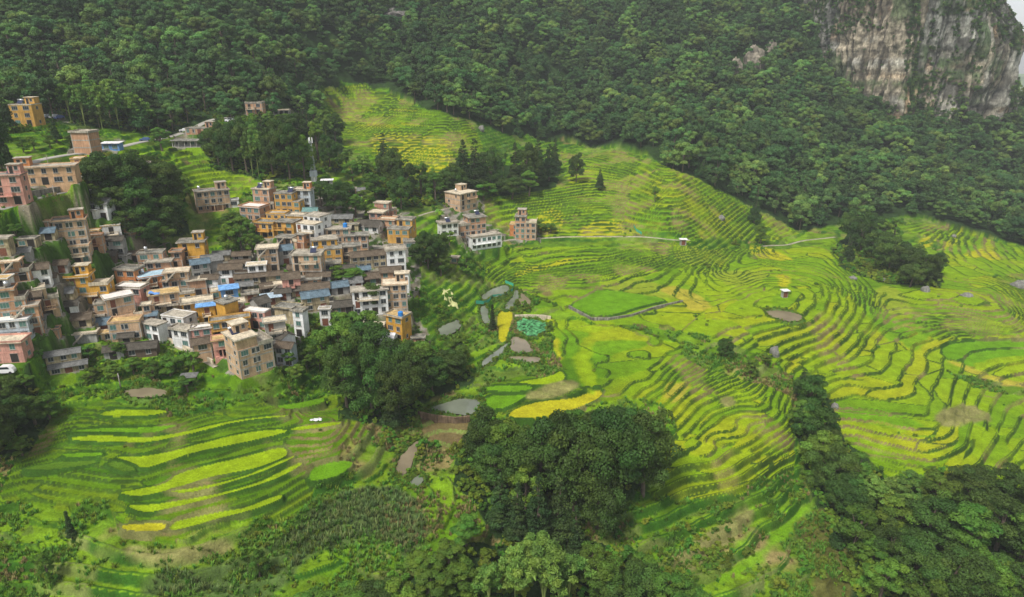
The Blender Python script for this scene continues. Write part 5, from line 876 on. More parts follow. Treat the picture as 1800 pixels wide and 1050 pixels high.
def build_cliff():
    P = np.array(resample(_cp, .9 * DETAIL)); 
    for _ in range(int(6 / DETAIL)): P[1:-1] = (P[:-2] + 2 * P[1:-1] + P[2:]) / 4
    T = np.gradient(P, axis=0); T /= np.linalg.norm(T, axis=1)[:, None]; Nn = np.stack([T[:, 1], -T[:, 0]], 1)
    s = np.concatenate([[0], np.cumsum(np.hypot(*np.diff(P, axis=0).T))])
    zb = base_z(P[:, 0], P[:, 1]) - 14
    nz = int(140 / DETAIL); t = np.linspace(0, 1, nz)
    ztop = CZ + 62 + 16 * fbm(s / 30, s * 0, 3) - 10 * smooth((s - s[-1] * .6) / 40)
    S, Tt = np.meshgrid(s, t, indexing='ij'); Z = zb[:, None] + (ztop - zb)[:, None] * Tt
    def ridge(a, b, k): return 1 - np.abs(2 * fbm(a, b, k, 4) - 1)
    w1 = S + 6 * fbm(S / 20, Z / 40, 12)
    d = 15 * (ridge(w1 / 24, Z / 120, 1) - .75) + 5 * (fbm(w1 / 9, Z / 45, 2) - .5) + 4.5 * (ridge(w1 / 6, Z / 30, 5) - .7) + 1.3 * (fbm(w1 / 1.7, Z / 3.2, 6) - .5)
    blk, c1, c2 = cells(w1 / 6, Z / 34, 9); d = d + 2.2 * (blk - .5)
    fis = ridge(w1 / 7 + 3, Z / 90, 31); fis = smooth((fis - .86) * 9); d = d - 2.6 * fis
    led = fbm(S / 40, Z / 7, 14, 3); d = d + 2.5 * (led - .5) - 5.0 * smooth((Tt - .55) / .45) ** 1.5
    X = P[:, 0][:, None] + Nn[:, 0][:, None] * d; Y = P[:, 1][:, None] + Nn[:, 1][:, None] * d
    X = X - .8 * np.clip(Z - CZ - 6, 0, 60) * smooth((P[:, 0] - 325) / 40)[:, None]
    V = np.stack([X, Y, Z], -1); n0, n1 = X.shape
    # top: runs back into the mountain
    cap = []
    cx, cy = P[:, 0].mean(), P[:, 1].mean() + 120
    for k in range(1, 9):
        f = k / 8; Xc = X[:, -1] * (1 - f) + cx * f; Yc = Y[:, -1] * (1 - f) + cy * f
        cap.append(np.stack([Xc, Yc, Z[:, -1] + 14 * math.sin(f * 1.5) + 3 * fbm(Xc / 9, Yc / 9, 4)], -1))
    V = np.concatenate([V, np.stack(cap, 1)], 1); n1 = V.shape[1]
    idx = np.arange(n0 * n1).reshape(n0, n1)
    Q = np.stack([idx[:-1, :-1], idx[1:, :-1], idx[1:, 1:], idx[:-1, 1:]], -1).reshape(-1, 4)
    # stone: grey with ochre and pale sheets, dark seepage streaks, moss on ledges
    tx, ty = V[..., 0] * .7 + V[..., 1] * .7, V[..., 2]
    def nf(a, b, k, o=4): return fbm(tx / a, ty / b, k, o)[..., None]
    gy = np.array([.20, .20, .175]); tan_ = np.array([.33, .285, .21]); pale = np.array([.33, .32, .275]); org = np.array([.42, .26, .13])
    c = gy + (tan_ - gy) * smooth((nf(24, 30, 1) - .40) * 5) * np.where((tx < tx[int(n0 * .56), 0])[..., None], 1, .35)
    c = c + (pale - c) * smooth((nf(7, 16, 2) - .52) * 6) * .8; c = c + (org - c) * smooth((nf(6, 22, 3) - .60) * 8) * .5
    crack = smooth((.10 - (c2 - c1)) * 14)[:, :, None]; crack = np.concatenate([crack, np.zeros((n0, n1 - crack.shape[1], 1))], 1)
    fz = np.concatenate([fis[:, :, None], np.zeros((n0, n1 - fis.shape[1], 1))], 1)
    c = c * (1 - .6 * fz) * (1 - .3 * crack) * (1 - .6 * smooth((nf(1.6, 45, 4) - .52) * 9)) * (1 - .5 * smooth((nf(1.2, 5, 8) - .55) * 9)) * (.6 + .8 * nf(.5, .9, 5))
    c = c * .95; moss = smooth((nf(7, 22, 7) - .52) * 9); c = c * (1 - moss * .8) + np.array([.05, .085, .03]) * moss * .8
    o = link(bpy.data.objects.new('cliff', np_mesh('cliff', V.reshape(-1, 3), Q, mat_new('limestone', attr='tint', rough=.95, noise=(.22, .9, 2.6), amt=.36, bump=(.9, .6), spec=.1, streak=(1, 1, .3)), c.reshape(-1, 3))))
    tag(o, kind='structure'); return V, Nn
CLIFF_V, CLIFF_N = build_cliff()

# ------------------------------------------------------------------ plants: prototypes
def leaf_quads(C, N, size, g, asp=1.6, flop=.55):
    """C centres, N outward directions -> quads"""
    n = len(C)
    d = N + g.normal(0, flop, (n, 3)); d /= np.linalg.norm(d, axis=1)[:, None] + 1e-9
    t = np.cross(d, g.normal(0, 1, (n, 3))); t /= np.linalg.norm(t, axis=1)[:, None] + 1e-9
    b = np.cross(d, t)
    s = (size * g.uniform(.6, 1.4, n))[:, None]
    t = t * s * .5 * asp; b = b * s * .5
    V = np.stack([C - t - b * .35, C - t * .1 - b, C + t + b * .1, C - t * .1 + b], 1).reshape(-1, 3)
    return V, np.arange(len(V)).reshape(-1, 4)

def lobes_leaves(lobes, nleaf, size, g, up=.25, flop=.55, asp=1.6, shell=.18):
    L = np.array([(x, y, z, rx, rz) for x, y, z, rx, rz in lobes])
    a = L[:, 3] ** 2; p = a / a.sum()
    k = g.choice(len(L), nleaf, p=p)
    d = g.normal(0, 1, (nleaf, 3)); d[:, 2] += up; d /= np.linalg.norm(d, axis=1)[:, None]
    low = d[:, 2] < -.35; d[low, 2] *= -.6; d /= np.linalg.norm(d, axis=1)[:, None]
    rr = 1 - np.abs(g.normal(0, shell, nleaf)); bump = 1 + .12 * np.sin(d[:, 0] * 7 + k) * np.cos(d[:, 1] * 6 + k * 2)
    r = np.stack([L[k, 3], L[k, 3], L[k, 4]], 1)
    C = L[k, :3] + d * r * (rr * bump)[:, None]
    V, Q = leaf_quads(C, d, size, g, asp, flop)
    tone = (g.uniform(.78, 1.25, len(L))[k] * g.uniform(.8, 1.2, nleaf))
    warm = g.uniform(-.15, .2, len(L))[k]
    tint = np.stack([tone * (1 + warm), tone, tone * (1 - warm * .5)], 1)
    return V, Q, np.repeat(tint, 4, axis=0)

def tube(pts, rad, n=7):
    V, Q = [], []
    for k, (p, r) in enumerate(zip(pts, rad)):
        p = Vector(p); q = Vector(pts[min(k + 1, len(pts) - 1)]) - Vector(pts[max(k - 1, 0)])
        q.normalize(); a = q.cross(Vector((.31, .95, .05))).normalized(); b = q.cross(a)
        for i in range(n):
            t = 2 * math.pi * i / n; V.append(tuple(p + a * (r * math.cos(t)) + b * (r * math.sin(t))))
    for k in range(len(pts) - 1):
        for i in range(n):
            Q.append((k * n + i, k * n + (i + 1) % n, (k + 1) * n + (i + 1) % n, (k + 1) * n + i))
    return V, Q

def merge(parts):
    V, Q = [], []
    for v, q in parts:
        o = len(V); V += list(v); Q += [tuple(i + o for i in f) for f in q]
    return V, Q

def mat_leaf(name, rgb, rnd=.25, rh=.015, transl=.25, noise=(.9,)):
    m = bpy.data.materials.new(name); m.use_nodes = True
    n, l = m.node_tree.nodes, m.node_tree.links
    b = n['Principled BSDF']; b.inputs['Roughness'].default_value = .65; b.inputs['Specular IOR Level'].default_value = .25
    a = n.new('ShaderNodeAttribute'); a.attribute_name = 'tint'
    v = n.new('ShaderNodeVectorMath'); v.operation = 'MULTIPLY'; v.inputs[1].default_value = rgb
    l.new(a.outputs['Color'], v.inputs[0])
    oi = n.new('ShaderNodeObjectInfo')
    h = n.new('ShaderNodeHueSaturation'); l.new(v.outputs[0], h.inputs['Color'])
    r = n.new('ShaderNodeMapRange'); r.inputs['To Min'].default_value = 1 - rnd; r.inputs['To Max'].default_value = 1 + rnd
    l.new(oi.outputs['Random'], r.inputs['Value']); l.new(r.outputs[0], h.inputs['Value'])
    mu = n.new('ShaderNodeMath'); mu.operation = 'MULTIPLY'; mu.inputs[1].default_value = 7.31; l.new(oi.outputs['Random'], mu.inputs[0])
    fr = n.new('ShaderNodeMath'); fr.operation = 'FRACT'; l.new(mu.outputs[0], fr.inputs[0])
    r2 = n.new('ShaderNodeMapRange'); r2.inputs['To Min'].default_value = .5 - rh * 1.6; r2.inputs['To Max'].default_value = .5 + rh * .6
    l.new(fr.outputs[0], r2.inputs['Value']); l.new(r2.outputs[0], h.inputs['Hue'])
    l.new(h.outputs[0], b.inputs['Base Color'])
    tr = n.new('ShaderNodeBsdfTranslucent'); mx = n.new('ShaderNodeMixShader'); mx.inputs[0].default_value = transl
    l.new(h.outputs[0], tr.inputs['Color']); l.new(b.outputs[0], mx.inputs[1]); l.new(tr.outputs[0], mx.inputs[2])
    l.new(mx.outputs[0], n['Material Output'].inputs['Surface'])
    return m

ML_DARK = mat_leaf('dark_broad_leaves', (.052, .112, .017))
ML_MID = mat_leaf('mid_green_leaves', (.085, .185, .020))
ML_FOR = mat_leaf('forest_leaves', (.058, .135, .034), rnd=.38, rh=.014)
ML_FOR2 = mat_leaf('light_forest_leaves', (.105, .205, .042), rnd=.4, rh=.02)
ML_CON = mat_leaf('conifer_needles', (.038, .080, .018))
ML_BAM = mat_leaf('bamboo_leaves', (.12, .25, .04))
ML_BAN = mat_leaf('banana_leaves', (.11, .27, .03))
ML_SHR = mat_leaf('shrub_leaves', (.095, .205, .018), rnd=.35, rh=.04)
ML_CRN = mat_leaf('maize_leaves', (.14, .22, .065), rnd=.3, rh=.03)
ML_YEL = mat_leaf('yellow_green_leaves', (.19, .30, .02))
M_BARK = mat_new('bark', (.13, .10, .075), rough=.95, noise=(2.5,), amt=.35, bump=(4, .05))
M_CULM = mat_new('bamboo_culms', (.20, .24, .07), rough=.6, noise=(1.5,), amt=.2)

def crown_broad(seed, nleaf, size, Rr=4.4, H=10., flat=.8, nl=26, spread=1.0, mat=None):
    g = np.random.default_rng(seed); lobes = []
    cz = H - Rr * flat * .95
    tries = 0
    while len(lobes) < nl and tries < 900:
        tries += 1
        d = g.normal(0, 1, 3); d /= np.linalg.norm(d)
        if d[2] < -.8: continue
        k = g.uniform(.45, .92)
        r = g.uniform(.20, .36) * Rr
        p = np.array([d[0] * Rr * k * spread, d[1] * Rr * k * spread, cz + d[2] * Rr * flat * k])
        if any(np.hypot(*(p - np.array(q[:3]))[:2]) < r * .55 and abs(p[2] - q[2]) < r * .5 for q in lobes): continue
        lobes.append((*p, r, r * g.uniform(.6, .85)))
    V, Q, T = lobes_leaves(lobes, nleaf, size, g)
    return np_mesh('crown', V, Q, mat or ML_DARK, T), lobes

def trunk_broad(seed, lobes, H, r=.28):
    g = random.Random(seed); parts = []
    top = H * .55
    parts.append(tube([(0, 0, -1.5), (0, 0, 0), (g.uniform(-.2, .2), g.uniform(-.2, .2), top * .5), (0, 0, top), (g.uniform(-.4, .4), g.uniform(-.4, .4), H * .8)], [r * 1.4, r * 1.15, r * .9, r * .7, r * .15]))
    for q in g.sample(lobes, min(9, len(lobes))):
        z0 = top * g.uniform(.45, 1)
        parts.append(tube([(0, 0, z0), (q[0] * .45, q[1] * .45, z0 + (q[2] - z0) * .6), (q[0], q[1], q[2])], [r * .45, r * .28, r * .08], 5))
    V, Q = merge(parts)
    return np_mesh('trunk', V, Q, M_BARK, smooth=True)

def crown_conifer(seed, nleaf, size, H=10., Rb=2.1, mat=None):
    g = np.random.default_rng(seed); lobes = []
    z = H * .16; k = 0
    while z < H * .97:
        f = 1 - (z - H * .16) / (H * .84); r = Rb * (f ** .75) * g.uniform(.8, 1.15)
        m = max(2, int(7 * f + 1)); a0 = g.uniform(0, 6)
        for i in range(m):
            a = a0 + 6.283 * i / m + g.uniform(-.25, .25); rr = r * g.uniform(.4, .75)
            lr = max(.28, r * g.uniform(.32, .5)); lobes.append((rr * math.cos(a), rr * math.sin(a), z + g.uniform(-.2, .2), lr, lr * .7))
        z += H * .055 * (.5 + f)
    lobes.append((0, 0, H * .97, .25, .5))
    V, Q, T = lobes_leaves(lobes, nleaf, size, g, up=0, flop=.7)
    return np_mesh('crown', V, Q, mat or ML_CON, T), lobes

def crown_bamboo(seed, nleaf, size, H=9., spread=3.0):
    g = np.random.default_rng(seed); lobes = []; culms = []
    for k in range(15):
        a = g.uniform(0, 6.283); s = spread * g.uniform(.25, 1.0); h = H * g.uniform(.7, 1.0); P = []
        for t in np.linspace(0, 1, 9):
            rr = s * t ** 2.0; zz = h * (math.sin(min(t * 1.35, 1.0) * math.pi / 2) * (1 - .22 * max(0, t - .72) / .28))
            P.append((rr * math.cos(a), rr * math.sin(a), zz))
            if t > .38:
                w = .62 * (1.15 - .55 * t); lobes.append((P[-1][0] + g.normal(0, .15), P[-1][1] + g.normal(0, .15), zz - .15, w * 1.25, w))
        culms.append(tube(P, [.07 - .05 * t for t in np.linspace(0, 1, 9)], 5))
    V, Q, T = lobes_leaves(lobes, nleaf, size, g, up=-.1, flop=.8, asp=2.6, shell=.35)
    cr = np_mesh('crown', V, Q, ML_BAM, T)
    V, Q = merge(culms); return cr, np_mesh('culm', V, Q, M_CULM, smooth=True)

def banana_meshes(seed):
    g = random.Random(seed); V, Q, T = [], [], []
    for k in range(11):
        a = g.uniform(0, 6.283); L = g.uniform(1.8, 2.7); w = .36; e = g.uniform(.5, 1.2); n = 7; o = len(V)
        for i in range(n):
            t = i / (n - 1); r = L * t * math.cos(e * .75) + .05; z = 2.2 + L * (math.sin(e) * t - .85 * t * t * g.uniform(.9, 1.1))
            ww = w * math.sin(math.pi * min(.98, .12 + .86 * t)) ** .6
            for s in (-1, 0, 1):
                V.append((r * math.cos(a) - s * ww * math.sin(a), r * math.sin(a) + s * ww * math.cos(a), z - abs(s) * .12)); T.append((1, 1, 1) if s else (1.2, 1.15, 1))
            if i:
                for s in (0, 1):
                    Q.append((o + (i - 1) * 3 + s, o + (i - 1) * 3 + s + 1, o + i * 3 + s + 1, o + i * 3 + s))
    cr = np_mesh('crown', V, Q, ML_BAN, np.array(T))
    v, q = tube([(0, 0, -.5), (0, 0, 1.2), (0, 0, 2.4)], [.2, .16, .09]); return cr, np_mesh('trunk', v, q, M_CULM, smooth=True)

PROTO = {}
for k in range(4):
    c, lo = crown_broad(100 + k, 15000, .19, Rr=4.3 + .3 * (k % 2), flat=[1.0, 1.08, .95, 1.12][k], nl=42)
    PROTO['broad%d' % k] = (c, trunk_broad(k, lo, 10.), 10., 9.)
for k in range(3):
    c, lo = crown_broad(200 + k, 10000, .18, Rr=3.3, flat=[1.4, 1.3, 1.5][k], nl=30, mat=ML_MID)
    PROTO['mid%d' % k] = (c, trunk_broad(30 + k, lo, 10.), 10., 7.)
for k in range(3):
    c, lo = crown_conifer(300 + k, 10000, .16, Rb=[2.1, 2.5, 1.8][k])
    PROTO['fir%d' % k] = (c, trunk_broad(60 + k, lo, 10., .2), 10., 4.6)
for k in range(1):
    c, lo = crown_conifer(330 + k, 5000, .18, Rb=1.0)
    PROTO['cypress%d' % k] = (c, trunk_broad(70 + k, lo, 10., .14), 10., 2.3)
for k in range(3):
    c, cu = crown_bamboo(400 + k, 9000, .17)
    PROTO['bamboo%d' % k] = (c, cu, 9., 6.4)
for k in range(2):
    c, cu = banana_meshes(500 + k); PROTO['banana%d' % k] = (c, cu, 3.6, 4.6)
c, lo = crown_broad(210, 5000, .22, Rr=2.6, flat=1.6, nl=22, mat=ML_YEL); PROTO['yellow0'] = (c, trunk_broad(77, lo, 10.), 10., 5.4)
# lighter forest trees
for k in range(6):
    c, lo = crown_broad(600 + k, 5200, .30, Rr=4.1 + .35 * (k % 3), flat=[.9, 1.05, .8, 1.15, .95, 1.0][k], nl=22, mat=ML_FOR)
    c.materials[0] = [ML_FOR, ML_FOR2, ML_FOR][k % 3]; PROTO['forest%d' % k] = (c, trunk_broad(80 + k, lo, 10., .2), 10., 9.)
for k in range(2):
    c, lo = crown_conifer(650 + k, 3200, .32, Rb=2.6, mat=ML_FOR); PROTO['forest%d' % (6 + k)] = (c, trunk_broad(90 + k, lo, 10., .18), 10., 5.2)
for k in range(3):
    c, lo = crown_broad(700 + k, 700, .20, Rr=1.0, H=1.4, flat=.8, nl=9, mat=ML_SHR); PROTO['shrub%d' % k] = (c, None, 1.4, 2.)

NTREE = [0]
def tree(kind, x, y, z, h, w=None, rz=None, name='tree', label=None, cat='tree', group=None, lean=0):
    cr, tr, H0, W0 = PROTO[kind]
    sz = h / H0; sx = (w / W0) if w else sz
    r = empty(name, (x, y, z), rng.uniform(0, 6.28) if rz is None else rz)
    r.scale = (sx, sx, sz)
    c = link(bpy.data.objects.new('crown' if name != 'shrub' else 'foliage', cr), r)
    if tr is not None:
        link(bpy.data.objects.new('culms' if kind.startswith('bamboo') else 'trunk', tr), r)
    tag(r, label, cat, group)
    NTREE[0] += 1
    return r

# scatter of countless plants as ONE object (instances on points)
def scatter(name, P, S, RZ, K, protos, label=None, kind='stuff', tilt=0.0):
    me = bpy.data.meshes.new(name); me.vertices.add(len(P)); me.vertices.foreach_set('co', np.asarray(P, np.float32).ravel())
    a = me.attributes.new('sc', 'FLOAT_VECTOR', 'POINT'); a.data.foreach_set('vector', np.asarray(S, np.float32).ravel())
    rot = np.zeros((len(P), 3), np.float32); rot[:, 2] = RZ; rot[:, :2] = nr.normal(0, tilt, (len(P), 2)) if tilt else 0
    a = me.attributes.new('rot', 'FLOAT_VECTOR', 'POINT'); a.data.foreach_set('vector', rot.ravel())
    a = me.attributes.new('idx', 'INT', 'POINT'); a.data.foreach_set('value', np.asarray(K, np.int32))
    o = link(bpy.data.objects.new(name, me))
    pc = bpy.data.collections.new(name + '_kinds')
    for k, m in enumerate(protos):
        pc.objects.link(bpy.data.objects.new('%s_kind%02d' % (name, k), m))
    ng = bpy.data.node_groups.new(name, 'GeometryNodeTree')
    ng.interface.new_socket('Geometry', in_out='INPUT', socket_type='NodeSocketGeometry')
    ng.interface.new_socket('Geometry', in_out='OUTPUT', socket_type='NodeSocketGeometry')
    n, l = ng.nodes, ng.links
    gi = n.new('NodeGroupInput'); go = n.new('NodeGroupOutput'); mp = n.new('GeometryNodeMeshToPoints')
    ip = n.new('GeometryNodeInstanceOnPoints'); ci = n.new('GeometryNodeCollectionInfo')
    ci.inputs['Collection'].default_value = pc; ci.inputs['Separate Children'].default_value = True; ci.inputs['Reset Children'].default_value = True
    ip.inputs['Pick Instance'].default_value = True
    def attr(nm, ty):
        q = n.new('GeometryNodeInputNamedAttribute'); q.data_type = ty; q.inputs['Name'].default_value = nm; return q.outputs['Attribute']
    l.new(gi.outputs[0], mp.inputs[0]); l.new(mp.outputs[0], ip.inputs['Points']); l.new(ci.outputs[0], ip.inputs['Instance'])
    l.new(attr('idx', 'INT'), ip.inputs['Instance Index']); l.new(attr('rot', 'FLOAT_VECTOR'), ip.inputs['Rotation']); l.new(attr('sc', 'FLOAT_VECTOR'), ip.inputs['Scale'])
    l.new(ip.outputs[0], go.inputs[0])
    md = o.modifiers.new('scatter', 'NODES'); md.node_group = ng
    tag(o, label, kind and name.replace('_', ' '), None, kind)
    return o

# ------------------------------------------------------------------ forest on the slopes
def lookup(M):
    """mask on the terrain sheet -> function of arrays x, y (nearest vertex)"""
    def f(x, y):
        j = np.clip(np.searchsorted(ys, y), 1, len(ys) - 1); j = np.where(np.abs(ys[j - 1] - y) < np.abs(ys[j] - y), j - 1, j)
        s = x / np.maximum(ys[j], 62); i = np.clip(np.searchsorted(ss, s), 0, len(ss) - 1)
        return M[j, i]
    return f
lk_f, lk_z, lk_p, lk_v, lk_g = lookup(M_F), lookup(ZZ), lookup(M_P), lookup(M_V), lookup(M_G)

def jgrid(x0, x1, y0, y1, d, g):
    X, Y = np.meshgrid(np.arange(x0, x1, d), np.arange(y0, y1, d)); X = X + (np.arange(X.shape[0])[:, None] % 2) * d / 2
    X = X + g.uniform(-.33, .33, X.shape) * d; Y = Y + g.uniform(-.33, .33, X.shape) * d
    return X.ravel(), Y.ravel()

def pix(x, y, z):
    """picture position of world points (for choosing which plants stand in view)"""
    zz = z - CZ; f = y * CT - zz * ST; up = y * ST + zz * CT
    return 900 + F_ * x / f, 525 - F_ * up / f

X, Y = jgrid(-430, 640, 200, 800, 8.0, nr)
m = lk_f(X, Y) & ~inside(X, Y, CLIFF_BLOCK)
X, Y = X[m], Y[m]; Z = lk_z(X, Y)
U, Vp = pix(X, Y, Z)
m = (U > -260) & (U < 2060) & (Vp > -160)
X, Y, Z, U, Vp = X[m], Y[m], Z[m], U[m], Vp[m]
n = len(X); hgt = nr.uniform(8.5, 17.5, n) * (1 + .25 * (fbm(X / 40, Y / 40, 5, 3) - .5) * 2)
wid = np.clip(hgt * nr.uniform(.8, 1.1, n), 8.5, 15)
kd = nr.choice(8, n, p=[.15, .15, .15, .15, .12, .12, .09, .07])
order = np.argsort(np.hypot(X, Y) + 1e4 * ((U < 0) | (U > 1800) | (Vp < -5)))
first = np.zeros(n, bool); first[order[:285]] = True
W0 = np.array([PROTO['forest%d' % k][3] for k in range(8)]); H0 = np.array([PROTO['forest%d' % k][2] for k in range(8)])
wid = np.where(kd >= 6, hgt * .6, wid)
rest = ~first
Pp = np.stack([X, Y, Z - .4], -1)[rest]
S = np.stack([wid / W0[kd], wid / W0[kd], hgt / H0[kd]], -1)[rest]
scatter('forest', Pp, S, nr.uniform(0, 6.28, rest.sum()), kd[rest], [PROTO['forest%d' % k][0] for k in range(8)], 'dense dark green forest covering the mountain slopes below the cliff')
ZN = [('forest edge tree above the upper left road', lambda u: u < 560, 'forest edge trees above the village road'),
      ('forest edge tree beside the upper rice terraces', lambda u: u < 900, 'forest edge trees above the upper terraces'),
      ('forest edge tree above the middle terraces', lambda u: u < 1300, 'forest edge trees above the middle terraces'),
      ('forest edge tree below the grey cliff', lambda u: True, 'forest edge trees below the cliff')]
for i in np.nonzero(first)[0]:
    lb, _, gp = next(z for z in ZN if z[1](U[i]))
    tree('forest%d' % kd[i], X[i], Y[i], Z[i] - .4, hgt[i], wid[i], name='forest_tree', label=('narrow ' if kd[i] >= 6 else 'round ') + lb, group=('narrow ' if kd[i] >= 6 else 'round ') + gp)
print('forest', n)

# ------------------------------------------------------------------ houses
def boxm(V, Q, x0, x1, y0, y1, z0, z1, top=True, bot=False):
    o = len(V)
    V += [(x0, y0, z0), (x1, y0, z0), (x1, y1, z0), (x0, y1, z0), (x0, y0, z1), (x1, y0, z1), (x1, y1, z1), (x0, y1, z1)]
    Q += [(o, o + 1, o + 5, o + 4), (o + 1, o + 2, o + 6, o + 5), (o + 2, o + 3, o + 7, o + 6), (o + 3, o, o + 4, o + 7)]
    if top: Q.append((o + 4, o + 5, o + 6, o + 7))
    if bot: Q.append((o + 3, o + 2, o + 1, o))

class MB:
    def __init__(s): s.V, s.F, s.M = [], [], []
    def box(s, x0, x1, y0, y1, z0, z1, m=0, bot=True):
        n = len(s.F); boxm(s.V, s.F, x0, x1, y0, y1, z0, z1, True, bot); s.M += [m] * (len(s.F) - n); return s
    def quad(s, a, b, c, d, m=0):
        o = len(s.V); s.V += [a, b, c, d]; s.F.append((o, o + 1, o + 2, o + 3)); s.M.append(m); return s
    def face(s, pts, m=0):
        o = len(s.V); s.V += list(pts); s.F.append(tuple(range(o, o + len(pts)))); s.M.append(m); return s
    def cyl(s, x, y, z0, z1, r, n=12, m=0, r2=None, axis='z'):
        o = len(s.V); r2 = r if r2 is None else r2
        for k, (z, rr) in enumerate(((z0, r), (z1, r2))):
            for i in range(n):
                a = 2 * math.pi * i / n; c, d = rr * math.cos(a), rr * math.sin(a)
                s.V.append((x + c, y + d, z) if axis == 'z' else (z, x + c, y + d))
        for i in range(n):
            s.F.append((o + i, o + (i + 1) % n, o + n + (i + 1) % n, o + n + i)); s.M.append(m)
        s.F.append(tuple(o + n + i for i in range(n))); s.M.append(m)
        s.F.append(tuple(o + n - 1 - i for i in range(n))); s.M.append(m)
        return s
    def build(s, name, mats, parent=None, smooth=False):
        me = bpy.data.meshes.new(name); me.from_pydata(s.V, [], s.F); me.update()
        for m in (mats if isinstance(mats, (list, tuple)) else [mats]): me.materials.append(m)
        if len(me.polygons): me.polygons.foreach_set('material_index', s.M)
        if smooth: me.polygons.foreach_set('use_smooth', [True] * len(me.polygons))
        return link(bpy.data.objects.new(name, me), parent)

def wall_mat(name, rgb, brick=False, dirt=.17):
    m = bpy.data.materials.new(name); m.use_nodes = True
    n, l = m.node_tree.nodes, m.node_tree.links
    b = n['Principled BSDF']; b.inputs['Roughness'].default_value = .9; b.inputs['Specular IOR Level'].default_value = .2
    tc = n.new('ShaderNodeTexCoord')
    if brick:
        # bricks read as fine courses in x+y and z
        sp = n.new('ShaderNodeSeparateXYZ'); l.new(tc.outputs['Object'], sp.inputs[0])
        ad = n.new('ShaderNodeMath'); ad.operation = 'ADD'; l.new(sp.outputs[0], ad.inputs[0]); l.new(sp.outputs[1], ad.inputs[1])
        cb = n.new('ShaderNodeCombineXYZ'); l.new(ad.outputs[0], cb.inputs[0]); l.new(sp.outputs[2], cb.inputs[1])
        bt = n.new('ShaderNodeTexBrick'); l.new(cb.outputs[0], bt.inputs['Vector'])
        bt.inputs['Scale'].default_value = 1.0; bt.inputs['Brick Width'].default_value = .24; bt.inputs['Row Height'].default_value = .085
        bt.inputs['Mortar Size'].default_value = .008
        bt.inputs['Color1'].default_value = (*rgb, 1); bt.inputs['Color2'].default_value = (rgb[0] * .8, rgb[1] * .76, rgb[2] * .76, 1)
        bt.inputs['Mortar'].default_value = (.46, .38, .30, 1); c = bt.outputs['Color']
    else:
        q = n.new('ShaderNodeRGB'); q.outputs[0].default_value = (*rgb, 1); c = q.outputs[0]
    # rain streaks and grime in the plaster
    for sc, st, am in ((.55, (1, 1, 1), dirt), (1.6, (1.6, 1.6, .18), dirt), (5.0, (1, 1, 1), .12)):
        mp = n.new('ShaderNodeMapping'); mp.inputs['Scale'].default_value = st
        oi = n.new('ShaderNodeObjectInfo'); l.new(oi.outputs['Location'], mp.inputs['Location'])
        t = n.new('ShaderNodeTexNoise'); t.inputs['Scale'].default_value = sc; t.inputs['Detail'].default_value = 5
        l.new(tc.outputs['Object'], mp.inputs[0]); l.new(mp.outputs[0], t.inputs['Vector'])
        r = n.new('ShaderNodeMapRange'); r.inputs['From Min'].default_value = .35; r.inputs['From Max'].default_value = .62
        r.inputs['To Min'].default_value = 1 - am * 1.3; r.inputs['To Max'].default_value = 1 + am * .25
        l.new(t.outputs['Fac'], r.inputs['Value'])
        v = n.new('ShaderNodeVectorMath'); v.operation = 'SCALE'; l.new(c, v.inputs[0]); l.new(r.outputs[0], v.inputs['Scale']); c = v.outputs[0]
    l.new(c, b.inputs['Base Color'])
    return m

WALL = dict(y=wall_mat('ochre_yellow_plaster', (.60, .34, .085)), Y=wall_mat('bright_yellow_plaster', (.66, .36, .06)), o=wall_mat('orange_plaster', (.58, .24, .09)),
            p=wall_mat('peach_plaster', (.66, .42, .24)), k=wall_mat('pink_plaster', (.62, .32, .25)), w=wall_mat('white_plaster', (.78, .77, .74)), W=wall_mat('white_tiles', (.84, .84, .82), dirt=.12),
            g=wall_mat('grey_render', (.38, .37, .34)), c=wall_mat('cream_adobe', (.46, .38, .23), dirt=.35), b=wall_mat('bare_brick', (.62, .33, .17), True), t=wall_mat('tan_brick', (.68, .45, .26), True),
            r=wall_mat('red_brick', (.46, .20, .13), True), s=wall_mat('sky_blue_sheet', (.16, .34, .62)), d=wall_mat('dark_timber', (.13, .095, .07)), l=wall_mat('pale_blue_render', (.50, .55, .58)))
M_SLAB = wall_mat('weathered_concrete', (.47, .42, .335), dirt=.3)
M_SLABD = wall_mat('mossy_grey_concrete', (.30, .285, .24), dirt=.4)
M_SLABL = wall_mat('pale_concrete', (.70, .60, .44), dirt=.25)
M_FRAME = wall_mat('concrete_frame', (.44, .40, .34), dirt=.2)
ROOF = dict(f=M_SLAB, F=M_SLABL, w=wall_mat('white_roof_paint', (.78, .73, .68), dirt=.12), b=wall_mat('pale_blue_roof_coating', (.42, .58, .66), dirt=.15), y=wall_mat('yellow_earth_roof', (.62, .43, .19), dirt=.25))
def tile_mat(name, rgb, per=3.3, metal=0.0, rough=.9):
    m = mat_new(name, rgb, rough=rough, noise=(.8, 3.0), amt=.3, metal=metal)
    n, l = m.node_tree.nodes, m.node_tree.links
    tc = n.new('ShaderNodeTexCoord'); wv = n.new('ShaderNodeTexWave'); wv.bands_direction = 'X'; wv.inputs['Scale'].default_value = per; wv.inputs['Distortion'].default_value = .2
    l.new(tc.outputs['Object'], wv.inputs['Vector']); bp = n.new('ShaderNodeBump'); bp.inputs['Distance'].default_value = .06
    l.new(wv.outputs['Fac'], bp.inputs['Height']); l.new(bp.outputs[0], n['Principled BSDF'].inputs['Normal']); return m
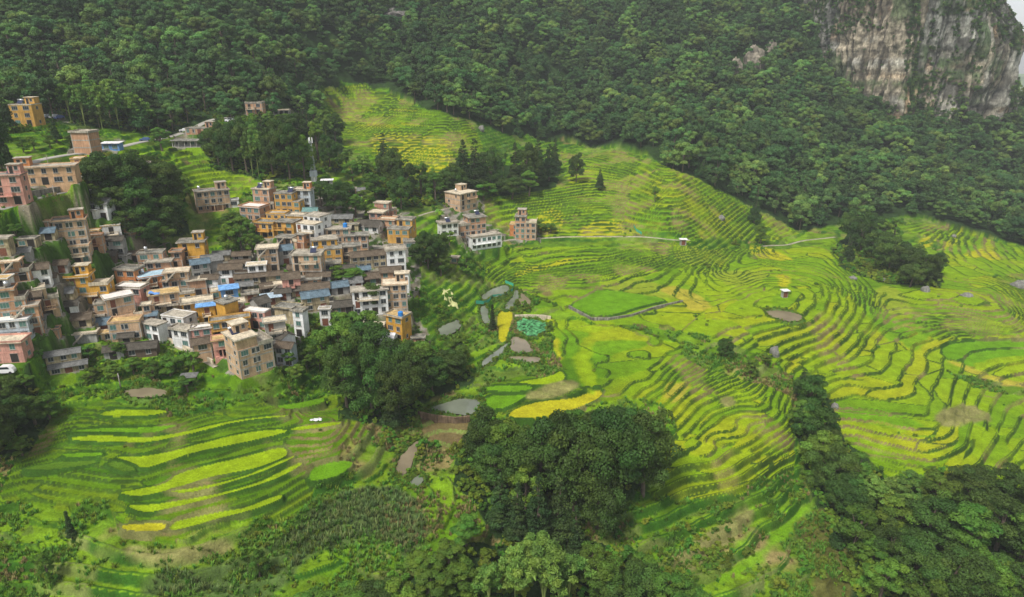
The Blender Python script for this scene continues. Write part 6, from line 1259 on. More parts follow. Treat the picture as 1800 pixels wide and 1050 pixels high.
TILE = dict(d=tile_mat('dark_clay_tiles', (.10, .088, .07)), n=tile_mat('brown_clay_tiles', (.15, .115, .08)), g=tile_mat('grey_sheet_roofing', (.20, .20, .19)), s=tile_mat('slate_blue_sheet', (.115, .165, .20), 1.5),
            B=tile_mat('sky_blue_sheet_roof', (.17, .36, .66), 1.5), W=tile_mat('white_sheet_roof', (.74, .72, .72), 1.5), l=tile_mat('light_blue_sheet_roof', (.38, .47, .54), 1.5), t=tile_mat('teal_sheet_roof', (.13, .24, .22), 1.5))
M_GLASS = mat_new('window_glass', (.035, .045, .05), rough=.12, spec=.6)
M_GLASSG = mat_new('green_tinted_glass', (.08, .17, .15), rough=.15, spec=.6)
M_WFR = mat_new('window_frame_paint', (.33, .33, .31), rough=.6)
M_WOOD = mat_new('old_door_wood', (.16, .06, .035), rough=.8, noise=(3,), amt=.3)
M_DARK = mat_new('unlit_doorway', (.03, .026, .022), rough=1)
M_MET = mat_new('galvanised_steel', (.46, .47, .48), rough=.4, metal=.6)
M_TANK = mat_new('blue_plastic_tank', (.03, .20, .55), rough=.4)
M_STEEL = mat_new('stainless_tank', (.62, .63, .64), rough=.28, metal=.8)
M_PANEL = mat_new('solar_tubes', (.03, .035, .07), rough=.2)

_wm = {}
def window_mesh(w, h, green=False, kind='window'):
    """local: x across, facing -y, origin at sill centre"""
    wkey = (round(w, 1), round(h, 1), green, kind)
    if wkey in _wm: return _wm[wkey]
    w, h = wkey[:2]; b = MB(); f = .07
    if kind == 'window':
        b.box(-w / 2, w / 2, -.05, .06, 0, f).box(-w / 2, w / 2, -.05, .06, h - f, h).box(-w / 2, -w / 2 + f, -.05, .06, f, h - f).box(w / 2 - f, w / 2, -.05, .06, f, h - f)
        nn = max(1, round(w / .7))
        for i in range(1, nn): x = -w / 2 + w * i / nn; b.box(x - .025, x + .025, -.04, .05, f, h - f)
        b.box(-w / 2 + f, w / 2 - f, -.012, .05, f, h - f, 1)
        b.box(-w / 2 - .1, w / 2 + .1, -.12, .05, -.1, -.003, 2)
    else:
        b.box(-w / 2, w / 2, -.04, .05, 0, h, 1).box(-w / 2 - .06, -w / 2 - .002, -.05, .05, 0, h).box(w / 2 + .002, w / 2 + .06, -.05, .05, 0, h).box(-w / 2 - .06, w / 2 + .06, -.05, .05, h + .002, h + .08)
    me = bpy.data.meshes.new(kind); me.from_pydata(b.V, [], b.F)
    for m in ((M_WFR, M_GLASSG if green else M_GLASS, M_FRAME) if kind == 'window' else (M_FRAME, M_DARK if kind == 'doorway' else M_WOOD, M_FRAME)): me.materials.append(m)
    me.polygons.foreach_set('material_index', b.M); _wm[wkey] = me; return me

def place(kind, me, parent, x, y, z, rz):
    o = link(bpy.data.objects.new(kind, me), parent); o.location = (x, y, z); o.rotation_euler = (0, 0, rz); return o

ROOF_SPOT = {}
HOUSE_AT = []
def house(u, v, W, D, st, rot, wall, roof, feat, label, hid=None):
    sh = 2.5 if wall != 'c' else 2.2
    H = sh * st
    x, y, gz, W, D = house_spot(u, v, W, D, st, wall)
    z0 = gz
    HOUSE_AT.append((x, y, max(W, D) / 2))
    hr = random.Random(int(u * 31 + v * 7))
    root = empty('house', (x, y, z0), R(rot)); tag(root, label, 'house', None)
    gable = roof in TILE and not roof.isupper() or roof in 'BW' and 'g' in feat or 'g' in feat
    sheet = roof in TILE and 'm' in feat            # single pitch sheet roof
    wm = WALL[wall]
    x0, x1, y0, y1 = -W / 2, W / 2, -D / 2, D / 2
    wbody = MB()
    sb = 'S' in feat and st >= 2                    # top storey set back on one side
    Ht = H - sh if sb else H
    ver = 'A' in feat
    if ver:                                        # open veranda on the ground floor
        wbody.box(x0, x1, y0 + 1.6, y1, -4, sh); wbody.box(x0, x1, y0, y1, -4, .15)
        if Ht > sh: wbody.box(x0, x1, y0, y1, sh + .002, Ht)
        for i in range(int(W // 3) + 2):
            cx = x0 + .15 + (W - .3) * i / (int(W // 3) + 1); wbody.box(cx - .15, cx + .15, y0 + .003, y0 + .3, .152, sh)
    else:
        wbody.box(x0, x1, y0, y1, -4, Ht)
    vx = 1 if math.atan2(x, y) * -1 > -R(rot) * 1 else -1     # which side wall faces the valley camera
    ang = math.atan2(-x, y)                                   # view azimuth, ccw
    vis = 1 if R(rot) < ang else -1                           # +1: right side visible, -1: left side visible
    bx0, bx1 = x0, x1
    if sb:
        if hr.random() < .5: bx1 = x0 + W * hr.uniform(.5, .68)
        else: bx0 = x1 - W * hr.uniform(.5, .68)
        wbody.box(bx0, bx1, y0 + .25, y1 - .05, Ht + .03, H)
    if gable or sheet:
        rise = D * .26 if not sheet else D * .12
        if not sheet:
            for s in (x0, x1): wbody.face([(s, y0, H), (s, y1, H), (s, 0, H + rise)] if s == x1 else [(s, y1, H), (s, y0, H), (s, 0, H + rise)])
    wb = wbody.build('wall', wm, root)
    # roof
    if gable and not sheet:
        oh = .45; t = .14; k = rise / (D / 2); rb = MB(); rx0, rx1 = x0 - .35, x1 + .35; e = oh * k
        sag = min(.25, W * .012)
        for s in (-1, 1):
            n = 6
            for i in range(n):
                a, b2 = rx0 + (rx1 - rx0) * i / n, rx0 + (rx1 - rx0) * (i + 1) / n
                sa, s2 = sag * math.sin(math.pi * i / n), sag * math.sin(math.pi * (i + 1) / n)
                ye = s * (D / 2 + oh); ze = H - e
                q = [(a, ye, ze), (b2, ye, ze), (b2, 0, H + rise + .05 - s2), (a, 0, H + rise + .05 - sa)]
                up = [(p[0], p[1], p[2] + t) for p in q]
                if s > 0: q = q[::-1]; up = up[::-1]
                rb.face(up, 0); rb.face(q[::-1], 0)
                rb.face([(a, ye, ze), (b2, ye, ze), (b2, ye, ze + t), (a, ye, ze + t)], 0)
                if i in (0, n - 1):
                    X_ = a if i == 0 else b2
                    rb.face([(X_, ye, ze), (X_, 0, H + rise + .05), (X_, 0, H + rise + .05 + t), (X_, ye, ze + t)], 0)
        rb.box(rx0, rx1, -.14, .14, H + rise + .16 - sag * .5, H + rise + .34 - sag * .3, 0)
        rf = rb.build('roof', TILE[roof], root); Zr = H + rise
    elif sheet:
        rb = MB(); t = .1; zl, zh = H + .12, H + rise
        for a in range(1):
            P = [(x0 - .5, y0 - .6, zl), (x1 + .5, y0 - .6, zl), (x1 + .5, y1 + .3, zh), (x0 - .5, y1 + .3, zh)]
            rb.face([(p[0], p[1], p[2] + t) for p in P]); rb.face(P[::-1])
            for i in range(4):
                p, q = P[i], P[(i + 1) % 4]; rb.face([p, q, (q[0], q[1], q[2] + t), (p[0], p[1], p[2] + t)])
        rb.build('roof', TILE[roof], root); Zr = zh
    else:
        rm = ROOF[roof] if roof != 'f' or hr.random() < .5 else M_SLABD; rb = MB(); oh = hr.choice((.12, .35, .5)); rb.box(bx0 - oh, bx1 + oh, y0 - oh + (.25 if sb else 0), y1 + .1, H + .003, H + .2)
        ro = rb.build('roof', [rm, M_SLAB], root)
        # parapet round the edge
        pm = MB(); ph = hr.choice((.12, .2, .45)); a0, a1, c0, c1 = bx0 - oh + .03, bx1 + oh - .03, y0 - oh + (.28 if sb else .03), y1 + .07
        pm.box(a0, a1, c0, c0 + .16, H + .202, H + .2 + ph); pm.box(a0, a1, c1 - .16, c1, H + .202, H + .2 + ph)
        pm.box(a0, a0 + .16, c0 + .163, c1 - .163, H + .202, H + .2 + ph); pm.box(a1 - .16, a1, c0 + .163, c1 - .163, H + .202, H + .2 + ph)
        pm.build('parapet', M_SLAB if hr.random() < .6 else wm, root); Zr = H + .2
        if sb:
            tb = MB(); q0, q1 = (bx1 + .003, x1 + .25) if bx1 < x1 - .1 else (x0 - .25, bx0 - .003)
            tb.box(q0, q1, y0 - .2, y1 + .1, Ht + .003, Ht + .18); tb.box(q0, q1, y0 - .18, y0 - .04, Ht + .182, Ht + .95)
            e0 = q1 - .15 if bx1 < x1 - .1 else q0; tb.box(e0, e0 + .15, y0 - .037, y1 + .05, Ht + .182, Ht + .95)
            tb.build('terrace', M_SLABL if hr.random() < .5 else M_SLAB, root)
    # exposed concrete frame on brick houses, thin floor line on others
    fb = MB(); e = .035
    if wall in 'btr' or 'F' in feat:
        for k in range(1, int(round(Ht / sh)) + 1):
            zz = k * sh; top = zz - .003 if abs(zz - Ht) < .01 else zz + .12
            fb.box(x0 - e, x1 + e, y0 - e, y0 + .02, zz - .22, top); s = x1 if vis > 0 else x0
            fb.box(s - (.02 if vis > 0 else e), s + (e if vis > 0 else .02), y0 + .023, y1, zz - .22, top)
        nb = max(2, int(W // 3.6) + 1)
        for i in range(nb):
            cx = x0 + (W) * i / (nb - 1); cx = min(max(cx, x0 + .1), x1 - .1)
            for k in range(int(round(Ht / sh))):
                z_ = k * sh + .123 if k else -.5
                if ver and k == 0: continue
                fb.box(cx - .13, cx + .13, y0 - e * .9, y0 + .02, z_, (k + 1) * sh - .223)
    else:
        for k in range(1, int(round(H / sh))):
            if sb and k == int(round(H / sh)) - 1: continue
            fb.box(x0 - .06, x1 + .06, y0 - .06, y0 + .02, k * sh - .1, k * sh + .04)
    if fb.V: fb.build('concrete_frame' if wall in 'btr' else 'cornice', M_FRAME if wall in 'btr' else wm, root)
    # windows and doors
    ns = int(round(H / sh)); green = 'G' in feat
    for k in range(ns):
        fx0, fx1 = (bx0, bx1) if (sb and k == ns - 1) else (x0, x1); fy = y0 + .25 if (sb and k == ns - 1) else (y0 + 1.6 if (ver and k == 0) else y0)
        w_ = fx1 - fx0; n = max(1, int(w_ // (2.6 if 'N' not in feat else 2.1)))
        if 'X' in feat: n = 0
        for i in range(n):
            cx = fx0 + w_ * (i + .5) / n + hr.uniform(-.15, .15); ww = min(w_ / n * .68, hr.choice((1.2, 1.5, 1.8, 2.1))); hh = min(1.5, sh * .56)
            if k == 0 and i == (n // 2) and hr.random() < .7 or (k > 0 and 'B' in feat and i == 0):
                place('door', window_mesh(1.2 if k else 1.6, 2.15, kind='door' if hr.random() < .35 else 'doorway'), root, cx, fy, k * sh + .05 if k else .16, 0)
            elif hr.random() < .93:
                place('window', window_mesh(ww, hh, green or hr.random() < .25), root, cx, fy, k * sh + sh * .33, 0)
        n2 = int(D // 3.6) if 'X' not in feat else int(D // 6)
        sx = (fx1 if vis > 0 else fx0)
        for i in range(n2):
            if hr.random() < .85:
                place('window', window_mesh(hr.choice((.9, 1.2, 1.2)), min(1.3, sh * .45), green), root, sx, y0 + D * (i + .5) / n2 + hr.uniform(-.2, .2), k * sh + sh * .35, math.pi / 2 * vis)
    if 'B' in feat and ns >= 2:
        k = 1 if ns < 3 else hr.choice((1, 2)); bb = MB(); w_ = W * hr.uniform(.45, .75); cx = hr.uniform(-.5, .5) * (W - w_)
        if sb and k == ns - 1: k -= 1
        if k >= 1:
            bb.box(cx - w_ / 2, cx + w_ / 2, y0 - 1.25, y0 - .065, k * sh - .16, k * sh); bb.box(cx - w_ / 2, cx + w_ / 2, y0 - 1.25, y0 - 1.13, k * sh + .85, k * sh + .95)
            m = int(w_ / .35)
            for i in range(m + 1):
                px = cx - w_ / 2 + .03 + (w_ - .06) * i / m; bb.box(px - .03, px + .03, y0 - 1.22, y0 - 1.16, k * sh + .002, k * sh + .848)
            for s in (cx - w_ / 2, cx + w_ / 2 - .08): bb.box(s, s + .08, y0 - 1.128, y0 - .065, k * sh + .002, k * sh + .9)
            bb.build('balcony', M_SLABL if hr.random() < .5 else wm, root)
    if 'P' in feat or 'Q' in feat:
        pw = min(W * .42, 3.6); pd = min(D * .5, 3.4); side = -1 if 'Q' in feat else 1
        cx = side * (W / 2 - pw / 2 - .35); cx = max(bx0 + pw / 2 + .2, min(bx1 - pw / 2 - .2, cx)); cy = D * .5 - pd / 2 - .25
        pm = MB(); pm.box(cx - pw / 2, cx + pw / 2, cy - pd / 2, cy + pd / 2, H + .203, H + 2.5); pr = pm.build('stair_room', WALL['o'] if 'O' in feat else wm, root)
        q = MB(); q.box(cx - pw / 2 - .25, cx + pw / 2 + .25, cy - pd / 2 - .3, cy + pd / 2 + .1, H + 2.503, H + 2.65); q.build('roof', ROOF[roof] if roof in ROOF else M_SLAB, pr)
        place('window', window_mesh(.9, 1.1), pr, cx + pw * .18, cy - pd / 2, H + 1.1, 0)
        place('doorway', window_mesh(.8, 1.9, kind='doorway'), pr, cx - pw * .22, cy - pd / 2, H + .22, 0)
        Zr2 = H + 2.65
    if 'R' in feat:   # outside flight of steps up to the roof
        sm = MB(); s0 = -W / 2 + .3
        for i in range(9): sm.box(s0 + i * .32, s0 + i * .32 + .32, y0 - 1.3, y0 - .07, H - sh + i * .3 + (.0 if i else 0), H - sh + (i + 1) * .3 + .05)
        sm.build('outside_stair', M_SLAB, root)
    if 'C' in feat or hr.random() < .25:
        pass
    root['category'] = 'house'
    ROOF_SPOT[label] = (x, y, z0 + Zr, R(rot), W, D, bx0, bx1)
    return root

for ln in HOUSES.split('\n'):
    t, lb = ln.split('|'); a = t.split()
    ft = a[8] if len(a) > 8 else ''
    house(float(a[0]), float(a[1]), float(a[2]), float(a[3]), int(a[4]), float(a[5]), a[6], a[7], ft, lb)

# ------------------------------------------------------------------ scrub on the cliff
def cliff_plants():
    V = CLIFF_V; n0, n1 = V.shape[:2]; g = nr
    P, S, K = [], [], []
    spots = [(1480, 20, 62, 42, .8), (1440, 70, 26, 60, .6), (1605, 100, 17, 130, .9), (1655, 165, 50, 42, .8), (1640, 90, 10, 60, .5), (1772, 20, 22, 60, .9), (1745, 6, 30, 22, .9), (1786, 70, 12, 30, .9), (1716, 90, 12, 90, .5),
             (1530, 40, 30, 14, .6), (1690, 15, 60, 14, .6), (1680, 60, 8, 60, .5), (1795, 175, 22, 40, 1.0), (1750, 215, 60, 12, 1.), (1620, 210, 60, 12, 1.), (1530, 190, 60, 10, .8)]
    I = g.integers(1, n0 - 1, 60000); J = g.integers(1, n1, 60000)
    X = V[I, J]; U, Vv = pix(X[:, 0], X[:, 1], X[:, 2])
    pr = np.zeros(len(I)) + .012
    for a, b, c, d, e in spots: pr = np.maximum(pr, e * (((U - a) / c) ** 2 + ((Vv - b) / d) ** 2 < 1))
    pr = pr * np.where(J > n1 - 9, 0, 1) * .42 + (J >= n1 - 9) * .25
    pr *= np.where(fbm(X[:, 0] / 6, X[:, 2] / 5, 3) > .46, 1.4, .3)
    pr = np.where(J >= n1 - 10, .30, pr)
    m = (g.random(len(I)) < pr) & (U > 1300); X = X[m]; J = J[m]
    k = g.integers(0, 6, len(X)); s = np.where(J >= n1 - 10, g.uniform(.7, 1.1, len(X)), g.uniform(.12, .34, len(X)))
    X[:, 2] -= 5.0 * s * np.where(J >= n1 - 10, .3, 1); X[:, 1] -= .6
    scatter('cliff_scrub', X, np.repeat(s[:, None], 3, 1) * np.array([1, 1, .9]), g.uniform(0, 6.28, len(X)), k, [PROTO['forest%d' % q][0] for q in range(6)], 'bushes and small trees clinging to ledges and cracks of the grey cliff', tilt=.15)
    # trees on the rim, seen against the white sky
cliff_plants()

# ------------------------------------------------------------------ trees one by one
HA = np.array(HOUSE_AT)
def clear_of_houses(x, y, pad=.0):
    return np.all(np.hypot(x[:, None] - HA[None, :, 0], y[:, None] - HA[None, :, 1]) > HA[None, :, 2] * 1.05 + pad, axis=1)

def px_tree(kind, u, v, hpx, wpx, label, group=None, name=None, cat='tree'):
    x, y, z = at(u, v); z = float(lk_z(np.array([x]), np.array([y]))[0])
    m = math.hypot(y, CZ - z) / F_
    nm = name or ({'fir': 'fir_tree', 'cyp': 'cypress_tree', 'bam': 'bamboo_clump', 'ban': 'banana_plant', 'shr': 'shrub'}.get(kind[:3], 'broadleaf_tree'))
    tree(kind, x, y, z - .2, hpx * m * 1.05, wpx * m, name=nm, label=label, group=group, cat=cat)

TREES = '''G|big dark trees of the central grove|big round dark tree in the dense central grove below the ponds
broad0 1075 885 175 130;broad1 1130 865 150 110;broad2 1010 900 170 125;broad0 950 880 140 110;mid0 895 845 120 85;broad3 850 815 105 75;mid1 1005 805 90 70;broad2 1095 790 75 90;broad1 1050 930 120 95;mid2 925 905 95 70;broad3 985 850 130 90;broad0 870 860 90 80;mid0 1130 800 80 70;broad3 1030 800 80 80
G|narrow trees at the front of the central grove|narrow tapering tree at the front of the central grove
fir0 945 965 140 60;fir1 980 955 120 60;fir2 910 950 110 55;fir0 880 925 100 55;fir1 850 800 90 55;fir2 1010 980 100 50
G|trees of the grove below the yellow corner house|broad dark tree in the grove between the village and the ponds
broad1 610 715 130 85;broad3 655 730 125 85;broad0 700 745 115 85;broad2 640 660 100 90;mid1 600 660 95 75;broad1 725 705 90 75;mid0 570 640 70 60;broad3 685 690 95 80;mid2 610 610 70 65;mid1 640 620 80 75;broad0 760 690 65 65;broad2 790 665 55 60;mid0 740 650 60 60;broad3 720 640 45 55;mid2 800 640 45 50;fir0 690 750 85 45
S|yellow0 592 640 50 22|bright yellow green slender tree standing in front of the village grove
S|yellow0 562 645 32 16|small bright yellow green sapling left of the slender one at the village grove
G|trees along the gully on the right|dark leafy tree along the gully between the right terraces
broad0 1420 725 70 60;broad1 1425 780 80 70;mid0 1435 830 80 75;broad3 1455 865 85 75;broad2 1480 900 70 70;mid1 1405 760 60 50;mid2 1500 850 60 60;fir1 1408 695 50 35;mid2 1420 690 45 40;broad0 1440 800 60 60
G|trees of the dark wood at the lower right|tall dark tree in the wood at the lower right corner
mid0 1570 940 75 80;broad0 1625 965 95 95;mid1 1690 985 105 100;broad3 1750 965 100 100;mid2 1795 985 95 90;broad0 1600 1040 100 90;broad2 1665 1060 100 100;mid0 1730 1065 90 90;broad3 1780 1075 90 90;mid1 1545 1060 80 75;mid2 1500 975 90 75;broad1 1560 1000 80 75;broad0 1820 940 110 90;mid0 1640 900 80 75;broad2 1700 890 70 80;broad3 1760 880 60 80;mid1 1530 1000 60 60;mid2 1620 1085 80 80;broad1 1690 1090 80 90;broad0 1500 920 60 60;fir2 1470 960 60 35
G|bamboo at the lower right wood|arching bamboo clump at the upper edge of the lower right wood
bamboo0 1530 910 75 75;bamboo1 1565 905 65 70;bamboo2 1600 880 50 60;bamboo0 1590 930 70 65;bamboo1 1500 890 55 55
G|bamboo at the bottom centre|feathery bamboo clump at the bottom edge below the central grove
bamboo0 905 1060 105 90;bamboo1 955 1085 130 100;bamboo2 1000 1060 90 85;bamboo0 860 1075 90 75;bamboo1 940 1020 85 70
G|trees along the bottom edge|leafy tree along the bottom edge of the valley, right of the bamboo
mid0 1060 1060 90 80;broad3 1110 1080 90 90;mid1 1165 1085 80 80;mid2 1215 1090 65 75;broad1 1080 1100 80 90;mid0 1040 1010 70 55;mid2 1130 1030 60 60
G|low trees along the bottom edge left of the bamboo|low bushy tree at the bottom edge below the maize slope
mid0 620 1090 60 90;mid1 560 1085 55 80;mid2 700 1085 65 80;mid0 490 1090 45 70;mid1 760 1060 60 70;mid2 790 1000 50 60;mid0 740 1000 40 55;mid1 820 960 55 60;mid2 810 1040 60 65;broad2 660 1075 55 80
G|dark trees at the left picture edge|dark tree at the left picture edge beside the terraces
broad0 0 810 110 80;broad1 25 765 75 65;mid0 62 745 60 60;mid2 88 735 45 45;broad3 -30 760 90 80;broad2 10 720 60 60;mid1 40 800 35 40
S|cypress0 126 943 52 17|lone dark columnar cypress on the grassy lower left slope
S|mid2 88 1025 62 30|dull green small tree below the lone cypress at the lower left
S|mid0 457 1012 55 34|small dark tree on the maize slope, bottom left of centre
S|cypress0 866 578 48 15|dark columnar cypress beside the narrow pond
G|banana plants below the central grove|banana plant with broad drooping leaves below the central grove
banana0 1010 950 32 34;banana1 1000 965 26 30
G|banana plants at the upper groves|banana plant at the foot of the trees behind the village
banana0 690 338 26 24;banana1 678 344 20 20;banana0 770 382 18 18;banana1 255 424 20 20
G|tall trees of the grove between the upper and middle terraces|tall dark tree in the grove between upper and middle terraces
fir0 815 325 75 42;fir1 835 338 88 45;broad1 862 335 75 50;bamboo0 885 330 72 40;fir2 905 335 78 38;broad0 925 335 78 48;fir0 945 325 78 38;fir1 965 318 70 32;broad2 900 350 40 55;mid0 850 352 40 45;broad3 800 345 55 45;fir2 975 300 55 28;mid1 930 345 45 40
G|trees right of the telecom mast|green tree in the grove right of the telecom mast
bamboo1 640 325 52 42;fir1 676 312 72 34;broad0 690 345 78 50;broad1 712 350 70 45;mid0 660 345 50 45;broad2 705 368 58 48;mid1 740 345 55 40;mid2 765 350 50 38;broad3 785 340 45 38;mid0 620 318 40 35;bamboo2 610 300 40 38;mid1 655 385 30 34;bamboo0 690 322 40 40
G|dark trees above the adobe cottage|dark rounded tree above the adobe cottage
broad0 590 372 55 52;broad2 565 360 45 48;mid0 625 378 45 42;broad1 605 352 38 44;mid2 640 365 36 34
G|trees of the big dark grove left of the telecom mast|dark tree in the large grove left of the telecom mast
broad0 385 290 70 48;broad1 410 300 85 52;broad2 435 305 85 52;bamboo0 455 310 85 42;broad3 480 312 90 50;broad0 510 315 90 50;mid0 535 312 85 46;broad1 495 280 70 48;fir0 465 265 62 32;broad3 425 265 55 46;mid1 400 262 45 40;bamboo1 445 312 60 34;broad2 520 262 60 48;fir1 545 265 75 34;mid2 560 290 75 38;broad0 580 300 60 40;broad1 375 272 45 40;mid0 555 238 55 36;bamboo2 575 262 62 40;fir2 535 235 50 30;broad3 590 250 45 40;mid2 500 235 35 36;bamboo0 475 232 34 38
G|huge dark trees above the left village|huge dark tree on the knoll above the left part of the village
broad0 190 345 72 72;broad1 225 350 85 80;broad3 265 355 80 78;broad2 300 375 90 62;broad0 245 400 85 78;broad1 285 410 75 80;broad2 205 395 55 60;mid0 310 395 75 45;broad3 255 432 55 66;mid1 290 432 45 55;broad0 170 330 50 48;broad1 225 420 45 55;mid2 320 360 60 40;fir0 285 330 55 34
G|trees on the green slope between the two halves of the village|bright green tree on the slope between the village halves
mid0 412 400 36 44;mid1 428 415 40 42;mid2 440 430 45 30;mid0 408 448 62 42;mid1 425 446 50 36;mid2 445 448 42 26;yellow0 438 442 28 14;mid0 455 440 35 30;mid1 395 440 30 26
G|big roadside trees at the right of the village|big dark roadside tree between the stained white house and the white balcony house
broad0 752 470 68 50;broad1 770 465 62 46;broad3 740 468 50 40;mid0 775 480 46 40;mid1 790 430 26 24
S|mid2 820 482 40 36|reddish brown leaved tree below the white balcony house
G|trees along the upper road at the far left|green tree beside the upper road at the far left
fir0 5 302 130 48;fir1 12 235 85 34;fir2 100 250 52 22;mid0 60 262 26 26;mid1 88 258 26 24;mid2 42 268 24 24;mid0 125 256 26 22;broad1 -12 290 90 60;mid1 285 262 40 38;mid2 20 390 40 40;mid0 -15 250 80 50
G|bamboo at the foot of the upper left forest|pale feathery bamboo clump at the foot of the upper left forest
bamboo0 125 215 62 44;bamboo1 150 222 66 46;bamboo2 180 226 70 48;bamboo0 210 226 60 46;bamboo1 240 228 60 46;bamboo2 262 232 50 40;bamboo0 165 200 60 40;bamboo1 200 205 60 42;bamboo2 110 205 50 36;bamboo0 230 208 50 40
G|trees of the island wood in the right terraces|dark tree in the small wood among the right terraces
broad0 1492 432 62 44;broad1 1512 446 72 46;fir0 1490 462 44 28;broad2 1535 462 60 52;broad3 1562 478 62 58;broad0 1592 488 60 58;broad1 1620 500 58 52;mid0 1600 470 46 46;fir1 1642 500 46 26;mid1 1545 440 50 40;mid2 1570 420 40 36;broad3 1530 420 44 40;broad2 1600 502 44 50;broad0 1640 482 40 40
S|fir1 1325 392 52 22|slim dark tree left of the pale terrace track, the upper of two
S|mid0 1337 428 38 30|round dark tree just below the slim one at the pale terrace track
S|broad1 1013 320 50 30|dense dark tree alone right of the terrace grove
S|fir0 1054 333 34 20|small pointed tree right of the dense dark one on the upper terraces
S|mid1 1151 354 26 16|tiny tree on the bank in the upper right terraces
S|broad1 1275 628 38 32|dark round tree above the grey boulder
S|mid2 1320 660 34 30|dark round tree below the grey boulder
S|mid1 1345 640 22 24|small bush like tree right of the grey boulder
S|mid0 620 495 30 60|wide yellow green tree between the slate roofs of the village
S|mid2 592 490 30 34|green garden tree behind the peach coloured low house
S|mid0 212 630 34 34|garden tree beside the dark roofed timber barn
S|mid1 155 628 32 38|olive green tree beside the grey tiled farmhouse
S|broad2 655 548 55 42|tree in front of the white three storey house with the recessed balcony
S|mid1 90 545 20 24|bush like tree in the yard of the adobe barn
S|mid2 945 405 24 34|round shrubby tree right of the outermost brick house
S|mid0 968 408 18 26|second round tree on the path right of the outermost brick house
G|garden trees below the lowest houses|green garden tree below the lowest row of houses
mid0 300 660 40 46;mid1 340 655 40 40;mid2 270 665 34 36;mid0 235 655 30 34;mid1 200 665 30 36;mid2 160 665 26 34;mid0 10 690 28 40;mid1 45 682 26 34;mid2 540 650 40 36;mid0 520 668 34 34;mid1 510 650 28 26;mid2 330 690 30 44'''
grp = None
for ln in TREES.split('\n'):
    a = ln.split('|')
    if a[0] == 'G': grp = (a[1], a[2]); continue
    if a[0] == 'S':
        k, u, v, h, w = a[1].split(); px_tree(k, float(u), float(v), float(h), float(w), a[2]); continue
    for t in ln.split(';'):
        k, u, v, h, w = t.split(); px_tree(k, float(u), float(v), float(h), float(w), grp[1], grp[0])
print('trees', NTREE[0])

# ------------------------------------------------------------------ undergrowth, maize, lotus
fld = [(c, W) for c, z, W in FIELD_LIST if c not in ('br', 'dr', 'cn')] + [('pond', W) for c, z, W in POND_LIST]
def scrub_points(d, x0, x1, y0, y1, keep):
    X, Y = jgrid(x0, x1, y0, y1, d, nr)
    Z = lk_z(X, Y); U, Vv = pix(X, Y, Z); m = (U > -60) & (U < 1860) & (Vv < 1110); X, Y, Z = X[m], Y[m], Z[m]
    k = keep(X, Y); X, Y, Z = X[k], Y[k], Z[k]
    m = clear_of_houses(X, Y)
    for c, W in fld: m &= ~inside(X, Y, W)
    return X[m], Y[m], Z[m]
def keep1(X, Y):
    n = fbm(X / 12, Y / 12, 201, 4); p = lk_p(X, Y); v = lk_v(X, Y); f = lk_f(X, Y); g = lk_g(X, Y)
    x_low = (X < 30) & (Y < 190); dens = np.clip((n - np.where(x_low, .51, .56)) * 6, 0, .9) * np.where(p, np.where(x_low, .42, .03), 1.0); dens = np.where(v, np.clip((n - .5) * 4, 0, .6), dens); dens = np.where(f, .4, dens); dens = np.where(g, .5, dens)
    return nr.random(len(X)) < dens
X, Y, Z = scrub_points(1.5, -260, 330, 85, 330, keep1)
s = nr.uniform(.28, .95, len(X)) * (1 + .6 * (fbm(X / 7, Y / 7, 5) > .58)) 
s = np.where(lk_g(X, Y), s * 1.7, s); s = np.where(lk_p(X, Y) & (Y < 190), s * .45, s); s = np.where((X < 10) & (Y < 135) & ~lk_g(X, Y), s * .6, s); k = nr.integers(0, 3, len(X))
for c, z, W in POND_LIST:
    A = np.array(W); k_ = nr.integers(0, len(A), len(A) * 5); ce = A.mean(0); q = A[k_]; dd = q - ce; dd /= np.linalg.norm(dd, axis=1)[:, None] + 1e-9; q = q + dd * nr.uniform(.4, 1.5, len(q))[:, None] + nr.normal(0, .3, q.shape)
    X = np.concatenate([X, q[:, 0]]); Y = np.concatenate([Y, q[:, 1]]); Z = np.concatenate([Z, lk_z(q[:, 0], q[:, 1])]); s = np.concatenate([s, nr.uniform(.18, .5, len(q))]); k = np.concatenate([k, nr.integers(0, 3, len(q))])
scatter('undergrowth', np.stack([X, Y, Z - .1], -1), np.stack([s, s, s * nr.uniform(.6, 1.2, len(X))], -1), nr.uniform(0, 6.28, len(X)), k, [PROTO['shrub%d' % q][0] for q in range(3)], 'bushes, creepers and weeds growing over banks, gardens and gaps')
print('undergrowth', len(X))
# rough grass tufts on the banks
def tuft_mesh(seed, n, h, w, mat, name):
    g = np.random.default_rng(seed); V, Q, T = [], [], []
    for i in range(n):
        a = g.uniform(0, 6.28); r = g.uniform(0, .35); L = h * g.uniform(.6, 1.2); o = len(V); cx, cy = r * math.cos(a), r * math.sin(a); e = g.uniform(.15, .6) * L; b = g.uniform(0, 6.28)
        dx, dy = math.cos(b), math.sin(b); px, py = -dy * w, dx * w; t = g.uniform(.75, 1.25)
        for (f, z, ww) in ((0, 0, 1), (.4, .65, 1), (1, 1, .25)):
            V += [(cx + dx * e * f - px * ww, cy + dy * e * f - py * ww, L * z * (1 - .15 * f)), (cx + dx * e * f + px * ww, cy + dy * e * f + py * ww, L * z * (1 - .15 * f))]; T += [(t, t, t)] * 2
        Q += [(o, o + 1, o + 3, o + 2), (o + 2, o + 3, o + 5, o + 4)]
    return np_mesh(name, V, Q, mat, np.array(T))
GR = [tuft_mesh(k, 22, .75, .05, [ML_SHR, ML_BAN, mat_leaf('dry_grass', (.26, .22, .08))][k], 'grass_tuft') for k in range(3)]
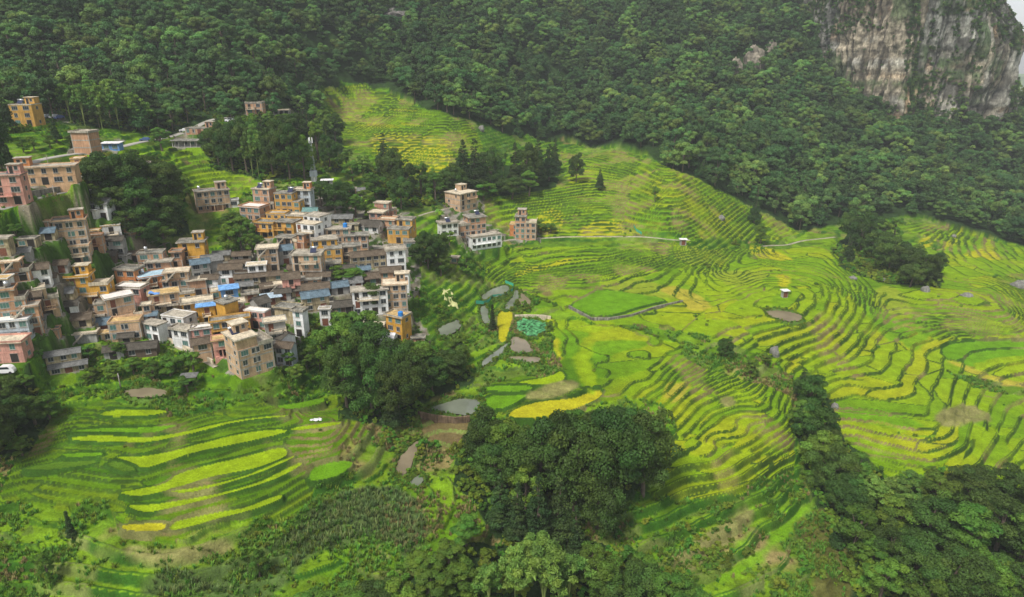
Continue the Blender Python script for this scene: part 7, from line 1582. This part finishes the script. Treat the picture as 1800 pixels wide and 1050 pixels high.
def keep2(X, Y):
    n = fbm(X / 6, Y / 6, 301, 3); p = lk_p(X, Y); v = lk_v(X, Y); f = lk_f(X, Y) | lk_g(X, Y)
    return (nr.random(len(X)) < np.clip((n - .42) * 4, .05, .8)) & ~p & ~v & ~f
X, Y, Z = scrub_points(.75, -150, 190, 88, 215, keep2)
s = nr.uniform(.8, 1.5, len(X)); dryp = fbm(X / 18, Y / 9, 66, 4) > .60
k = np.where(dryp & (nr.random(len(X)) < .7), 2, nr.integers(0, 2, len(X)))
scatter('grass', np.stack([X, Y, Z - .05], -1), np.stack([s, s, s], -1), nr.uniform(0, 6.28, len(X)), k, GR, 'rough green grass and dry stalks on the lower terrace slopes')
print('grass', len(X))
MZ = [tuft_mesh(20 + k, 10, 1.6, .07, ML_CRN, 'maize_plant') for k in range(2)]
P = []
for c, z, W in FIELD_LIST:
    if c == 'cn':
        A = np.array(W); X, Y = jgrid(A[:, 0].min(), A[:, 0].max(), A[:, 1].min(), A[:, 1].max(), .85, nr); m = inside(X, Y, W) & (fbm(X / 9, Y / 7, 72, 3) > .38); P.append(np.stack([X[m], Y[m], lk_z(X[m], Y[m])], -1))
P = np.concatenate(P); s = nr.uniform(.7, 1.2, len(P))
scatter('maize', P, np.stack([s, s, s], -1), nr.uniform(0, 6.28, len(P)), nr.integers(0, 2, len(P)), MZ, 'field of grey green maize on the curved slope at the bottom')
b = MB(); n = 9
pts = [(.5 * math.cos(6.283 * i / n), .5 * math.sin(6.283 * i / n), .06 + .02 * (i % 2)) for i in range(n)]
for i in range(n): b.face([(0, 0, 0), pts[i], pts[(i + 1) % n]])
lm = bpy.data.meshes.new('lotus_leaf'); lm.from_pydata(b.V, [], b.F); lm.materials.append(mat_new('lotus_leaf_green', (.075, .27, .10), rough=.6, noise=(1.5,), amt=.2, rnd=.35))
z, W = POND_LIST[-2][1:] if False else next((z, W) for c, z, W in POND_LIST if abs(np.mean([p[0] for p in W]) - at(935, 577)[0]) < 1.5)
A = np.array(W); X, Y = jgrid(A[:, 0].min(), A[:, 0].max(), A[:, 1].min(), A[:, 1].max(), .52, nr); m = inside(X, Y, W) & (nr.random(len(X)) < .85); X, Y = X[m], Y[m]
s = nr.uniform(.6, 1.25, len(X)); scatter('lotus_leaves', np.stack([X, Y, z + nr.uniform(.05, .45, len(X))], -1), np.stack([s, s, s], -1), nr.uniform(0, 6, len(X)), X.astype(int) * 0, [lm], 'round lotus leaves covering a square pond', tilt=.18)

# ------------------------------------------------------------------ roads, walls, cars, mast and small things
M_ROAD = mat_new('concrete_road', (.36, .34, .30), rough=.95, noise=(.4, 2.), amt=.15)
M_PATH = mat_new('pale_path', (.31, .28, .21), rough=.95, noise=(.6, 2.), amt=.3)
for nm, wdt, pts in ROAD_LIST:
    L = []; Rr = []
    for k, (x, y, z) in enumerate(pts):
        a = pts[max(0, k - 1)]; b_ = pts[min(len(pts) - 1, k + 1)]; tx, ty = b_[0] - a[0], b_[1] - a[1]; q = math.hypot(tx, ty) + 1e-6; nx_, ny_ = -ty / q * wdt / 2, tx / q * wdt / 2
        L.append((x + nx_, y + ny_, z + .03)); Rr.append((x - nx_, y - ny_, z + .03))
    V = L + Rr; n = len(L); V += [(p[0], p[1], p[2] - .5) for p in V]; Q = []
    for k in range(n - 1):
        Q += [(k, n + k, n + k + 1, k + 1), (k, k + 1, 2 * n + k + 1, 2 * n + k), (n + k, 3 * n + k, 3 * n + k + 1, n + k + 1)]
    o = link(bpy.data.objects.new(nm, np_mesh(nm, V, Q, M_ROAD if nm == 'road' else M_PATH))); tag(o, kind='structure')

def rock_mesh(seed, rx, ry, rz, mat, n=22):
    g = np.random.default_rng(seed); th, ph = np.meshgrid(np.linspace(0, 2 * np.pi, n, endpoint=False), np.linspace(.05, np.pi - .05, n // 2)); ph = ph
    x, y, z = np.sin(ph) * np.cos(th), np.sin(ph) * np.sin(th), np.cos(ph); o = g.uniform(0, 50)
    r = 1 + .9 * (fbm(x * 1.7 + o + z, y * 1.7 + z * 1.3, 3) - .5) + .25 * (fbm(x * 5 + o, y * 5 + z * 4, 4) - .5)
    V = np.stack([x * r * rx, y * r * ry, z * r * rz], -1).reshape(-1, 3); h, w = x.shape; idx = np.arange(h * w).reshape(h, w)
    Q = np.stack([idx[:-1], idx[1:], np.roll(idx, -1, 1)[1:], np.roll(idx, -1, 1)[:-1]], -1).reshape(-1, 4)
    return np_mesh('rock', V, Q, mat)
M_ROCK = mat_new('grey_boulder', (.18, .175, .155), rough=.95, noise=(.5, 2.2), amt=.3, bump=(1.5, .2))
for i, (u, v, w, h, lb) in enumerate([(1362, 622, 17, 20, 'tall grey boulder at the foot of the brown terrace walls'), (1468, 716, 12, 12, 'grey rock beside the gully trees'), (1552, 494, 12, 9, 'rock at the left foot of the island wood'),
        (1626, 512, 14, 14, 'grey boulder at the right foot of the island wood'), (1498, 490, 16, 8, 'flat rocks among the yellow terraces'), (1792, 505, 26, 16, 'dark rocky bank at the right picture edge'), (1268, 384, 14, 8, 'grey stone heap on the upper right terraces'),
        (846, 228, 10, 9, 'grey stones at the tip of the upper terraces'), (1440, 362, 8, 5, 'small stones on the terraces beside the forest'), (1700, 520, 20, 7, 'scattered pale rocks in the right meadow'), (1676, 416, 9, 6, 'rock in the far right terraces')]):
    x, y, z = at(u, v); m = math.hypot(y, CZ - z) / F_; o = link(bpy.data.objects.new('boulder', rock_mesh(i, w * m / 2, w * m / 2 * .8, h * m * .7, M_ROCK))); o.location = (x, y, z + h * m * .0); tag(o, lb, 'boulder')
for i, (u, v, w, h, lb) in enumerate([(1322, 112, 34, 60, 'pale rock outcrop with orange face in the forest left of the cliff'), (1352, 96, 18, 60, 'narrow pale rock face beside the orange outcrop'), (1292, 122, 20, 40, 'small white streaked outcrop left of the orange one'), (700, 28, 44, 26, 'dark bare rock slab high in the forest near the top edge')]):
    x, y, z = at(u, v); m = math.hypot(y, CZ - z) / F_; o = link(bpy.data.objects.new('rock_outcrop', rock_mesh(40 + i, w * m / 2, w * m / 2, h * m * .42, mat_new('outcrop_stone', (.20, .175, .135) if i < 3 else (.13, .12, .11), rough=.95, noise=(.12, .5), amt=.45, bump=(.6, .5)), 40))); o.location = (x, y - 2, z - h * m * .03); tag(o, lb, 'rock outcrop')

# cars
def car(u, v, rz, col, label, name='parked_car', van=False):
    x, y, z = at(u, v); z = float(lk_z(np.array([x]), np.array([y]))[0]) + .06
    r = empty(name, (x, y, z), R(rz)); tag(r, label, 'van' if van else 'car')
    H = 1.85 if van else 1.45; pm = mat_new('car_paint', col, rough=.3, spec=.5)
    prof = [(-2.15, .32), (-2.2, .75), (-1.95, .95 if not van else 1.2), (-1.25, 1.0 if not van else 1.3), (-.65, H), (1.05, H), (1.75, 1.05 if not van else 1.5), (2.15, .95), (2.2, .45), (2.1, .3)]
    b = MB(); n = len(prof); w1 = .86
    for s in (-1, 1):
        for (px, pz) in prof: b.V.append((px, s * (w1 if pz < 1.06 else w1 - .12), pz))
    for i in range(n): j = (i + 1) % n; b.F.append((i, j, n + j, n + i)); b.M.append(0)
    b.F.append(tuple(range(n))[::-1]); b.M.append(0); b.F.append(tuple(range(n, 2 * n))); b.M.append(0)
    b.build('body', pm, r)
    for nm, pts in (('windscreen', [(-1.2, 1.06), (-.68, H - .06)]), ('rear_window', [(1.68, 1.1), (1.08, H - .06)])):
        q = MB(); (a, c), (d, e) = pts; off = -.03 if a < 0 else .03
        q.quad((a + off, -.68, c + .02), (a + off, .68, c + .02), (d + off, .64, e + .02), (d + off, -.64, e + .02)); q.build(nm, M_GLASS, r)
    for s in (-1, 1):
        q = MB(); q.quad((-.95, s * .775, 1.04 if not van else 1.2), (1.35, s * .775, 1.08 if not van else 1.2), (1.0, s * .765, H - .1), (-.6, s * .765, H - .1)); q.build('side_window', M_GLASS, r)
        for wx in (-1.35, 1.35):
            c = MB(); c.cyl(0, 0, -.1, .1, .32, 16, 0); w = c.build('wheel', M_TYRE, r); w.location = (wx, s * .8, .32); w.rotation_euler = (math.pi / 2, 0, 0)
        q = MB(); q.box(-2.24, -2.19, s * .6 - .16, s * .6 + .16, .68, .82); q.build('headlight', M_STEEL, r)
M_TYRE = mat_new('tyre_rubber', (.03, .03, .03), rough=.9)
car(256, 247, 20, (.05, .10, .22), 'dark blue car driving on the upper road')
car(325, 233, 24, (.7, .7, .7), 'white car parked by the low brick house at the upper road')
car(404, 213, 10, (.7, .7, .7), 'white van parked at the top bend of the upper road', van=True)
car(11, 656, 8, (.72, .72, .72), 'white van at the lower left edge below the pink brown house', van=True)
for i in range(4): car(76 + i * 9, 208, 80, [(.6, .6, .6), (.12, .13, .14), (.5, .5, .52), (.08, .12, .3)][i], ['silver', 'black', 'grey', 'blue'][i] + ' car parked in the row beside the topmost yellow house')

# telecom mast
def mast():
    x, y, z = at(552, 316); H = 62 * math.hypot(y, CZ - z) / F_ * 1.05
    r = empty('telecom_mast', (x, y, z)); tag(r, 'pale lattice telecom mast with antennas behind the village', 'mast')
    b = MB(); w0, w1 = .95, .28; n = 10
    def bar(p, q, t=.05):
        v, f = tube([p, q], [t, t], 4); o = len(b.V); b.V += v; b.F += [tuple(i + o for i in g) for g in f]; b.M += [0] * len(f)
    for k in range(n):
        a, c = k / n, (k + 1) / n; wa, wc = w0 + (w1 - w0) * a, w0 + (w1 - w0) * c; ca = [(sx * wa, sy * wa, a * H) for sx, sy in ((-1, -1), (1, -1), (1, 1), (-1, 1))]; cc = [(sx * wc, sy * wc, c * H) for sx, sy in ((-1, -1), (1, -1), (1, 1), (-1, 1))]
        for i in range(4): bar(ca[i], cc[i], .085); bar(ca[i], cc[(i + 1) % 4], .045); bar(cc[i], cc[(i + 1) % 4], .05)
    b.build('lattice', M_MET, r)
    for i in range(3):
        a = i * 2.094; q = MB(); q.box(.75 * math.cos(a) - .16, .75 * math.cos(a) + .16, .75 * math.sin(a) - .12, .75 * math.sin(a) + .12, H - .6, H + 1.5); q.build('antenna', WALL['W'], r)
    q = MB(); q.cyl(0, 0, H, H + 1.6, .05, 6); q.box(-.8, .8, -.04, .04, H + .1, H + .18); q.box(-.04, .04, -.8, -.043, H + .1, H + .18); q.box(-.04, .04, .043, .8, H + .1, H + .18); q.build('head_frame', M_MET, r)
    q = MB(); q.box(-1.25, 1.25, -1.1, 1.1, 1.6, 3.6); q.box(-1.4, 1.4, -1.25, 1.25, 1.45, 1.598); q.build('equipment_cabin', WALL['l'], r)
    q = MB(); q.box(-.9, .9, -.8, .8, -2, 1.447); q.build('base', WALL['w'], r)
mast()

# things on the roofs
def on_roof(lb, kind, fx=0.0, fy=0.0, label=''):
    x, y, z, rz, W, D, bx0, bx1 = ROOF_SPOT[lb]
    px, py = (bx0 + bx1) / 2 + fx * (bx1 - bx0), fy * D; X = x + px * math.cos(rz) - py * math.sin(rz); Y = y + px * math.sin(rz) + py * math.cos(rz)
    if kind == 'solar':
        r = empty('solar_water_heater', (X, Y, z), rz); tag(r, label, 'water heater')
        q = MB(); q.quad((-.9, -.8, .15), (.9, -.8, .15), (.9, .6, 1.25), (-.9, .6, 1.25)); q.quad((-.9, .6, 1.19), (.9, .6, 1.19), (.9, -.8, .09), (-.9, -.8, .09)); q.build('collector', M_PANEL, r)
        q = MB(); q.cyl(.72, 1.4, -1.1, 1.1, .3, 12, axis='x'); q.build('tank', M_STEEL, r, True)
        q = MB()
        for sx in (-.9, .9): q.box(sx - .03, sx + .03, .6, .66, 0, 1.2); q.box(sx - .03, sx + .03, -.8, -.74, 0, .12)
        q.build('stand', M_MET, r)
    elif kind == 'tank':
        r = empty('water_tank', (X, Y, z), rz); tag(r, label, 'water tank'); q = MB(); q.cyl(0, 0, .0, 1.25, .75, 16); q.build('barrel', M_TANK, r, False); q = MB(); q.cyl(0, 0, 1.252, 1.5, .72, 16, r2=.25); q.build('lid', M_TANK, r)
    elif kind == 'steel':
        r = empty('water_tank', (X, Y, z), rz); tag(r, label, 'water tank'); q = MB(); q.cyl(0, 0, .4, 1.5, .5, 14); q.build('barrel', M_STEEL, r, True); q = MB()
        for a in range(4): c, s_ = math.cos(a * 1.571 + .78) * .4, math.sin(a * 1.571 + .78) * .4; q.box(c - .03, c + .03, s_ - .03, s_ + .03, 0, .398)
        q.build('stand', M_MET, r)
    elif kind == 'tarp':
        b = MB(); n = 6
        for i in range(n):
            for j in range(n):
                def f(a, c): return (-1.4 + 2.8 * a / n, -1.1 + 2.2 * c / n, .9 + .35 * math.sin(a * 1.1) * math.cos(c) - .08 * a)
                b.quad(f(i, j), f(i + 1, j), f(i + 1, j + 1), f(i, j + 1))
        o = b.build('tarpaulin', mat_new('tarpaulin_cloth', (.14, .30, .62), rough=.6, noise=(1,), amt=.15)); o.location = (X, Y, z - .4); o.rotation_euler = (0, 0, rz)
        so = o.modifiers.new('thick', 'SOLIDIFY'); so.thickness = .03; tag(o, label, 'tarpaulin')
HL = [l.split('|')[1] for l in HOUSES.split('\n')]
def hl(s): return next(q for q in HL if s in q)
on_roof(hl('alone at the forest edge'), 'solar', -.25, .1, 'solar water heater on the roof of the topmost yellow house')
on_roof(hl('salmon pink three'), 'solar', .1, .1, 'solar water heater on the salmon pink house at the left edge')
on_roof(hl('tallest yellow house'), 'solar', .25, .1, 'solar water heater on the tallest yellow house')
on_roof(hl('at the upper left of the yellow cluster'), 'solar', -.2, -.1, 'solar water heater on the brick house beside the yellow cluster')
on_roof(hl('carrying a solar heater'), 'solar', 0, 0, 'solar water heater on the small cream house behind the adobe barn')
on_roof(hl('three storey brick house at the left edge'), 'steel', .1, .1, 'steel water tank on the three storey brick house at the left edge')
on_roof(hl('orange house with a pale blue'), 'steel', -.3, .2, 'steel water tank on the orange house with the pale blue roof')
on_roof(hl('biggest brick house, four'), 'solar', -.2, .1, 'solar water heater on the biggest brick house')
on_roof(hl('salmon house'), 'steel', 0, 0, 'steel water tank on the salmon house in the village centre')
on_roof(hl('wide tan house with a glazed'), 'solar', .2, 0, 'solar water heater on the wide tan house with a glazed gallery')
on_roof(hl('tan brick house standing apart'), 'steel', -.3, 0, 'steel water tank on the tan brick house standing apart')
on_roof(hl('brick house of three storeys below'), 'solar', .25, .2, 'solar water heater on the brick house below the one standing apart')
on_roof(hl('low white and brick house left of'), 'solar', 0, 0, 'solar water heater on the low white and brick house at the outer right')
on_roof(hl('blue tank on its roof'), 'tank', .3, -.25, 'blue water tank on the bright yellow three storey house')
on_roof(hl('carrying a blue water tank'), 'tank', .3, 0, 'blue water tank on the tan house below the adobe cottage')
on_roof(hl('brick and white three storey house standing alone'), 'steel', -.35, .1, 'steel water tank on the lone brick and white house above the green slope')
on_roof(hl('yellowish roof and a blue tarp'), 'tarp', -.3, -.35, 'blue tarpaulin stretched on the tan house with the yellowish roof')
on_roof(hl('cluttered roof brick house'), 'steel', -.2, 0, 'steel water tank on the cluttered roof brick house')
on_roof(hl('long peach two storey'), 'steel', -.38, .1, 'steel water tank beside the orange box on the long peach building')

# utility poles
def pole(u, v, hpx, label):
    x, y, z = at(u, v); h = hpx * math.hypot(y, CZ - z) / F_; r = empty('utility_pole', (x, y, z), rng.uniform(0, 3)); tag(r, label, 'utility pole')
    q = MB(); q.cyl(0, 0, -.5, h, .16, 8, r2=.1); q.build('post', M_FRAME, r, True); q = MB(); q.box(-.9, .9, -.05, .05, h - .6, h - .48)
    q.build('crossarm', M_MET, r)
for a in [(98, 352, 26, 'concrete pole by the retaining wall below the long peach building'), (85, 290, 16, 'short pole behind the long peach building'), (294, 243, 14, 'pole beside the upper road right of the dark blue car'), (45, 392, 26, 'pole standing in the bushes above the far left houses'),
          (574, 560, 26, 'pole in front of the long slate blue roof'), (212, 680, 26, 'thin pole at the lower left gardens'), (140, 500, 30, 'concrete pole left of the big ochre house'), (245, 560, 30, 'concrete pole beside the plain white house'), (535, 575, 30, 'concrete pole beside the small white tower house'), (480, 470, 26, 'concrete pole left of the wide tan house with a gallery'), (640, 420, 24, 'concrete pole below the dark pitched roof house'), (930, 418, 12, 'short pole on the path at the outermost brick house')]: pole(*a)

# stone retaining wall under the long peach building
def wall_line(pts, h, name, label, cat, mat, th=.5):
    P = [at(u, v) for u, v in poly(pts)]; b = MB()
    for (x1, y1, z1), (x2, y2, z2) in zip(P, P[1:]):
        L = math.hypot(x2 - x1, y2 - y1); nx_, ny_ = -(y2 - y1) / L * th / 2, (x2 - x1) / L * th / 2; o = len(b.V)
        b.V += [(x1 - nx_, y1 - ny_, z1 - 1.5), (x2 - nx_, y2 - ny_, z2 - 1.5), (x2 + nx_, y2 + ny_, z2 - 1.5), (x1 + nx_, y1 + ny_, z1 - 1.5), (x1 - nx_, y1 - ny_, z1 + h), (x2 - nx_, y2 - ny_, z2 + h), (x2 + nx_, y2 + ny_, z2 + h), (x1 + nx_, y1 + ny_, z1 + h)]
        for f in ((0, 1, 5, 4), (1, 2, 6, 5), (2, 3, 7, 6), (3, 0, 4, 7), (4, 5, 6, 7)): b.F.append(tuple(i + o for i in f)); b.M.append(0)
    o = b.build(name, mat); tag(o, label, cat)
M_STONE = wall_mat('field_stone', (.27, .25, .21), dirt=.4)
wall_line('38,352 60,345 95,339 132,333', 1.5, 'retaining_wall', 'grey stone retaining wall below the long peach building', 'wall', M_STONE)
wall_line('735,731 760,737 800,742 826,739', 1.3, 'pond_wall', 'brown earth and stone wall holding the pond beside the central grove', 'wall', wall_mat('brown_earth_wall', (.20, .14, .085), dirt=.4))
wall_line('905,558 930,557 955,558 968,560', .8, 'pond_wall', 'whitish concrete wall along the back of the lotus pond', 'wall', M_SLABL)
wall_line('270,590 300,602 340,622 375,640', 1.2, 'garden_wall', 'low concrete wall under the plain white house', 'wall', M_SLABL, .35)
wall_line('1000,540 1040,562 1070,562 1110,556 1155,541 1200,531', .7, 'terrace_wall', 'long dark stone terrace wall under the largest bright green field', 'wall', M_STONE)
# green net round the fish ponds
def net(pts, label):
    P = [at(u, v) for u, v in poly(pts)]; P = resample(P, 2.0); r = empty('net_fence', P[0]); tag(r, label, 'fence'); x0, y0, z0 = P[0]; b = MB()
    for p, q in zip(P, P[1:]): b.quad((p[0] - x0, p[1] - y0, p[2] - z0 - .2), (q[0] - x0, q[1] - y0, q[2] - z0 - .2), (q[0] - x0, q[1] - y0, q[2] - z0 + 1.0), (p[0] - x0, p[1] - y0, p[2] - z0 + 1.0))
    b.build('netting', mat_new('green_net', (.05, .34, .22), rough=.7), r)
    for p in P[::3]: q = MB(); q.cyl(p[0] - x0, p[1] - y0, p[2] - z0 - .4, p[2] - z0 + 1.15, .05, 6); q.build('post', M_WOOD, r)
net('865,523 887,521 901,511 903,503 888,497', 'turquoise net fence curving round the upper fish pond')
net('836,533 850,534 859,531 865,523', 'short turquoise net fence left of the upper fish pond')
net('1114,398 1118,406 1128,412', 'short blue green net beside the yellow field')
# pale harvested cloth on the slope and a white sheet
def sheet(u, v, w, d, rz, col, name, label, cat):
    x, y, z = at(u, v); b = MB(); n = 10
    f = lambda a, c: (w * (a / n - .5) + .5 * math.sin(c * .9), d * (c / n - .5) + .3 * math.sin(a), 0)
    V = []; Q = []
    for a in range(n + 1):
        for c in range(n + 1):
            p = f(a, c); X = x + p[0] * math.cos(rz) - p[1] * math.sin(rz); Y = y + p[0] * math.sin(rz) + p[1] * math.cos(rz); V.append((X, Y, float(lk_z(np.array([X]), np.array([Y]))[0]) + .22 + .08 * math.sin(a * 2.1 + c)))
    for a in range(n):
        for c in range(n): Q.append((a * (n + 1) + c, (a + 1) * (n + 1) + c, (a + 1) * (n + 1) + c + 1, a * (n + 1) + c + 1))
    o = link(bpy.data.objects.new(name, np_mesh(name, V, Q, mat_new(name + '_cloth', col, rough=.8, noise=(.6,), amt=.15)))); tag(o, label, cat); s_ = o.modifiers.new('thick', 'SOLIDIFY'); s_.thickness = .05
sheet(790, 522, 3.6, 8.5, .35, (.50, .50, .22), 'drying_sheet', 'pale yellow sheet spread over the slope left of the fish ponds', 'sheet')
sheet(555, 738, 2.0, .9, .1, (.75, .75, .75), 'plastic_sheet', 'small white plastic sheet on the paddy edge below the gardens', 'sheet')

# ------------------------------------------------------------------ air
hb = MB(); hb.box(-5000, 5000, -2900, 4000, -240, 330)
hm = bpy.data.materials.new('hazy_air'); hm.use_nodes = True
n_ = hm.node_tree; n_.nodes.remove(n_.nodes['Principled BSDF'])
pv = n_.nodes.new('ShaderNodeVolumePrincipled'); pv.inputs['Color'].default_value = (.93, .97, 1.0, 1); pv.inputs['Density'].default_value = .00017; pv.inputs['Anisotropy'].default_value = 0.0
n_.links.new(pv.outputs[0], n_.nodes['Material Output'].inputs['Volume'])
hz = hb.build('haze', hm); tag(hz, 'thin humid haze filling the valley air', kind='stuff')
